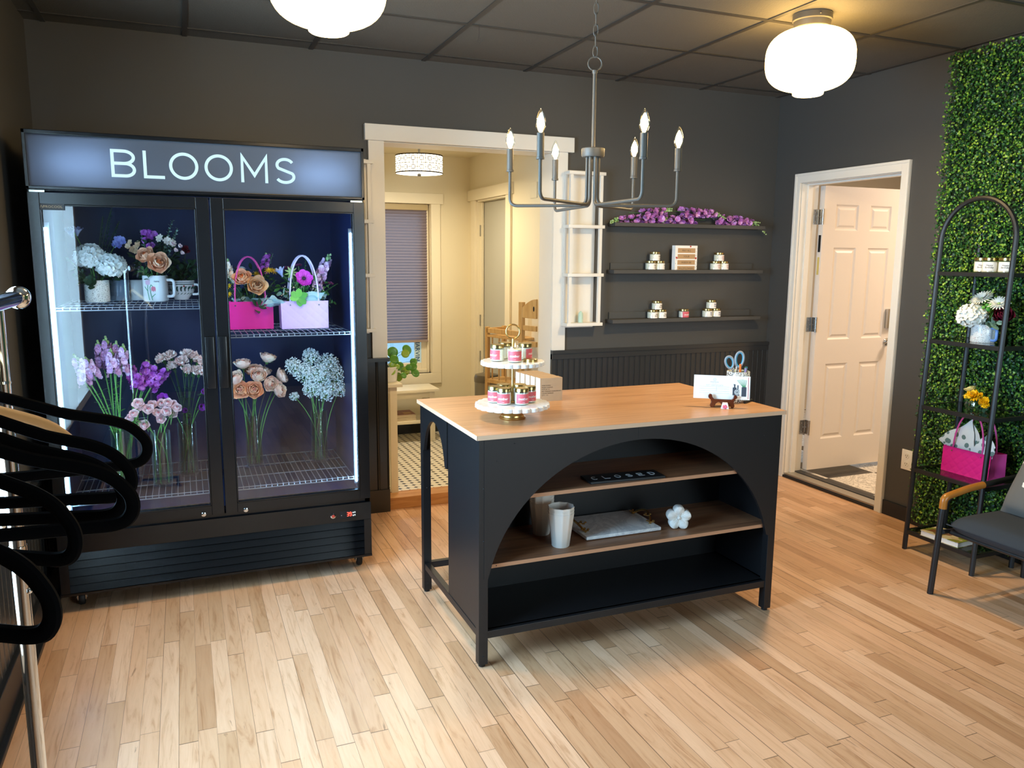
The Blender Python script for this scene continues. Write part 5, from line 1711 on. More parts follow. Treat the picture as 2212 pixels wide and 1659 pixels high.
posy('green_filler', 'seeded green spike right of the violet stock', 'foliage', a2, A4(-0.012, 1.655, 4.2), mk_sprig(20, 0.02, 0.008, 'leaf_grey'), G2)
posy('green_filler', 'small green tip left of the violet stock', 'foliage', a2, A4(-0.17, 1.645, 4.2), mk_sprig(14, 0.018, 0.007, 'leaf_grey'), G2)
posy('hypericum', 'dusky flower cluster between the hydrangea and the peach roses', 'flower', a2, A4(-0.195, 1.575, 4.2), mk_bloom(lambda m_, h: [floret(m_, T(h.x+RNG.uniform(-.03, .03), h.y, h.z+RNG.uniform(-.03, .03)) @ toward((RNG.uniform(-1, 1), -1, .3)), 0.014, 5, 0, RNG) for _ in range(9)], ['rose_tan']), G2)
for k, (x, z, y, n) in enumerate(((-0.165, 1.47, 4.08, 'long green leaves left of the apricot rose'), (-0.06, 1.62, 4.22, 'dark leafy sprig behind the pale pink flower'), (-0.20, 1.52, 4.2, 'dark leafy sprig deep behind the peach rose'), (-0.05, 1.47, 4.12, 'dark leaves right under the apricot rose'))):
    posy('leaf_sprig', n, 'foliage', a2, A4(x, z, y, 3.93 if y < 4.15 else 4.0), mk_sprig(9, 0.042, 0.010, 'leaf_dark' if k else 'leaf', False), G2)
G3 = 'posy in the leaf-patterned cup'
a3 = (-0.012, 4.275, ZM+0.03)
for k, (x, z, n) in enumerate(((-0.01, 1.47, 'dark leaves spilling from the leaf-patterned cup'), (0.03, 1.50, 'dark leaves at right above the leaf-patterned cup'), (0.05, 1.455, 'dark leaves by the door edge above the cup'))):
    posy('leaf_sprig', n, 'foliage', a3, A4(x, z, 4.22), mk_sprig(9, 0.04, 0.015, 'leaf_dark'), G3)
posy('red_carnation', 'dim red flower at the door edge above the cup', 'flower', a3, A4(0.02, 1.555, 4.26), mk_bloom(lambda m_, h: carnation(m_, T(*h) @ toward((0, -.8, .6)), 0.022, 0, RNG, 1), ['burgundy', 'leaf_dark']), G3)

# ---- upper right shelf: two paper bags with flowers
ZG = ZR_+0.003
def quilt_bag(name, label, loc, w_, d_, h_, mats, cord, arch, rot=0, quilt=True, lean=0.004, group=None, side_mat=None):
    t = thing(name, label, 'gift bag', loc, rot, group)
    b_ = MB()
    hw, hd = w_/2, d_/2
    q = 0.9
    vs = [(-hw*0.985, -hd, 0), (hw*0.985, -hd, 0), (hw*0.985, hd, 0), (-hw*0.985, hd, 0), (-hw, -hd*q, h_), (hw, -hd*q, h_), (hw, hd*q, h_), (-hw, hd*q, h_)]
    b_.add(vs, [(0, 3, 2, 1)], 0)
    # front and back with embossed diamond quilting
    def face(y0, y1, sgn):
        nx, nz = 36, 18
        def fn(u, v):
            x = (-hw+w_*u)*(0.985+0.015*v)
            z = h_*v
            y = y0+(y1-y0)*v
            e = 0
            if quilt:
                p1 = (x/0.046+z/0.042) % 1.0; p2 = (x/0.046-z/0.042) % 1.0
                e = 0.0013*min(1.0, 5*min(p1, 1-p1))*min(1.0, 5*min(p2, 1-p2))
            return (x, y-sgn*e, z)
        b_.grid(fn, nx*2, nz*2, 0)
    face(-hd, -hd*q, 1); face(hd, hd*q, -1)
    for s_ in (-1, 1):
        xa, xb = s_*hw*0.985, s_*hw
        b_.add([(xa, -hd, 0), (xa, hd, 0), (xb, hd*q, h_), (xb, -hd*q, h_), (s_*(hw-0.02), 0, h_), (s_*(hw-0.012)*0.985, 0, 0.02)], [(0, 5, 4, 3), (5, 1, 2, 4), (0, 1, 5)], 1)
    b_.build('body', mats, t, angle=25)
    for s_ in (-1, 1):
        y = s_*hd*q*0.92
        aw = arch[0]
        pts = [(-aw, y, h_*0.86)]
        pts += [(-aw*cos(pi*k/18), y+s_*0.0-0.12*arch[2]*sin(pi*k/18)*s_, h_*0.9+(arch[1]-h_*0.9)*sin(pi*k/18)**0.85) for k in range(19)]
        pts += [(aw, y, h_*0.86)]
        MB().tube(pts, arch[3], 8).build('cord_handle', cord, t)
        for sx in (-1, 1):
            if s_ < 0:
                MB().lathe([(0, 0.002), (0.0035, 0.0018), (0.004, 0)], 12, 0, T(sx*aw, -hd*q-0.0035, h_*0.86) @ RX(pi/2)).build('eyelet', M['steel'], t)
    return t
quilt_bag('gift_bag', 'hot pink paper bag of roses in the fridge beside the lilac bag', (0.292, 4.045, ZG), 0.208, 0.10, 0.132, [M['bag_pink'], M['bag_pink_edge']], M['cord_pink'], (0.070, 0.345, 0.10, 0.0035), 0, False, group='flower bags in the fridge')
quilt_bag('gift_bag', 'pale lilac quilted paper bag with anemone at right in the fridge', (0.540, 4.005, ZG), 0.226, 0.10, 0.134, [M['bag_lilac'], M['bag_lilac']], M['cord_lilac'], (0.068, 0.352, 0.10, 0.004), 0, True, group='flower bags in the fridge')
def tissue(name, label, pts_list, loc, matn='tissue', group=None):
    t_ = MB()
    for (a, b, c_, d_) in pts_list:
        a, b, c_, d_ = Vector(a), Vector(b), Vector(c_), Vector(d_)
        def fn(u, v):
            p = (a*(1-u)+b*u)*(1-v)+(d_*(1-u)+c_*u)*v
            wv = 0.006*sin(u*9+v*5)+0.004*sin(v*13+u*3)
            return p+Vector((wv*0.4, wv, wv*0.5))
        t_.grid(fn, 10, 8)
    o = t_.build(name, M[matn])
    return tag(o, label, 'tissue paper', group)
tissue('tissue_paper', 'blue grey tissue paper fanned out of the lilac bag', [((0.47, 3.965, 1.30), (0.45, 4.03, 1.30), (0.345, 3.97, 1.285), (0.40, 3.93, 1.335)), ((0.45, 3.97, 1.305), (0.47, 4.02, 1.31), (0.385, 3.95, 1.345), (0.35, 3.93, 1.31)), ((0.53, 3.97, 1.30), (0.60, 3.97, 1.30), (0.64, 3.97, 1.355), (0.55, 3.96, 1.36)), ((0.58, 4.03, 1.31), (0.64, 4.0, 1.31), (0.655, 4.0, 1.345), (0.6, 4.02, 1.36))], None)
tissue('tissue_paper', 'pale tissue paper edge showing along the pink bag top', [((0.215, 4.03, 1.30), (0.38, 4.03, 1.30), (0.385, 4.02, 1.33), (0.21, 4.02, 1.335)), ((0.34, 4.00, 1.29), (0.37, 4.0, 1.31), (0.365, 3.985, 1.345), (0.34, 3.985, 1.30))], None, 'tissue')
G4 = 'flowers in the pink bag'
b1 = (0.295, 4.05, ZG+0.06)
def B4(x, z, y): return atY(x, 3.95, z, y)
posy('rose', 'peach rose at left over the hot pink bag', 'rose', b1, B4(0.257, 1.425, 4.02), mk_bloom(lambda m_, h: rose(m_, T(*h) @ toward((-.2, -.8, .55)), 0.036, 0, 1, RNG, .8), ['rose_peach', 'rose_peach_in']), G4, 'stem', 0.002)
posy('rose', 'tan rose at right over the hot pink bag', 'rose', b1, B4(0.318, 1.39, 4.00), mk_bloom(lambda m_, h: rose(m_, T(*h) @ toward((.15, -1, .4)), 0.039, 0, 1, RNG, .9), ['rose_tan', 'rose_tan_in']), G4, 'stem', 0.002)
def sp_make(top, R, n, mat_, style, bf=.2):
    def mk(t, hp):
        f_, b_ = MB(), MB()
        tp = Vector(top)-Vector(t.location)
        spike(f_, b_, hp, tp, R, n, RNG, 0, 0, bf, style)
        f_.build('florets', M[mat_], t)
        b_.tube([hp, tp], 0.0014, 5)
        b_.build('buds', M['bud'], t)
    return mk
posy('stock_flower', 'violet stock rising right of the pink bag handles', 'flower', b1, B4(0.35, 1.44, 4.07), sp_make(B4(0.372, 1.545, 4.07), 0.027, 15, 'stock', 'stock', .1), G4)
posy('green_filler', 'pale green tip beyond the violet stock, over pink bag', 'foliage', b1, B4(0.400, 1.545, 4.1), mk_sprig(12, 0.02, 0.006, 'leaf_grey'), G4)
posy('yellow_flower', 'yellow flower right of the pink bag handles', 'flower', b1, B4(0.375, 1.462, 4.03), mk_bloom(lambda m_, h: [daisy(m_, T(h.x+dx, h.y, h.z+dz) @ toward((dx*20, -.6, .6)), 0.021, 9, 0, 0, RNG) for dx, dz in ((0, 0), (.022, -.002))], ['yellow']), G4)
posy('yellow_flower', 'small yellow flower above the tan rose', 'flower', b1, B4(0.317, 1.447, 4.06), mk_bloom(lambda m_, h: daisy(m_, T(*h) @ toward((0, -.7, .6)), 0.018, 9, 0, 0, RNG), ['yellow']), G4)
posy('yellow_flower', 'small yellow flower at far left edge of the pink bag', 'flower', b1, B4(0.195, 1.39, 4.05), mk_bloom(lambda m_, h: [daisy(m_, T(h.x, h.y, h.z+dz) @ toward((-.4, -.7, .5)), 0.016, 9, 0, 0, RNG) for dz in (0, -.04)], ['yellow']), G4)
posy('daisy', 'small white daisy above the peach rose', 'flower', b1, B4(0.257, 1.472, 4.07), mk_bloom(lambda m_, h: daisy(m_, T(*h) @ toward((.1, -.35, .9)), 0.018, 18, 0, 1, RNG), ['petal_white', 'bud']), G4)
posy('snapdragon', 'cream snapdragon at far left of the pink bag', 'flower', b1, B4(0.200, 1.42, 4.04), sp_make(B4(0.190, 1.525, 4.05), 0.024, 12, 'petal_cream', 'snap', .25), G4, 'stem', 0.0016)
for k, (x, z, y, L, n) in enumerate(((0.225, 1.35, 4.0, .045, 'broad dark leaves over the left of the pink bag'), (0.33, 1.30, 3.985, .06, 'long dark leaf hanging over the pink bag front'), (0.41, 1.42, 4.05, .03, 'fine leafy sprig reaching right from the pink bag'), (0.37, 1.40, 4.08, .035, 'dark sprig between the pink and lilac bags'), (0.27, 1.36, 4.07, .04, 'dark leaves behind the peach rose'))):
    posy('leaf_sprig', n, 'foliage', b1, B4(x, z, y), mk_sprig(10 if L < .05 else 5, L, L*.3, 'leaf_dark' if k != 2 else 'leaf', False), G4)
G5 = 'flowers in the lilac bag'
b2 = (0.54, 4.01, ZG+0.06)
posy('anemone', 'magenta anemone with dark eye inside the lilac handle', 'anemone', b2, B4(0.538, 1.425, 3.97), mk_bloom(lambda m_, h: cupflower(m_, T(*h) @ toward((0, -1, .25)), 0.042, 7, 0, 1, RNG, .8), ['magenta', 'anem_eye']), G5, 'stem', 0.002)
posy('snapdragon', 'lilac snapdragon with green tip at right of lilac bag', 'flower', b2, B4(0.612, 1.43, 4.03), sp_make(B4(0.668, 1.545, 4.04), 0.030, 16, 'snap', 'snap', .3), G5, 'stem', 0.002)
posy('snapdragon', 'short lilac snapdragon behind the magenta anemone', 'flower', b2, B4(0.600, 1.375, 4.02), sp_make(B4(0.607, 1.45, 4.03), 0.027, 10, 'snap', 'snap', .1), G5, 'stem', 0.002)
for (x, z, n) in ((0.515, 1.487, 'wine scabiosa high inside the lilac handle'), (0.625, 1.40, 'wine scabiosa right of the anemone'), (0.665, 1.40, 'wine scabiosa furthest right over the lilac bag'), (0.462, 1.475, 'dim wine scabiosa at the left of the lilac handle')):
    posy('scabiosa', n, 'flower', b2, B4(x, z, 4.03), mk_bloom(lambda m_, h: [floret(m_, T(h.x+RNG.uniform(-.008, .008), h.y, h.z) @ toward((RNG.uniform(-1, 1), -.5, 1)), 0.011, 6, 0, RNG) for _ in range(5)], ['wine']), G5, 'stem', 0.0012)
posy('freesia', 'pale blue freesia at the left of the lilac handle', 'flower', b2, B4(0.430, 1.46, 4.0), mk_bloom(lambda m_, h: [petal(m_, T(*h) @ toward((-.4, -.3, 1)), kk*pi/3, 0.004, -0.03, 0.05, 0.010, 1.4, .6, .3, 0, 0) for kk in range(6)], ['freesia']), G5)
posy('green_bud', 'green love-in-a-mist bud at left inside lilac handle', 'flower', b2, B4(0.480, 1.455, 4.0), mk_bloom(lambda m_, h: [m_.ball(h, 0.016, 10, 8, 0, None, (.8, .8, 1.3))]+[m_.leaf(h, (cos(q), -.3, sin(q)), .034, .004, (0, -1, 0), .1, .1, 0) for q in [i*.7 for i in range(9)]], ['bud']), G5)
posy('leaf_sprig', 'bright green leaves hanging over the lilac bag front', 'foliage', b2, B4(0.512, 1.335, 3.955), lambda t, hp: [(lambda q: ([q.leaf(hp, d, .045, .016, (0, -1, .2), .1, .1, 0, True) for d in ((-.7, -.2, .5), (0, -.3, 1), (.9, -.2, .4), (.1, -.3, -.9), (-.9, -.3, -.1), (.6, -.3, -.6))], q.build('leaves', M['leaf_bright'], t)))(MB())], G5)
for k, (x, z, y, L, m_, n) in enumerate(((0.645, 1.36, 3.99, .04, 'leaf', 'rounded green leaf right of the lilac handle foot'), (0.43, 1.355, 3.98, .06, 'leaf_grey', 'long grey green leaf left of the lilac bag'), (0.68, 1.31, 3.98, .035, 'leaf', 'green leaves hanging right of the lilac bag'), (0.575, 1.37, 4.03, .03, 'leaf_dark', 'dark leaves under the magenta anemone'), (0.55, 1.52, 4.06, .012, 'leaf', 'fine upright fern inside the lilac handle'), (0.70, 1.40, 4.05, .012, 'leaf', 'fine grass arching right of the lilac bag'))):
    posy('leaf_sprig', n, 'foliage', b2, B4(x, z, y), mk_sprig(8 if L > .02 else 18, L, L*.32, m_, L in (.04, .035)), G5)

def greens(label, group, c, rx, ry, h, n, L, m_, seed, lo=0.0):
    """dense low mass of leaves filling an arrangement"""
    r_ = random.Random(seed)
    t = thing('greenery', label, 'foliage', c, 0, group)
    q = MB()
    for i in range(n):
        a = r_.random()*6.283
        e = math.sqrt(r_.random())
        zz_ = r_.uniform(lo, 1.0)
        k = 0.45+0.55*math.sin(min(1, zz_+0.15)*pi*0.8)
        p = Vector((cos(a)*e*rx*k, sin(a)*e*ry*k, zz_*h))
        d = Vector((p.x/rx+r_.uniform(-.6, .6), p.y/ry*0.6+r_.uniform(-.6, .4), r_.uniform(-.5, .9)))
        q.leaf(p, d, L*r_.uniform(.6, 1.2), L*.30*r_.uniform(.7, 1.2), (r_.uniform(-.4, .4), -.5, .8), .2, .15, 0, r_.random() < .5, 4)
    q.build('leaves', M[m_], t)
greens('dark leaf cushion under the white hydrangeas in the speckled mug', G1, (-0.36, 4.16, ZM+0.085), 0.085, 0.05, 0.10, 70, 0.036, 'leaf_dark', 1)
greens('dark leaf cushion around the peach roses in the tulip mug', G2, (-0.115, 4.19, ZM+0.10), 0.100, 0.05, 0.20, 120, 0.034, 'leaf_dark', 2)
greens('dark leaf cushion filling the leaf-patterned cup', G3, (0.0, 4.275, ZM+0.085), 0.060, 0.05, 0.11, 70, 0.034, 'leaf_dark', 3)
greens('green leaf cushion behind the roses in the hot pink bag', G4, (0.300, 4.065, ZG+0.115), 0.120, 0.045, 0.17, 130, 0.034, 'leaf_dark', 4)
greens('green leaf cushion behind the anemone in the lilac bag', G5, (0.545, 4.030, ZG+0.115), 0.120, 0.045, 0.15, 120, 0.030, 'leaf', 5)
greens('tiny cream filler blossoms among the lilac bag flowers', G5, (0.54, 4.0, ZG+0.125), 0.125, 0.05, 0.09, 150, 0.008, 'petal_cream', 6)

# ================================================================== ISLAND
IX0, IX1, IY0, IY1, IZ = 0.9405, 2.3347, 2.6014, 3.3979, 0.9016
isl = thing('island_counter', 'black shelved counter island with arched front and oak laminate top', 'counter', (IX0, IY0, 0))
def P_(mb, name, m_, **kw):
    return mb.build(name, m_, isl, **kw)
W_, D_ = IX1-IX0, IY1-IY0
P_(MB().box(0.001, W_-0.001, 0.001, D_-0.001, IZ-0.0175, IZ).box(0, W_, 0, 0.0012, IZ-0.0172, IZ-0.0006, 1).box(0, 0.0012, 0, D_, IZ-0.0172, IZ-0.0006, 1).box(W_-0.0012, W_, 0, D_, IZ-0.0172, IZ-0.0006, 1), 'counter_top', [M['island_top'], M['edge_wood']], smooth=False)
lg = 0.036
g0 = 0.012
for (x, y) in ((g0, g0), (W_-g0-lg, g0), (g0, D_-g0-lg), (W_-g0-lg, D_-g0-lg)):
    l_ = MB().box(x, x+lg, y, y+lg, 0.012, IZ-0.018)
    l_.lathe([(0, 0), (0.013, 0), (0.013, 0.012)], 16, 0, T(x+lg/2, y+lg/2, 0))
    for z in (0.045, 0.5, 0.70):
        l_.ball((x+lg/2, y-0.0005, z), 0.003, 8, 6)
    P_(l_, 'leg', M['island_black'], smooth=False, bevel=0.001)
P_(MB().box(g0+lg, W_-g0-lg, g0+0.004, g0+0.03, 0.113, 0.142), 'bottom_rail', M['island_black'], smooth=False, bevel=0.001)
P_(MB().box(g0+0.004, g0+0.03, g0+lg, D_-g0-lg, 0.113, 0.142), 'bottom_rail', M['island_black'], smooth=False, bevel=0.001)
P_(MB().box(W_-g0-0.03, W_-g0-0.004, g0+lg, D_-g0-lg, 0.113, 0.142), 'bottom_rail', M['island_black'], smooth=False, bevel=0.001)
P_(MB().box(g0+lg, W_-g0-lg, D_-g0-0.03, D_-g0-0.004, 0.113, 0.142), 'bottom_rail', M['island_black'], smooth=False, bevel=0.001)
# front arch panel : coordinates are world x minus IX0
def arch_poly(xa, xb, zt, xc, hw, zb_, h, zfoot, rr, n=40):
    """band from zt down to an elliptical arch; feet end at zfoot with a rounded inner corner"""
    pl_ = [(xa, zfoot), (xa, zt), (xb, zt), (xb, zfoot)]
    t0 = math.asin(min(1, (zfoot+rr-zb_)/h))
    xr = xc+hw*cos(t0)
    pl_ += [(xr+rr*0.8, zfoot), (xr+rr*0.25, zfoot+rr*0.25)]
    for k in range(n+1):
        t_ = t0+(pi-2*t0)*k/n
        pl_.append((xc+hw*cos(t_), zb_+h*sin(t_)))
    pl_ += [(xc-hw*cos(t0)-rr*0.25, zfoot+rr*0.25), (xc-hw*cos(t0)-rr*0.8, zfoot)]
    return pl_
fa = arch_poly(g0+lg*0.55, W_-g0-lg*0.55, IZ-0.019, 1.632-IX0, 0.652, 0.25, 0.582, 0.352, 0.02)
fp = MB().prism(fa, 0.014, 0, T(0, g0+0.014-0.002, 0) @ RX(pi/2))
for (x, z) in ((0.15, 0.86), (0.08, 0.80), (0.55, 0.86), (1.29, 0.80), (0.08, 0.40)):
    fp.ball((x, g0-0.002, z), 0.0022, 8, 6)
fp.box(0.675, 0.722, g0-0.003, g0, 0.838, 0.882)
P_(fp, 'front_arch_panel', M['island_black'], smooth=False)
# left side: solid panel then arched panel
YS = 3.0-IY0
P_(MB().box(g0+0.006, g0+0.020, g0+lg, YS, 0.13, IZ-0.018), 'side_panel', M['island_black'], smooth=False, bevel=0.001)
sa = arch_poly(YS+0.002, D_-g0-lg*0.55, IZ-0.019, 3.187-IY0, 0.158, 0.62, 0.217, 0.676, 0.016)
P_(MB().prism(sa, 0.013, 0, T(g0+0.002, 0, 0) @ Matrix(((0, 0, 1, 0), (1, 0, 0, 0), (0, 1, 0, 0), (0, 0, 0, 1)))), 'side_arch_panel', M['island_black'], smooth=False)
P_(MB().box(W_-g0-0.020, W_-g0-0.006, g0+lg, YS, 0.13, IZ-0.018), 'side_panel', M['island_black'], smooth=False, bevel=0.001)
P_(MB().prism(sa, 0.013, 0, T(W_-g0-0.015, 0, 0) @ Matrix(((0, 0, 1, 0), (1, 0, 0, 0), (0, 1, 0, 0), (0, 0, 0, 1)))), 'side_arch_panel', M['island_black'], smooth=False)
P_(MB().box(g0+0.02, W_-g0-0.02, YS-0.014, YS, 0.13, IZ-0.018), 'back_panel', M['island_black'], smooth=False)
P_(MB().box(g0+0.02, W_-g0-0.02, g0+0.02, YS-0.014, 0.128, 0.142), 'bottom_deck', M['island_black'], smooth=False)
def ishelf(zt):
    s_ = MB().box(g0+0.02, W_-g0-0.02, 0.030, YS-0.014, zt-0.015, zt, 0).box(g0+0.02, W_-g0-0.02, 0.0285, 0.030, zt-0.0148, zt-0.0004, 1)
    P_(s_, 'shelf', [M['island_shelf'], mat('tan shelf edge', '#b98a68', 0.5)], smooth=False)
ZS1, ZS2 = 0.655, 0.399
ishelf(ZS1); ishelf(ZS2)
# ---- things on the shelves
cl = thing('closed_sign', 'black board reading CLOSED in pale letters, lying on upper island shelf', 'sign', (1.606, 2.702, ZS1), RAD(-4.0))
MB().rbox(-0.165, 0.165, -0.052, 0.052, 0, 0.008, 0.001).build('board', M['black'], cl)
lt = MB()
xx = -0.128
for ch in 'CLOSED':
    letter(lt, ch, xx-0.012, -0.018, 0.025, 0.036, 0.0036, T(0, 0, 0.008) @ Matrix.Diagonal((1, 1, 0.3, 1)))
    xx += 0.0512
lt.build('lettering', mat('pale sign letters', '#c9cdd0', 0.5), cl, smooth=False)
fl = lambda n_, amt: (lambda a, r, z: 1+amt*(cos(n_*a)+0.25*cos(2*n_*a))*min(1, z/0.05))
def pot(label, x, y, z, group):
    p_ = MB().lathe([(0, 0), (0.033, 0), (0.0355, 0.003), (0.0505, 0.137), (0.0515, 0.1395), (0.049, 0.139), (0.034, 0.006), (0, 0.006)], 80, 0, None, fl(10, 0.038))
    o = p_.build('fluted_pot', M['matte_white'])
    o.location = (x, y, z)
    return tag(o, label, 'pot', group)
nm = ['outer', 'middle', 'inner']
fl1 = ['front white fluted pot on lower island shelf, outermost of the nested stack', 'white fluted pot nested second inside the front stack of pots', 'top white fluted pot nested inside the front stack of pots']
for k in range(3):
    pot(fl1[k], 1.336, 2.716, ZS2+0.0125*k, 'nested fluted pots')
fl2 = ['rear fluted pot in shadow behind the front pots, outermost of its nest', 'fluted pot nested second in the rear stack in shadow', 'fluted pot nested third in the rear stack in shadow', 'topmost fluted pot of the rear stack in shadow']
for k in range(4):
    pot(fl2[k], 1.322, 2.872, ZS2+0.0135*k, 'nested fluted pots')
tr = thing('marble_tray', 'grey veined marble tray with branch handles on the lower island shelf', 'tray', (1.632, 2.842, ZS2), RAD(-0.6))
MB().rbox(-0.175, 0.175, -0.126, 0.126, 0.004, 0.018, 0.004).build('slab', M['marble_grey'], tr)
for sgn in (-1, 1):
    br = MB()
    x0_ = 0.152*sgn
    pts = bez((x0_, -0.075, 0.018), (x0_+0.05*sgn, 0.0, 0.085), (x0_, 0.075, 0.018), 14)
    br.tube(pts, 0.0045, 8)
    for (yy, nn) in ((-0.072, 5), (0.07, 5), (-0.045, 4)):
        for k in range(nn):
            a = 2*pi*k/nn
            c_ = Vector((x0_+0.004*sgn, yy, 0.024 if abs(yy) > .05 else 0.045))
            q = c_+Vector((cos(a)*0.014, sin(a)*0.014, 0.006))
            br.tube([c_, q], 0.0022, 6)
            br.ball(q, 0.0058, 8, 6, 0, None, (1, 1, .6))
    br.build('branch_handle', M['gold'], tr)
fw_ = thing('ceramic_flower', 'white five-petal ceramic flower standing on the lower island shelf', 'ornament', (1.895, 2.722, ZS2+0.0485), RAD(-22))
fm = MB()
Nn = 80
def fshape(a, y):
    lob = abs(cos(2.5*(a-pi/2)))**0.6
    return 0.0365+0.0165*lob
rings = []
for (s_, y) in ((0.0, 0.02), (0.9, 0.02), (1.0, 0.014), (1.0, -0.010), (0.96, -0.016), (0.7, -0.0195), (0.35, -0.012), (0.16, -0.010)):
    if s_ == 0:
        continue
    rings.append([(fshape(2*pi*k/Nn, y)*s_*cos(2*pi*k/Nn), y+(0.006*(abs(cos(2.5*(2*pi*k/Nn-pi/2)))**3) * (-1 if 0.3 < s_ < .97 and y < 0 else 0)), fshape(2*pi*k/Nn, y)*s_*sin(2*pi*k/Nn)) for k in range(Nn)])
vs = [p for r_ in rings for p in r_]
fs = []
for r_ in range(len(rings)-1):
    for k in range(Nn):
        k2 = (k+1) % Nn
        fs.append((r_*Nn+k, r_*Nn+k2, (r_+1)*Nn+k2, (r_+1)*Nn+k))
fs.append(tuple(range(Nn)))
fs.append(tuple((len(rings)-1)*Nn+k for k in range(Nn)))
fm.add(vs, fs)
fm.build('petals', M['matte_white'], fw_, angle=60)
ctr = MB().ball((0, -0.011, 0), 0.0085, 12, 8)
for k in range(5):
    for q in (-0.22, 0, 0.22):
        a = pi/2+2*pi*k/5+q
        ctr.tube([(0.010*cos(a), -0.013, 0.010*sin(a)), (0.030*cos(a), -0.0235+abs(q)*0.01, 0.030*sin(a))], [0.0016, 0.0006], 6)
ctr.build('flower_centre', M['matte_white'], fw_)

# ================================================================== ON THE ISLAND
TZ = IZ
TSX, TSY = 1.182, 2.857
ts = thing('tiered_stand', 'two-tier scalloped marble cake stand with gold ring, on the island', 'cake stand', (TSX, TSY, TZ))
MB().lathe([(0, 0), (0.051, 0), (0.053, 0.003), (0.053, 0.007), (0.047, 0.010), (0.046, 0.016), (0.040, 0.020), (0.037, 0.027), (0.030, 0.036), (0.028, 0.0455), (0, 0.0455)], 40).build('foot', M['gold'], ts)
sc_ = lambda n_: (lambda a, r, z: 1.0 if r < 0.1 else 1-0.085*(1-abs(cos(n_*a/2))**0.5))
def plate(R, z0_, zt_, n_):
    MB().lathe([(0, z0_), (R*0.97, z0_), (R, z0_+0.002), (R, zt_-0.002), (R*0.985, zt_), (R*0.80, zt_), (0, zt_)], n_*10, 0, None, sc_(n_)).build('plate', M['marble'], ts, angle=25)
plate(0.149, 0.0455, 0.0630, 24)
plate(0.127, 0.2145, 0.2310, 24)
pole_ = MB().tube([(0, 0, 0.06), (0, 0, 0.305)], 0.0052, 12)
pole_.lathe([(0.010, 0.063), (0.011, 0.066), (0.006, 0.07)], 16)
pole_.build('pole', M['gold'], ts)
rg = MB().tube([(0.026*cos(2*pi*k/32)*0.93, 0.026*sin(2*pi*k/32)*-0.36, 0.343+0.0285*sin(2*pi*k/32)*0+0.0285*sin(2*pi*k/32)) for k in range(32)], 0.0036, 10, True)
rg2 = MB()
vx = Vector((cos(0.39), -sin(0.39), 0))
rg2.tube([vx*(0.0265*cos(2*pi*k/36))+Vector((0, 0, 0.345+0.0275*sin(2*pi*k/36))) for k in range(36)], 0.0036, 10, True)
rg2.tube([(0, 0, 0.300), (0, 0, 0.318)], [0.0055, 0.0042], 12)
rg2.build('ring_handle', M['gold'], ts)
CAMD = math.atan2(-1, -0.40)   # direction from the stand toward the viewer (angle in XY)
def make_jar(label, loc, rot, r, h, text, lab_mat, ink, lid=True, group=None, tsz=None, lcov=0.62, wax='wax', lit=False, lz=(0.12, 0.68), cat='candle', name='candle_jar', small=None, extra=None):
    j = thing(name, label, cat, loc, rot, group)
    hb = h*0.83 if lid else h*0.88
    MB().lathe([(0, 0.001), (r*0.9, 0), (r, 0.003), (r, hb-0.006), (r*0.93, hb-0.001), (r*0.93, hb+0.004)], 36).build('glass', M['glass'], j)
    MB().lathe([(0, 0.003), (r*0.93, 0.003), (r*0.955, 0.006), (r*0.955, hb*0.88), (0, hb*0.88)], 32).build('wax', M[wax], j)
    lb = MB()
    z0_, z1_ = h*lz[0], h*lz[1]
    n_ = 20
    vs, fs = [], []
    for k in range(n_+1):
        a = -pi/2-lcov*pi+2*lcov*pi*k/n_
        for z in (z0_, z1_):
            vs.append(((r+0.0004)*cos(a), (r+0.0004)*sin(a), z))
        if k:
            fs.append((2*k-2, 2*k, 2*k+1, 2*k-1))
    lb.add(vs, fs)
    lines = text if isinstance(text, list) else [text]
    nl = len(lines)
    for i, ln in enumerate(lines):
        sz = tsz or (z1_-z0_)*0.5/nl
        v2, f2 = text2d(ln, sz, 0.012)
        cyl_wrap(lb, v2, f2, r+0.0007, -pi/2, (z0_+z1_)/2+((nl-1)/2-i)*sz*0.95, 1)
    if small:
        v2, f2 = text2d(small, sz*0.28)
        cyl_wrap(lb, v2, f2, r+0.0007, -pi/2, z0_+(z1_-z0_)*0.13, 1)
    lb.build('label', [M[lab_mat], M[ink]], j, smooth=True)
    if lid:
        MB().lathe([(r*0.985, hb-0.002), (r*0.985, h-0.0015), (r*0.95, h), (0, h)], 36).build('lid', M['gold_lid'], j)
    if lit:
        MB().tube([(0, 0, hb*0.88), (0.001, 0, hb*0.88+0.009)], 0.0009, 6).build('wick', M['dark'], j)
        MB().lathe([(0, -0.001), (0.0022, 0.002), (0.0028, 0.006), (0.0016, 0.012), (0, 0.019)], 10, 0, T(0.001, 0, hb*0.88+0.007)).build('flame', M['flame'], j)
    return j
JR, JH = 0.0276, 0.0655
LZ_, UZ_ = TZ+0.063, TZ+0.231
RD = RAD(-22)
low = [((1.136, 2.833), -0.12, 'front left rose-labelled candle on the lower tier of cake stand'), ((1.201, 2.808), 0.28, 'front right rose-labelled candle on the lower tier of cake stand'), ((1.119, 2.889), -0.35, 'rose-labelled candle at far left on the lower tier'), ((1.249, 2.846), 0.55, 'rose-labelled candle at far right on the lower tier'), ((1.170, 2.924), 0.9, 'rose-labelled candle at back left of lower tier, only lid showing'), ((1.232, 2.903), 1.4, 'rose-labelled candle at back right of lower tier, half behind pole')]
proto = None
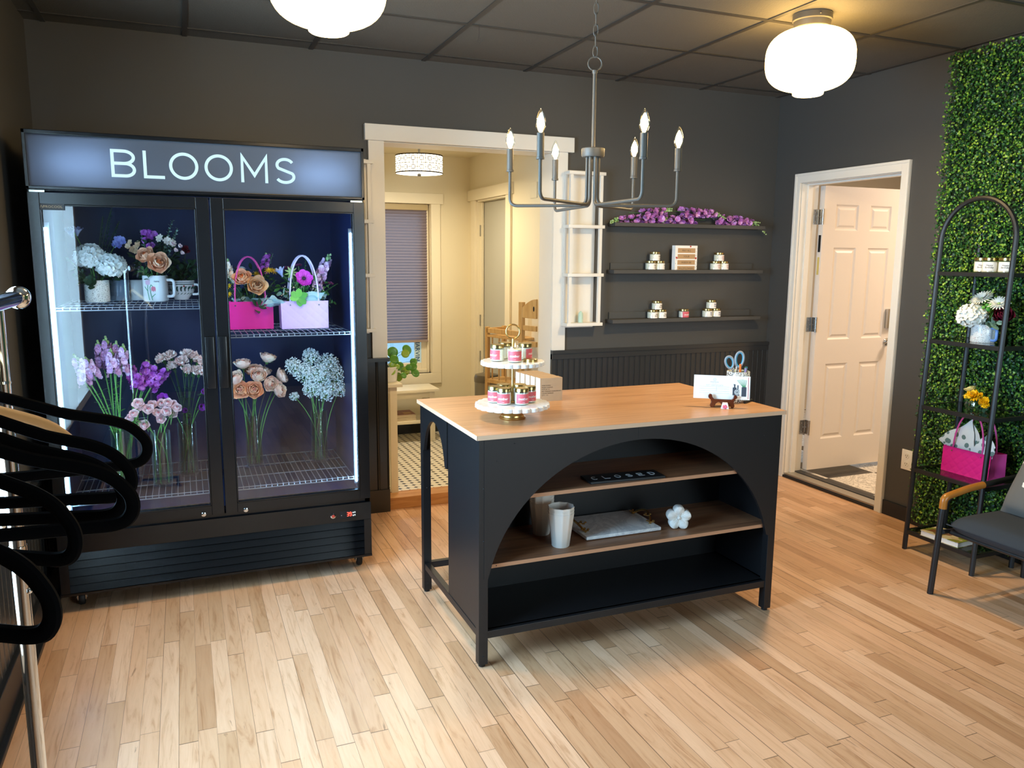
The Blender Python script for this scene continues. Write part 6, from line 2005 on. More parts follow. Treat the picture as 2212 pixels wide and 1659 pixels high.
for (xy, dr_, lab) in low:
    loc = (xy[0], xy[1], LZ_)
    if proto is None:
        proto = make_jar(lab, loc, RD+dr_, JR, JH, 'mother', 'label_pink', 'paper', True, 'rose-labelled candles on the cake stand', 0.0138, 0.36, small='candle')
    else:
        dup(proto, loc, RD+dr_, lab)
for (xy, dr_, lab) in (((1.121, 2.868), -0.75, 'lidded rose-labelled candle at left on the upper tier'), ((1.243, 2.876), 1.25, 'lidded rose-labelled candle at right on the upper tier'), ((1.178, 2.928), 2.2, 'lidded candle at back of the upper tier behind the ring')):
    dup(proto, (xy[0], xy[1], UZ_), RD+dr_, lab)
make_jar('lit rose-labelled candle without lid, front of the upper tier', (1.172, 2.812, UZ_), RD-0.02, JR, JH, 'mother', 'label_pink', 'paper', False, 'rose-labelled candles on the cake stand', 0.0138, 0.36, small='candle', lit=True)
ld = MB().lathe([(0.024, 0), (0.0272, 0.0), (0.0272, 0.0105), (0.026, 0.012), (0, 0.012)], 36)
o = ld.build('jar_lid', M['gold_lid']); o.location = (1.236, 2.806, UZ_)
tag(o, 'loose gold jar lid lying on the upper tier beside the lit candle', 'lid')
# row of slim cartons
blab = ['front kraft carton with printed lines in the row on the island', 'second carton from the front of the row on the island', 'middle carton of the row on the island', 'fourth carton from the front of the row on the island', 'rearmost carton of the row on the island']
for k in range(5):
    y0_ = 3.146+0.048*k
    x0_ = 1.434-0.0045*k
    bx = MB()
    bx.box(x0_, x0_+0.109, y0_, y0_+0.0465, TZ, TZ+0.105, 0)
    bx.box(x0_-0.0006, x0_, y0_+0.001, y0_+0.0455, TZ+0.001, TZ+0.104, 1)
    if k == 0:
        for i, ln in enumerate(['PURE FLORAL', 'FILLED CANDLES', 'SOLD BY 10', 'INCL. STANDARD CARDBOARD BOX', 'COLOR MARBLED', 'QTY: 1 PC']):
            v2, f2 = text2d(ln, 0.0072)
            wx = max(v[0] for v in v2)
            sc0 = 1.0 if 2*wx < 0.095 else 0.095/(2*wx)
            bx.add([(v[0]*sc0, v[1], v[2]) for v in v2], f2, 2, FACE_NY(x0_+0.008+wx*sc0, y0_-0.0004, TZ+0.072-0.0088*i))
    o = bx.build('carton', [M['kraft'], M['box_white'], M['ink']], smooth=False, bevel=0.0008)
    tag(o, blab[k], 'box', 'cartons on the island')
# certificate on its wooden stand
CR = RAD(-35)
st = thing('easel_stand', 'polished brown wooden easel holding the certificate card on the island', 'stand', (2.128, 2.772, TZ), CR)
prof = [(-0.064, 0.0), (-0.046, 0.0), (-0.036, 0.022), (-0.022, 0.034), (-0.008, 0.028), (-0.002, 0.012), (0.010, 0.012), (0.016, 0.030), (0.028, 0.034), (0.044, 0.024), (0.054, 0.0), (0.068, 0.0), (0.074, 0.012), (0.068, 0.030), (0.070, 0.046), (0.086, 0.060), (0.088, 0.070), (0.076, 0.080), (0.066, 0.074), (0.062, 0.060), (0.054, 0.050), (-0.046, 0.050), (-0.056, 0.062), (-0.060, 0.078), (-0.072, 0.082), (-0.082, 0.072), (-0.080, 0.058), (-0.066, 0.046), (-0.064, 0.030), (-0.070, 0.012)]
ss = 0.72
MB().prism([(p[0]*ss, p[1]*ss) for p in prof], 0.011, 0, T(0, -0.014, 0) @ RX(pi/2)).build('front_bracket', M['brown_holder'], st, bevel=0.002)
MB().prism([(p[0]*ss*0.8, p[1]*ss) for p in prof], 0.011, 0, T(0, 0.036, 0) @ RX(pi/2)).build('rear_bracket', M['brown_holder'], st, bevel=0.002)
MB().box(-0.028, 0.028, -0.014, 0.026, 0.026, 0.034).build('cross_bar', M['brown_holder'], st)
cd_ = MB()
cw, chh = 0.236, 0.101
cd_.box(-cw/2, cw/2, -0.0008, 0.0008, 0, chh, 0)
def cq(x0_, x1_, z0_, z1_, mi): cd_.box(x0_, x1_, -0.0013, -0.0008, z0_, z1_, mi)
for i, z in enumerate((0.052, 0.043, 0.033, 0.024)):
    cq(-0.094, 0.032, z, z+0.0006, 1)
cq(-0.022, -0.0214, 0.033, 0.052, 1)
v2, f2 = text2d('GIFT CERTIFICATE', 0.0066, 0, 1.35); cd_.add(v2, f2, 1, FACE_NY(-0.030, -0.0012, 0.0585))
for k in range(9):
    cq(-0.048+0.004*k, -0.0455+0.004*k, 0.0715, 0.0735, 1)
for k in range(5):
    cq(-0.040+0.004*k, -0.038+0.004*k, 0.0660, 0.0672, 1)
stroke(cd_, arc(0, 0, 0.006, 0.006, 0, 2*pi, 24)[:-1], 0.0008, True, 0.0003, FACE_NY(-0.030, -0.0010, 0.083), 1)
stroke(cd_, [(-0.003, 0.003), (0, 0), (0.003, 0.003)], 0.0006, False, 0.0003, FACE_NY(-0.030, -0.0010, 0.083), 1)
stroke(cd_, [(0, -0.005), (0, 0.0)], 0.0006, False, 0.0003, FACE_NY(-0.030, -0.0010, 0.083), 1)
# dark bottle still life printed on the right
cq(0.046, 0.062, 0.018, 0.052, 2); cq(0.051, 0.057, 0.052, 0.066, 2); cq(0.062, 0.074, 0.018, 0.045, 2); cq(0.065, 0.070, 0.045, 0.062, 2); cq(0.083, 0.103, 0.014, 0.055, 2); cq(0.049, 0.054, 0.063, 0.066, 2)
for k in range(8):
    a0_ = (0.094+0.0015*(k-4), 0.055); a1_ = (0.094+0.0055*(k-5.5), 0.088-0.001*abs(k-4))
    stroke(cd_, [a0_, a1_], 0.0014, False, 0.0003, T(0, -0.0010, 0) @ RX(pi/2), 3)
sp2 = [((0.064+r_*cos(a_)), 0.033+r_*sin(a_)) for r_, a_ in [(0.002+0.00045*i, i*0.55) for i in range(26)]]
stroke(cd_, sp2, 0.0022, False, 0.0003, T(0, -0.0014, 0) @ RX(pi/2), 0)
cq(0.110, 0.112, 0.004, chh-0.004, 4)
co_ = cd_.build('certificate_card', [M['sky_card'], mat('grey print', '#8d97a2', 0.6), M['slate'], M['glaze_green'], M['red']], smooth=False)
co_.location = (2.128-0.004, 2.772-0.001, TZ+0.034)
co_.rotation_euler = (RAD(-11), RAD(0), CR)
tag(co_, 'long white gift certificate card leaning on the brown easel', 'card')
pad = MB()
pad.prism([(-0.017, 0), (0.017, 0), (0.010, 0.026), (-0.010, 0.026)], 0.014, 0, T(0, 0.007, 0) @ RX(pi/2))
for k in range(5):
    pad.ball((0.006*cos(k*1.26), -0.0075, 0.009+0.005*sin(k*1.26)), 0.0045, 8, 6, 1, None, (1, .2, 1))
o = pad.build('tag_ornament', [M['outlet'], M['pink_pad']])
o.location = (2.112, 2.728, TZ); o.rotation_euler = (0, 0, CR)
tag(o, 'tiny white ornament with pink flower below the easel', 'ornament')
cup = thing('pencil_cup', 'round black and white mosaic cup full of pens behind the certificate', 'cup', (2.283, 2.866, TZ))
MB().lathe([(0, 0), (0.047, 0), (0.050, 0.004), (0.051, 0.132), (0.049, 0.136), (0.046, 0.132), (0.046, 0.01), (0, 0.01)], 44).build('body', M['zebra'], cup)
sx = thing('scissors', 'scissors with teal and grey loops standing in the mosaic cup', 'scissors', (2.262, 2.862, TZ+0.012), CR)
for sgn, c_, hh in ((-1, (-0.026, 0.163), 0.027), (1, (0.016, 0.178), 0.034)):
    pts = []
    for k in range(28):
        a = 2*pi*k/28
        pts.append((c_[0]+0.0175*cos(a)*(1+0.1*sin(a))+0.10*(sin(a)*0.02), 0, c_[1]+hh*sin(a)))
    ang = 0.25*(-sgn) if sgn < 0 else -0.05
    mm_ = T(c_[0], 0, c_[1]) @ RY(-0.35 if sgn < 0 else 0.0) @ T(-c_[0], 0, -c_[1])
    lp_ = MB().tube(pts, 0.0048, 8, True, 0, mm_)
    lp_.build('loop', M['grey_plastic'], sx)
    ipts = [((p[0]-c_[0])*0.80+c_[0], -0.0005, (p[2]-c_[1])*0.88+c_[2-1]) for p in pts]
    MB().tube(ipts, 0.0030, 6, True, 0, mm_).build('inner_grip', M['teal'], sx)
MB().tube([(-0.010, 0, 0.140), (0.004, 0, 0.0)], [0.006, 0.002], 8, False, 0, None, True, 0.3).tube([(0.008, 0, 0.146), (0.0, 0, 0.0)], [0.006, 0.002], 8, False, 0, None, True, 0.3).build('blade', M['steel'], sx)
for (x, y, dx, dy, L_, m_, m2, lab, nm_) in ((2.270, 2.835, -0.006, -0.004, 0.172, 'orange', 'navy', 'orange and navy pen in front of the scissors', 'pen'), (2.305, 2.848, 0.003, 0, 0.150, 'lav', 'lav', 'lavender capped pen right of the scissors', 'pen'), (2.312, 2.862, 0.006, 0, 0.152, 'greenp', 'greenp', 'dark green pen beside the lavender one', 'pen'), (2.318, 2.872, 0.014, 0.0, 0.152, 'teal', 'greenp', 'teal pen leaning on the right rim of the cup', 'pen'), (2.287, 2.880, 0.002, .01, 0.141, 'yellow', 'yellow', 'stub of yellow pen inside the mosaic cup', 'pen')):
    pn_ = MB()
    b0, b1_ = Vector((x-dx, y-dy, TZ+0.012)), Vector((x+dx, y+dy, TZ+L_))
    pn_.tube([b0, b0.lerp(b1_, 0.8)], 0.0042, 10, mi=1)
    pn_.tube([b0.lerp(b1_, 0.78), b1_], [0.005, 0.005], 10, mi=0)
    tag(pn_.build(nm_, [M[m_], M[m2]]), lab, 'pen', 'pens in the mosaic cup')
pm = MB().tube([(2.268, 2.795, TZ+0.006), (2.335, 2.83, TZ+0.006)], 0.0058, 12)
tag(pm.build('marker_pen', M['black']), 'black marker lying on the island beside the mosaic cup', 'pen')

# ================================================================== CHANDELIER
CX, CY = 1.298, 2.444
ch = thing('chandelier', 'six-arm grey metal chandelier with candle bulbs on a chain above the island', 'chandelier', (CX, CY, ZC))
def zz(z): return z-ZC
MB().lathe([(0, zz(1.898)), (0.037, zz(1.898)), (0.039, zz(1.896)), (0.039, zz(1.874)), (0.036, zz(1.869)), (0, zz(1.869))], 32).build('hub', M['chand'], ch)
MB().tube([(0, 0, zz(1.896)), (0, 0, zz(2.147))], 0.0062, 12).lathe([(0.006, zz(2.135)), (0.009, zz(2.140)), (0.009, zz(2.148)), (0, zz(2.152))], 16).build('stem', M['chand'], ch)
MB().tube([(vx.x*0.0225*cos(2*pi*k/32), vx.y*0.0225*cos(2*pi*k/32), zz(2.169)+0.0215*sin(2*pi*k/32)) for k in range(32)], 0.0026, 8, True).build('ring', M['chand'], ch)
z = 2.19
k = 0
cn = MB()
while z < ZC-0.03:
    d_ = vx if k % 2 == 0 else Vector((-vx.y, vx.x, 0))
    cn.tube([d_*(0.0075*cos(2*pi*q/18))+Vector((0, 0, zz(z+0.017)+0.0195*sin(2*pi*q/18))) for q in range(18)], 0.0017, 6, True)
    z += 0.0335
    k += 1
cn.build('chain', M['chand'], ch)
MB().lathe([(0.06, 0), (0.058, -0.012), (0.02, -0.026), (0, -0.028)], 28).build('canopy', M['chand'], ch)
for (ang, r) in ((-20, .290), (33, .312), (84.5, .372), (145, .286), (-144.5, .352), (-91.5, .336)):
    a = RAD(ang)
    u = Vector((cos(a), sin(a), 0))
    pts = [u*0.019+Vector((0, 0, zz(1.872))), u*0.019+Vector((0, 0, zz(1.711))), u*r+Vector((0, 0, zz(1.711))), u*r+Vector((0, 0, zz(1.832)))]
    arm = MB().tube(round_path(pts, 0.028, 7), 0.0056, 10).build('arm', M['chand'], ch)
    MB().lathe([(0, zz(1.826)), (0.0128, zz(1.826)), (0.0128, zz(1.832)), (0.0112, zz(1.833)), (0.0112, zz(1.902)), (0, zz(1.902))], 20, 0, T(u.x*r, u.y*r, 0)).build('candle_sleeve', M['chand'], arm)
    prof = [(0.0062, 0), (0.009, 0.004), (0.0145, 0.016), (0.0162, 0.027), (0.014, 0.042), (0.0085, 0.058), (0.003, 0.069), (0, 0.072)]
    MB().lathe(prof, 20, 0, T(u.x*r, u.y*r, zz(1.902))).build('bulb_glass', M['glass'], arm)
    MB().lathe([(0, 0.006), (0.0075, 0.012), (0.0118, 0.024), (0.0105, 0.036), (0.006, 0.048), (0, 0.054)], 14, 0, T(u.x*r, u.y*r, zz(1.902))).build('filament', M['candle_glow'], arm)

# ================================================================== WALL LEDGES AND WHITE LADDER SHELVES
def ledge(z, lip, label):
    t = thing('wall_ledge', label, 'shelf', (3.157, YB, z), 0, 'black picture ledges')
    m_ = MB().box(-0.595, 0.595, -0.098, 0, -0.024, 0)
    m_.build('board', M['wall'], t, smooth=False, bevel=0.002)
    if lip:
        MB().box(-0.575, 0.565, -0.014, 0, 0, 0.045).build('back_lip', M['wall'], t, smooth=False, bevel=0.002)
ledge(1.760, False, 'top black picture ledge, carrying the purple flower stems')
ledge(1.459, True, 'middle black picture ledge, carrying the quote block')
ledge(1.137, True, 'lowest black picture ledge, just above the beadboard')
# small candle jars on the ledges
SR, SH = 0.0345, 0.0585
def small(text, ink, lab, x, z, rot=0.55, lm_='label_white', y=4.545, tsz=0.017, wax='wax', cov=0.42):
    return make_jar(lab, (x, y, z), rot, SR, SH, text, lm_, ink, True, 'small candle jars on the ledges', tsz, cov, wax=wax, lz=(0.05, 0.72))
A = small(['Get', 'Lit'], 'ink', 'lower left candle of the left pyramid on middle ledge', 2.861, 1.459)
dup(A, (2.931, 4.545, 1.459), 0.75, 'lower right candle of the left pyramid on middle ledge')
dup(A, (2.892, 4.545, 1.459+SH), 0.6, 'top candle of the left pyramid on middle ledge')
B = small(['LOVE', 'YOU'], 'red', 'lower left red-lettered candle right of the quote block', 3.376, 1.459)
dup(B, (3.446, 4.545, 1.459), 0.6, 'lower right red-lettered candle right of the quote block')
dup(B, (3.405, 4.545, 1.459+SH), 0.6, 'top red-lettered candle of the pyramid right of quote block')
C_ = small(['Happy', 'Birthday'], 'ink', 'lower left candle of the left pyramid on lowest ledge', 2.889, 1.137, tsz=0.012)
dup(C_, (2.959, 4.545, 1.137), 0.5, 'lower right candle of the left pyramid on lowest ledge')
dup(C_, (2.921, 4.545, 1.137+SH), 0.55, 'top candle of the left pyramid on lowest ledge')
make_jar('single rose-labelled candle alone on the lowest ledge', (3.138, 4.545, 1.137), 0.3, SR, SH, 'mother', 'label_pink', 'paper', True, 'small candle jars on the ledges', 0.018, 0.36, lz=(0.05, 0.72))
D_j = small(['Merry', 'Bright'], 'blue_print', 'lower left blue-lettered candle on the lowest ledge', 3.329, 1.137, tsz=0.0135)
dup(D_j, (3.399, 4.545, 1.137), 0.5, 'lower right blue-lettered candle on the lowest ledge')
dup(D_j, (3.359, 4.545, 1.137+SH), 0.5, 'top blue-lettered candle on the lowest ledge')
qb = MB()
qb.box(0, 0.184, 0, 0.036, 0, 0.161, 0)
lines = ['MAY ALL', 'YOUR', 'WEEDS BE', 'WILDFLOWERS']
for i, ln in enumerate(lines):
    z = 0.128-0.0392*i
    qb.box(0.020, 0.166, -0.0008, 0, z-0.0155, z+0.0155, 1)
    v2, f2 = text2d(ln, 0.0165, 0, 1.15)
    qb.add(v2, f2, 2, FACE_NY(0.093, -0.0012, z))
for (x, z, s_) in ((0.125, 0.155, 0.007), (0.012, 0.080, 0.008), (0.172, 0.078, 0.008)):
    qb.ball((x, -0.0006, z), s_, 10, 6, 3, None, (1, .12, .8))
for k in range(26):
    x, z = RNG.choice([RNG.uniform(0.003, 0.018), RNG.uniform(0.168, 0.182), RNG.uniform(0.003, 0.182)]), RNG.uniform(0.004, 0.157)
    qb.box(x, x+0.0012, -0.0006, 0, z-RNG.uniform(0.002, 0.01), z, 2)
qo = qb.build('quote_block', [M['paper'], M['tan_paper'], M['ink'], M['red']], smooth=False, bevel=0.0006)
qo.location = (3.032, 4.516, 1.459); qo.rotation_euler = (0, 0, RAD(4))
tag(qo, 'white block sign about weeds and wildflowers on the middle ledge', 'block sign')
# purple flower stems lying on the top ledge
lk = [((2.97, 1.792), (2.60, 1.778), (2.535, 1.755), 'purple flower stem at far left of top ledge, tip hanging over', 26), ((3.19, 1.785), (2.975, 1.79), (2.93, 1.772), 'purple flower stem second from left on top ledge', 18), ((3.08, 1.835), (3.36, 1.835), (3.42, 1.80), 'highest purple flower stem in the middle of the top ledge', 24), ((3.36, 1.80), (3.68, 1.772), (3.775, 1.712), 'purple flower stem at right whose tip droops past the ledge', 22), ((3.52, 1.79), (3.66, 1.782), (3.70, 1.775), 'short purple flower stem at right on the top ledge', 12), ((2.78, 1.815), (2.955, 1.845), (2.985, 1.85), 'purple flower stem lying on the left pair on the top ledge', 13)]
for (b_, m_, tp, lab, n_) in lk:
    yb = 4.537+RNG.uniform(-.012, .012)
    b3, m3, t3 = Vector((b_[0], yb, b_[1])), Vector((m_[0], yb, m_[1])), Vector((tp[0], yb-0.02, tp[1]))
    t = thing('flower_stem', lab, 'flower', b3, 0, 'flower stems on the top ledge')
    f_, g_ = MB(), MB()
    spike(f_, g_, Vector((0, 0, 0)), m3-b3, 0.042, n_, RNG, 0, 0, 0.02, 'stock')
    f_.build('florets', M['orchid'], t)
    for q in range(9):
        p = (m3-b3).lerp(t3-b3, q/8.0)
        for e in range(2):
            g_.ball(p+Vector((RNG.uniform(-.008, .008), RNG.uniform(-.008, .008), RNG.uniform(-.008, .01))), 0.0095-0.0006*q, 7, 5, 0)
    g_.build('buds', M['bud'], t)
    sg = 1 if m3.x > b3.x else -1
    s_ = MB().tube(bez((-0.10*sg, 0.01, 0.01), (0, 0, 0.004), m3-b3, 8), 0.0026, 6)
    s_.leaf((-0.03*sg, 0, 0.01), (sg*0.8, -0.3, 0.3), 0.09, 0.009, (0, 0, 1), 0.3, .2)
    s_.leaf((0.02*sg, 0, 0.0), (-sg*0.8, -0.5, 0.15), 0.07, 0.008, (0, 0, 1), 0.3, .2)
    s_.build('stem', M['stem_dark'], t)
def ladder(x0, x1, label, bx0, bx1):
    t = thing('ladder_shelf', label, 'shelf', ((x0+x1)/2, YB, 1.10), 0, 'white narrow wall shelves')
    xc = (x0+x1)/2
    MB().box(bx0-xc, bx1-xc, -0.012, 0, -0.012, 0.976).build('backboard', M['white_trim'], t, smooth=False, bevel=0.001)
    for z in (0.0, 0.314, 0.616, 0.942):
        MB().rbox(x0-xc, x1-xc, -0.098, -0.012, z+0.002, z+0.022, 0.002).build('shelf', M['white_trim'], t)
    for xx_ in (x0+0.012, x1-0.034):
        MB().box(xx_-xc, xx_+0.020-xc, -0.09, -0.07, 0.022, 0.944).build('upright', M['white_trim'], t, smooth=False, bevel=0.001)
    MB().box(x0+0.004-xc, x0+0.018-xc, -0.034, -0.014, 0.022, 0.944).build('upright', M['white_trim'], t, smooth=False, bevel=0.001)
ladder(2.232, 2.488, 'white narrow open wall shelf right of the hall opening', 2.25, 2.462)
ladder(0.758, 1.013, 'white narrow open wall shelf left of the opening, mostly behind fridge', 0.782, 0.99)
cdl = MB().lathe([(0, 0), (0.0155, 0), (0.0155, 0.058), (0.010, 0.066), (0.003, 0.074), (0, 0.075)], 24)
o = cdl.build('mint_candle', M['mint_wax']); o.location = (2.352, 4.548, 1.122)
tag(o, 'pale mint pillar candle on the lowest white wall shelf', 'candle')

# ================================================================== GREEN WALL
gp = thing('boxwood_panel', 'artificial boxwood hedge panel covering the right wall', 'green wall', (XR, 1.6, 0.02))
GY0, GY1, GZ0, GZ1 = 0.9, 3.222, 0.015, 2.60
MB().box(-0.02, 0, GY0-1.6, GY1-0.03-1.6, GZ0+0.01, GZ1-0.03).build('backing', M['box_back'], gp, smooth=False)
lv = MB()
r3 = random.Random(5)
def add_leaves(n, y0, y1, sc=1.0):
    for i in range(n):
        y = r3.uniform(y0, y1)
        z = r3.uniform(GZ0, GZ1)
        e = 0.012*sin(z*41)+0.012*sin(z*17+2)
        if y > GY1+e-0.005 and r3.random() < 0.45:
            continue
        x = -0.022-0.036*(r3.random()**0.8)-0.008*sin(y*31)*sin(z*27)
        n_ = Vector((-1, r3.gauss(0, .55), r3.gauss(.15, .55))).normalized()
        a = Vector((r3.uniform(-1, 1), r3.uniform(-1, 1), r3.uniform(-1, 1)))
        d = a-n_*a.dot(n_)
        if d.length < 1e-3:
            continue
        d.normalize()
        s_ = d.cross(n_)
        L_, W_2 = sc*r3.uniform(0.010, 0.0165), sc*r3.uniform(0.0040, 0.0062)
        b_ = Vector((x, y-1.6, z))
        k1, k2 = b_+d*L_*0.28, b_+d*L_*0.72
        up_ = n_*0.0014
        lv.add([b_, k1+s_*W_2+up_, k2+s_*W_2*0.9+up_, b_+d*L_, k2-s_*W_2*0.9+up_, k1-s_*W_2+up_], [(0, 1, 2, 3), (0, 3, 4, 5)])
add_leaves(52000, 1.95, GY1+0.012)
add_leaves(4000, GY0, 1.95, 1.3)
o = lv.build('boxwood_leaves', M['boxwood'], gp, smooth=True, angle=80)
o['kind'] = 'stuff'

# ================================================================== ARCHED ETAGERE
LEAN = 0.040
EX0, EX1, EY0, EY1 = 3.515, 3.800, 2.560, 2.956
et = thing('arched_etagere', 'black metal open shelf with arched ends and glass shelves, by green wall', 'shelf unit', (EX0, EY0, 0))
def ep(x, y, z): return Vector((x-EX0+LEAN*z, y-EY0, z))
tw = 0.011
def sqtube(mb, pts, hw):
    """square-section tube following pts (local)"""
    mb.tube(pts, hw*1.3, 4)
for x in (EX0, EX1):
    R_ = (EY1-EY0)/2
    yc = (EY0+EY1)/2
    pts = [ep(x, EY1, 0)]+[ep(x, EY1, z) for z in (0.4, 0.8, 1.2)]
    pts += [ep(x, yc+R_*cos(pi*k/24), 1.632+R_*1.02*sin(pi*k/24)) for k in range(25)]
    pts += [ep(x, EY0, z) for z in (1.2, 0.8, 0.4, 0)]
    f_ = MB().tube(pts, 0.0125, 8)
    f_.build('arched_frame', M['black'], et)
for z in (1.468, 1.122, 0.776, 0.438, 0.098):
    b_ = MB()
    for y in (EY0, EY1):
        a, b2_ = ep(EX0, y, z), ep(EX1, y, z)
        b_.box(a.x, b2_.x, a.y-0.009, a.y+0.009, z-0.010, z+0.010)
    for x in (EX0, EX1):
        a = ep(x, EY0, z)
        b_.box(a.x-0.009, a.x+0.009, 0, EY1-EY0, z-0.010, z+0.010)
    sh = b_.build('shelf_frame', M['black'], et, smooth=False, bevel=0.001)
    a, c_ = ep(EX0, EY0, z), ep(EX1, EY1, z)
    MB().box(a.x+0.009, c_.x-0.009, 0.009, EY1-EY0-0.009, z+0.003, z+0.009).build('glass_shelf', M['shelf_glass'], sh, smooth=False)
ET = lambda z: z+0.0095
# jars on top shelf
J1 = make_jar('white candle jar on the etagere top shelf, nearest the room corner', (3.705, 2.812, ET(1.468)), RAD(-55), 0.0365, 0.072, ['Happy', 'Birthday'], 'label_white', 'ink', True, 'candle jars on the etagere', 0.0115, 0.3)
dup(J1, (3.672, 2.742, ET(1.468)), RAD(-60), 'white candle jar in the middle on the etagere top shelf')
dup(J1, (3.678, 2.662, ET(1.468)), RAD(-62), 'white candle jar on the etagere top shelf, next to the front post')
# mug with silk flowers
mg = thing('floral_mug', 'floral speckled mug with blue handle holding silk flowers on the etagere', 'mug', (3.688, 2.757, ET(1.122)), 0)
MB().lathe([(0, 0), (0.052, 0), (0.055, 0.005), (0.054, 0.088), (0.053, 0.090), (0.050, 0.088), (0.050, 0.01), (0, 0.01)], 44).build('body', M['terrazzo'], mg)
hm = MB(); mug_handle(hm, 0.054, 0.014, 0.074, 0.030, 0.0068, 0, RAD(-100)); hm.build('handle', M['blue_glaze'], mg)
G6 = 'silk flowers in the floral mug'
e0 = (3.688, 2.757, ET(1.122)+0.02)
posy('hydrangea', 'white silk hydrangea in the floral mug on the etagere', 'flower', e0, (3.650, 2.795, 1.262), mk_bloom(lambda m_, h: hydrangea(m_, h, 0.066, 0, RNG, 60), ['petal_white']), G6, 'stem', 0.003)
posy('daisy', 'upper white silk daisy in the floral mug on the etagere', 'flower', e0, (3.695, 2.785, 1.345), mk_bloom(lambda m_, h: daisy(m_, T(*h) @ toward((-.6, .05, .8)), 0.052, 22, 0, 1, RNG), ['petal_white', 'bud']), G6, 'stem', 0.002)
posy('daisy', 'white silk daisy near the front post in the floral mug', 'flower', e0, (3.69, 2.69, 1.325), mk_bloom(lambda m_, h: daisy(m_, T(*h) @ toward((-.6, -.25, .8)), 0.048, 20, 0, 1, RNG), ['petal_white', 'bud']), G6, 'stem', 0.002)
posy('burgundy_rose', 'burgundy silk rose low beside the front post in floral mug', 'flower', e0, (3.70, 2.672, 1.270), mk_bloom(lambda m_, h: rose(m_, T(*h) @ toward((-.7, -.6, .4)), 0.040, 0, 0, RNG, .6), ['burgundy']), G6, 'stem', 0.002)
posy('green_bud', 'lime green silk filler between the two daisies', 'flower', e0, (3.67, 2.73, 1.315), mk_bloom(lambda m_, h: [m_.ball((h.x+RNG.uniform(-.02, .02), h.y+RNG.uniform(-.02, .02), h.z+RNG.uniform(-.02, .02)), .009, 7, 5) for _ in range(12)], ['leaf_bright']), G6)
posy('leaf_sprig', 'grey green leaves at right of the floral mug by the post', 'foliage', e0, (3.655, 2.665, 1.235), mk_sprig(7, 0.045, 0.016, 'leaf_grey'), G6)
posy('leaf_sprig', 'small white filler sprig at left of the hydrangea', 'foliage', e0, (3.66, 2.845, 1.305), mk_sprig(14, 0.014, 0.004, 'gyp'), G6)
# yellow flowers in a low glass
yv = thing('glass_bowl', 'small clear glass bowl with yellow flowers on the etagere', 'vase', (3.680, 2.745, ET(0.776)))
MB().lathe([(0, 0), (0.042, 0), (0.052, 0.01), (0.056, 0.03), (0.048, 0.050), (0.0465, 0.050), (0.052, 0.03), (0.048, 0.013), (0, 0.008)], 32).build('glass', M['glass'], yv)
e1 = (3.680, 2.745, ET(0.776)+0.012)
posy('carnation', 'big yellow carnation in the glass bowl on the etagere', 'flower', e1, (3.668, 2.752, 0.846), mk_bloom(lambda m_, h: carnation(m_, T(*h) @ toward((-.4, .1, .9)), 0.046, 0, RNG, 1), ['yellow', 'leaf']), 'flowers in the glass bowl', 'stem', 0.002)
posy('carnation', 'smaller yellow carnation next to the front post in glass bowl', 'flower', e1, (3.672, 2.700, 0.830), mk_bloom(lambda m_, h: carnation(m_, T(*h) @ toward((-.5, -.5, .6)), 0.032, 0, RNG, 1), ['yellow', 'leaf']), 'flowers in the glass bowl', 'stem', 0.002)
posy('pale_rose', 'pale yellow bloom at the top of the glass bowl flowers', 'flower', e1, (3.690, 2.795, 0.880), mk_bloom(lambda m_, h: rose(m_, T(*h) @ toward((-.2, .3, 1)), 0.024, 0, 0, RNG, .6), ['yellow_pale']), 'flowers in the glass bowl', 'stem', 0.002)
posy('leaf_sprig', 'dark leaves below the yellow carnations', 'foliage', e1, (3.66, 2.695, 0.805), mk_sprig(9, 0.035, 0.011, 'leaf_dark'), 'flowers in the glass bowl')
posy('leaf_sprig', 'yellowish leaf sprig at left of the yellow carnation', 'foliage', e1, (3.68, 2.825, 0.855), mk_sprig(6, 0.025, 0.008, 'yellow_pale'), 'flowers in the glass bowl')
# pink bag with patterned tissue
qz = ET(0.438)
quilt_bag('gift_bag', 'hot pink quilted paper bag with leafy tissue on the etagere', (3.700, 2.748, qz), 0.268, 0.125, 0.133, [M['bag_pink'], M['bag_pink_edge']], M['cord_pink'], (0.082, 0.325, 0.10, 0.0042), RAD(-90), True)
t_ = NT('leaf printed tissue')
tc = t_.n('ShaderNodeTexCoord')
vo = t_.n('ShaderNodeTexVoronoi', i_Scale=27.0, i_Randomness=0.9)
t_.l(tc.outputs['Object'], vo.inputs['Vector'])
f_ = t_.math('LESS_THAN', vo.outputs['Distance'], 0.40)
c_ = t_.mixc(f_, S('#e6ecee'), S('#6f8a86'))
b_ = t_.bsdf(Roughness=0.6); t_.l(c_, b_.inputs['Base Color'])
M['tissue_leaf'] = t_.m
tissue('tissue_paper', 'white tissue with grey leaf print rising from the etagere bag', [
 ((3.655, 2.86, 0.56), (3.66, 2.72, 0.56), (3.68, 2.755, 0.735), (3.665, 2.935, 0.60)),
 ((3.69, 2.80, 0.57), (3.66, 2.66, 0.57), (3.665, 2.70, 0.665), (3.70, 2.78, 0.73)),
 ((3.645, 2.74, 0.56), (3.65, 2.62, 0.56), (3.66, 2.605, 0.62), (3.665, 2.66, 0.695)),
 ((3.65, 2.72, 0.57), (3.66, 2.64, 0.57), (3.655, 2.60, 0.60), (3.66, 2.69, 0.66))], None, 'tissue_leaf')
bk = thing('cookbook', 'white-edged picture book lying on the etagere bottom shelf', 'book', (3.585, 2.762, ET(0.098)), RAD(3))
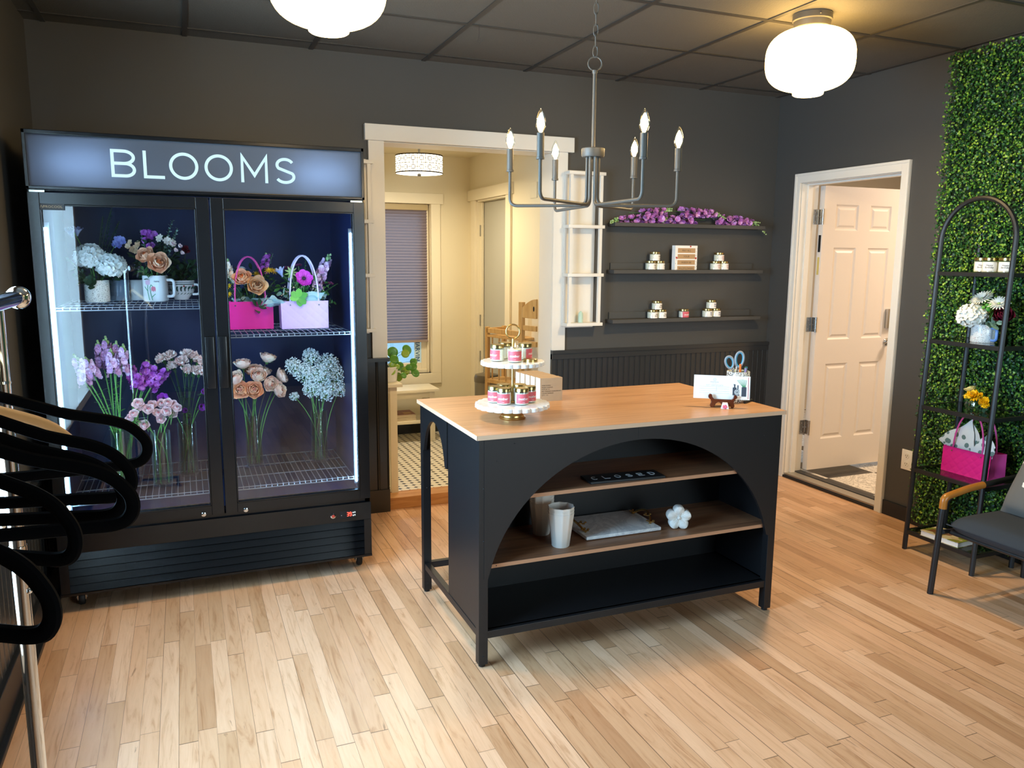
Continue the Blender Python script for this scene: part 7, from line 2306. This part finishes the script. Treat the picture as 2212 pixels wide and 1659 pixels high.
MB().box(-0.066, 0.066, -0.104, 0.104, 0.002, 0.026).build('pages', M['paper'], bk, smooth=False)
MB().box(-0.069, 0.070, -0.107, 0.107, 0.026, 0.029).box(-0.069, 0.070, -0.107, 0.107, 0, 0.002).box(0.067, 0.070, -0.107, 0.107, 0.002, 0.026).build('cover', M['book_cover'], bk, smooth=False)

# ================================================================== ARMCHAIR
ac = thing('armchair', 'black tube-frame armchair with charcoal cushion and leather-wrapped arms', 'chair', (3.45, 2.16, 0))
AX, AY = 3.45, 2.16
for sgn in (1, -1):
    y = AY+sgn*0.30-(0.0 if sgn > 0 else 0)
    def cpt(x, dy, z): return Vector((x-AX, (y-AY)+dy*sgn, z))
    leg = round_path([cpt(3.142, 0.022, 0.0), cpt(3.146, 0.0, 0.470), cpt(3.30, -0.006, 0.500), cpt(3.60, -0.008, 0.520)], 0.075, 8)
    full = leg+round_path([cpt(3.60, -0.008, 0.520), cpt(3.735, -0.006, 0.522), cpt(3.738, -0.008, 0.0)], 0.05, 6)[1:]
    MB().tube(full, 0.0138, 12).build('side_frame', M['black'], ac)
    wrap = round_path([cpt(3.1455, 0.001, 0.418), cpt(3.146, 0.0, 0.470), cpt(3.30, -0.006, 0.500), cpt(3.385, -0.0065, 0.506)], 0.075, 9)
    MB().tube(wrap, 0.0165, 14).build('arm_wrap', M['arm_wood'], ac)
for x, z in ((3.19, 0.305), (3.70, 0.285)):
    MB().tube([(x-AX, -0.30, z), (x-AX, 0.30, z)], 0.011, 10).build('cross_bar', M['black'], ac)
for y in (-0.29, 0.29):
    MB().tube([(3.146-AX, y, 0.310), (3.73-AX, y, 0.285)], 0.011, 10).build('seat_rail', M['black'], ac)
bf = round_path([(3.715-AX, 0.26, 0.30), (3.80-AX, 0.25, 0.80), (3.80-AX, -0.25, 0.80), (3.715-AX, -0.26, 0.30)], 0.06, 8)
MB().tube(bf, 0.0125, 10).build('back_frame', M['black'], ac)
def cushion(x0, x1, y0, y1, z0, z1, M4=None, puff=0.5, n=22, mi=0, corner=0.1):
    m_ = MB()
    def side(sg):
        def fn(u, v):
            a, b = u*2-1, v*2-1
            px = abs(a)**3; py = abs(b)**3
            pinch = 1-corner*(b*b)*abs(a)**2*0.6
            pinch2 = 1-corner*(a*a)*abs(b)**2*0.6
            x = (x0+x1)/2+(x1-x0)/2*a*(1-corner*0.4*(1-b*b)*0)*1.0
            y = (y0+y1)/2+(y1-y0)/2*b
            e = max(0.0, (1-a**6)*(1-b**6))**puff
            z = (z0+z1)/2+sg*(z1-z0)/2*e
            return (x, y, z)
        return fn
    m_.grid(side(1), n, n, mi, M4)
    m_.grid(side(-1), n, n, mi, M4)
    return m_
cushion(3.145-AX, 3.74-AX, -0.292, 0.275, 0.300, 0.405, None, 0.45).build('seat_cushion', M['fabric'], ac)
MB().tube([(3.145-AX, -0.29, 0.352), (3.145-AX, 0.274, 0.352)], 0.003, 6).build('piping', M['fabric'], ac)
t_ = NT('grey cloth with white splashes')
tc = t_.n('ShaderNodeTexCoord')
mp = t_.n('ShaderNodeMapping'); mp.inputs['Scale'].default_value = (1, 1, 0.01)
t_.l(tc.outputs['Object'], mp.inputs[0])
nz = t_.n('ShaderNodeTexNoise', i_Scale=40.0, i_Detail=3.0); t_.l(mp.outputs[0], nz.inputs['Vector'])
mx_ = t_.n('ShaderNodeVectorMath', operation='MULTIPLY_ADD'); t_.l(nz.outputs['Color'], mx_.inputs[0]); mx_.inputs[1].default_value = (0.012, 0.012, 0); t_.l(mp.outputs[0], mx_.inputs[2])
vo = t_.n('ShaderNodeTexVoronoi', i_Scale=19.0, i_Randomness=0.6); t_.l(mx_.outputs[0], vo.inputs['Vector'])
f_ = t_.math('LESS_THAN', vo.outputs['Distance'], 0.27)
c_ = t_.mixc(f_, S('#65635f'), S('#ece8e0'))
b_ = t_.bsdf(Roughness=0.9); t_.l(c_, b_.inputs['Base Color'])
pw = cushion(-0.225, 0.225, -0.225, 0.225, -0.065, 0.065, None, 0.5)
po = pw.build('throw_pillow', t_.m)
po.matrix_world = T(3.512, 2.142, 0.590) @ RY(RAD(28)) @ Matrix(((0, 0, -1, 0), (-1, 0, 0, 0), (0, 1, 0, 0), (0, 0, 0, 1))) @ RZ(RAD(-3))
tag(po, 'grey throw pillow with white paint dots leaning in the armchair', 'pillow')

# ================================================================== CLOTHES RACK AND HANGERS
RKX, RKY, RKZ = -0.302, 1.78, 1.449
rk = thing('clothes_rack', 'chrome garment rack standing by the left wall', 'clothes rack', (-0.336, RKY, 0))
ox, oy = -0.336, RKY
MB().tube([(RKX-ox, 0.03, RKZ), (RKX-ox, -2.3, RKZ)], 0.0148, 18).build('rail', M['chrome'], rk)
MB().ball((RKX-ox, 0.035, RKZ), 0.0225, 20, 14, 0, None, (1, 1.1, 1)).build('end_cap', M['chrome'], rk)
for yy in (0, -2.25):
    up_ = MB().tube([(0.0, yy, 0.06), (0, yy, RKZ-0.02), (RKX-ox, yy, RKZ)], [0.0145, 0.0145, 0.0135], 18)
    up_.tube([(0, yy, 0.93), (0, yy, 0.955)], 0.0165, 18).tube([(0, yy, 1.285), (0, yy, 1.29)], 0.0158, 18)
    up_.ball((0.013, yy-0.006, 0.86), 0.0065, 10, 8)
    up_.build('upright', M['chrome'], rk)
    MB().tube([(-0.20, yy, 0.055), (0.24, yy, 0.055)], 0.014, 14).build('foot_bar', M['chrome'], rk)
    for xx_ in (-0.19, 0.23):
        MB().lathe([(0.004, -0.009), (0.02, -0.009), (0.022, 0), (0.02, 0.009), (0.004, 0.009)], 18, 0, T(xx_, yy, 0.0225) @ RY(pi/2)).build('caster', M['rubber'], rk)
# hanger : local x across, z up, origin on the rail axis
HW = 0.245
half = [(0.012, -0.079), (0.045, -0.084), (0.085, -0.096), (0.15, -0.121), (0.206, -0.134), (0.228, -0.145), (0.2435, -0.165), (0.2445, -0.180), (0.237, -0.192), (0.222, -0.196)]
def hanger_parts(root, m_):
    loop = [(x, z) for x, z in half]
    pts = [(-x, 0, z) for x, z in reversed(loop)]+[(x, 0, z) for x, z in loop]
    sm_ = []
    fullp = pts+[(0.1, 0, -0.2), (-0.1, 0, -0.2)]
    MB().tube(round_path(fullp+[fullp[0]], 0.012, 4)[:-1], 0.0074, 10, True, flat=0.7).build('frame', m_, root)
    hk_ = [(0, 0, -0.083), (0, 0, -0.052), (0.012, 0, -0.030)]+[(0.0175*cos(a), 0, 0.0175*sin(a)) for a in [RAD(-60+k*22) for k in range(12)]]
    MB().tube(round_path(hk_, 0.006, 3), 0.0018, 8).build('hook', M['chrome'], root)
hl = [((1.16,), 0, 'black velvet hanger furthest along the rail, whole shoulder in view'), ((1.07,), 17, 'black velvet hanger second from the far end of rail'), ((1.01,), 20, 'black velvet hanger third from the far end, tucked inside another'), ((0.935,), 10, 'black velvet hanger fourth from the far end, lowest of the tight group'), ((0.94,), 36, 'black velvet hanger swung toward the room, second nearest'), ((0.775,), 35, 'nearest black velvet hanger, lowest in view')]
hp_ = None
for (yy,), yaw, lab in hl:
    loc = (RKX, yy, RKZ)
    if hp_ is None:
        hp_ = thing('velvet_hanger', lab, 'hanger', loc, RAD(-yaw), 'black velvet hangers on the rack')
        hanger_parts(hp_, M['velvet'])
    else:
        dup(hp_, loc, RAD(-yaw), lab)
wh = thing('wooden_hanger', 'varnished wooden hanger peeking out behind the black ones', 'hanger', (RKX, 1.45, RKZ), RAD(62))
wp = MB()
n_ = 28
wpts = []
for k in range(n_+1):
    u = -1+2*k/n_
    wpts.append((0.215*u, 0.02*(1-u*u), -0.150-0.085*abs(u)-0.03*abs(u)**6))
wp.tube(wpts, [0.005+0.004*min(1.0, 2.5*(1-abs(-1+2*k/n_))+0.4) for k in range(n_+1)], 12, flat=0.6)
wp.build('arms', M['wood_hanger'], wh)
hk_ = [(0, 0.02, -0.12), (0, 0.016, -0.06), (0.012, 0, -0.030)]+[(0.0175*cos(a), 0, 0.0175*sin(a)) for a in [RAD(-60+k*22) for k in range(12)]]
MB().tube(hk_, 0.0018, 8).build('hook', M['chrome'], wh)

# ================================================================== LIGHT
wd = bpy.data.worlds.new('dusk sky')
SC.world = wd
wd.use_nodes = True
wn_ = wd.node_tree
wn_.nodes['Background'].inputs[0].default_value = (0.36, 0.66, 1.0, 1)
wn_.nodes['Background'].inputs[1].default_value = 1.9
def area(name, loc, rot, sx_, sy_, power, col, shape='RECTANGLE', spread=180):
    l_ = bpy.data.lights.new(name, 'AREA')
    l_.shape = shape
    l_.size = sx_
    if shape in ('RECTANGLE', 'ELLIPSE'):
        l_.size_y = sy_
    l_.energy = power
    l_.color = col
    l_.spread = RAD(spread)
    o = bpy.data.objects.new(name, l_)
    COL.objects.link(o)
    o.location = loc
    o.rotation_euler = rot
    return o
DAY = (0.46, 0.70, 1.0)
WARM = (1.0, 0.74, 0.42)
area('left_window_daylight', (XL-0.2, (WY0+WY1)/2, (WZ0+WZ1)/2), (0, RAD(-90), 0), 1.5, 1.6, 230, DAY)
for k, (a, b) in enumerate(FX):
    area('shop_window_daylight', ((a+b)/2, YF-0.25, 1.45), (RAD(90), 0, 0), 1.6, 1.7, 95, (0.84, 0.93, 1.0))
for nm_, (x, y) in (('ceiling_lamp_light', LAMP_R), ('ceiling_lamp_light', LAMP_L)):
    area(nm_, (x, y, 2.283), (0, 0, 0), 0.13, 0.13, 22 if x > 1 else 11, WARM, 'DISK')
area('hall_lamp_light', (1.56, 5.5, 2.085), (0, 0, 0), 0.30, 0.30, 15, (1.0, 0.84, 0.58), 'DISK')
area('back_room_light', (5.4, 3.4, 2.55), (0, 0, 0), 0.5, 0.5, 40, (1.0, 0.78, 0.58), 'DISK')
for x in (-0.36, 0.60):
    area('sign_tube_light', (x, 3.80, 1.893), (RAD(-90), 0, 0), 0.22, 0.03, 1.5, (0.72, 0.86, 1.0))
for x, r in ((-0.498, -90), (0.722, 90)):
    area('fridge_strip_light', (x, 3.752, 1.045), (0, RAD(r), 0), 1.18, 0.010, 11.0, (0.42, 0.74, 1.0))
vs = SC.view_settings
vs.exposure = 0.2
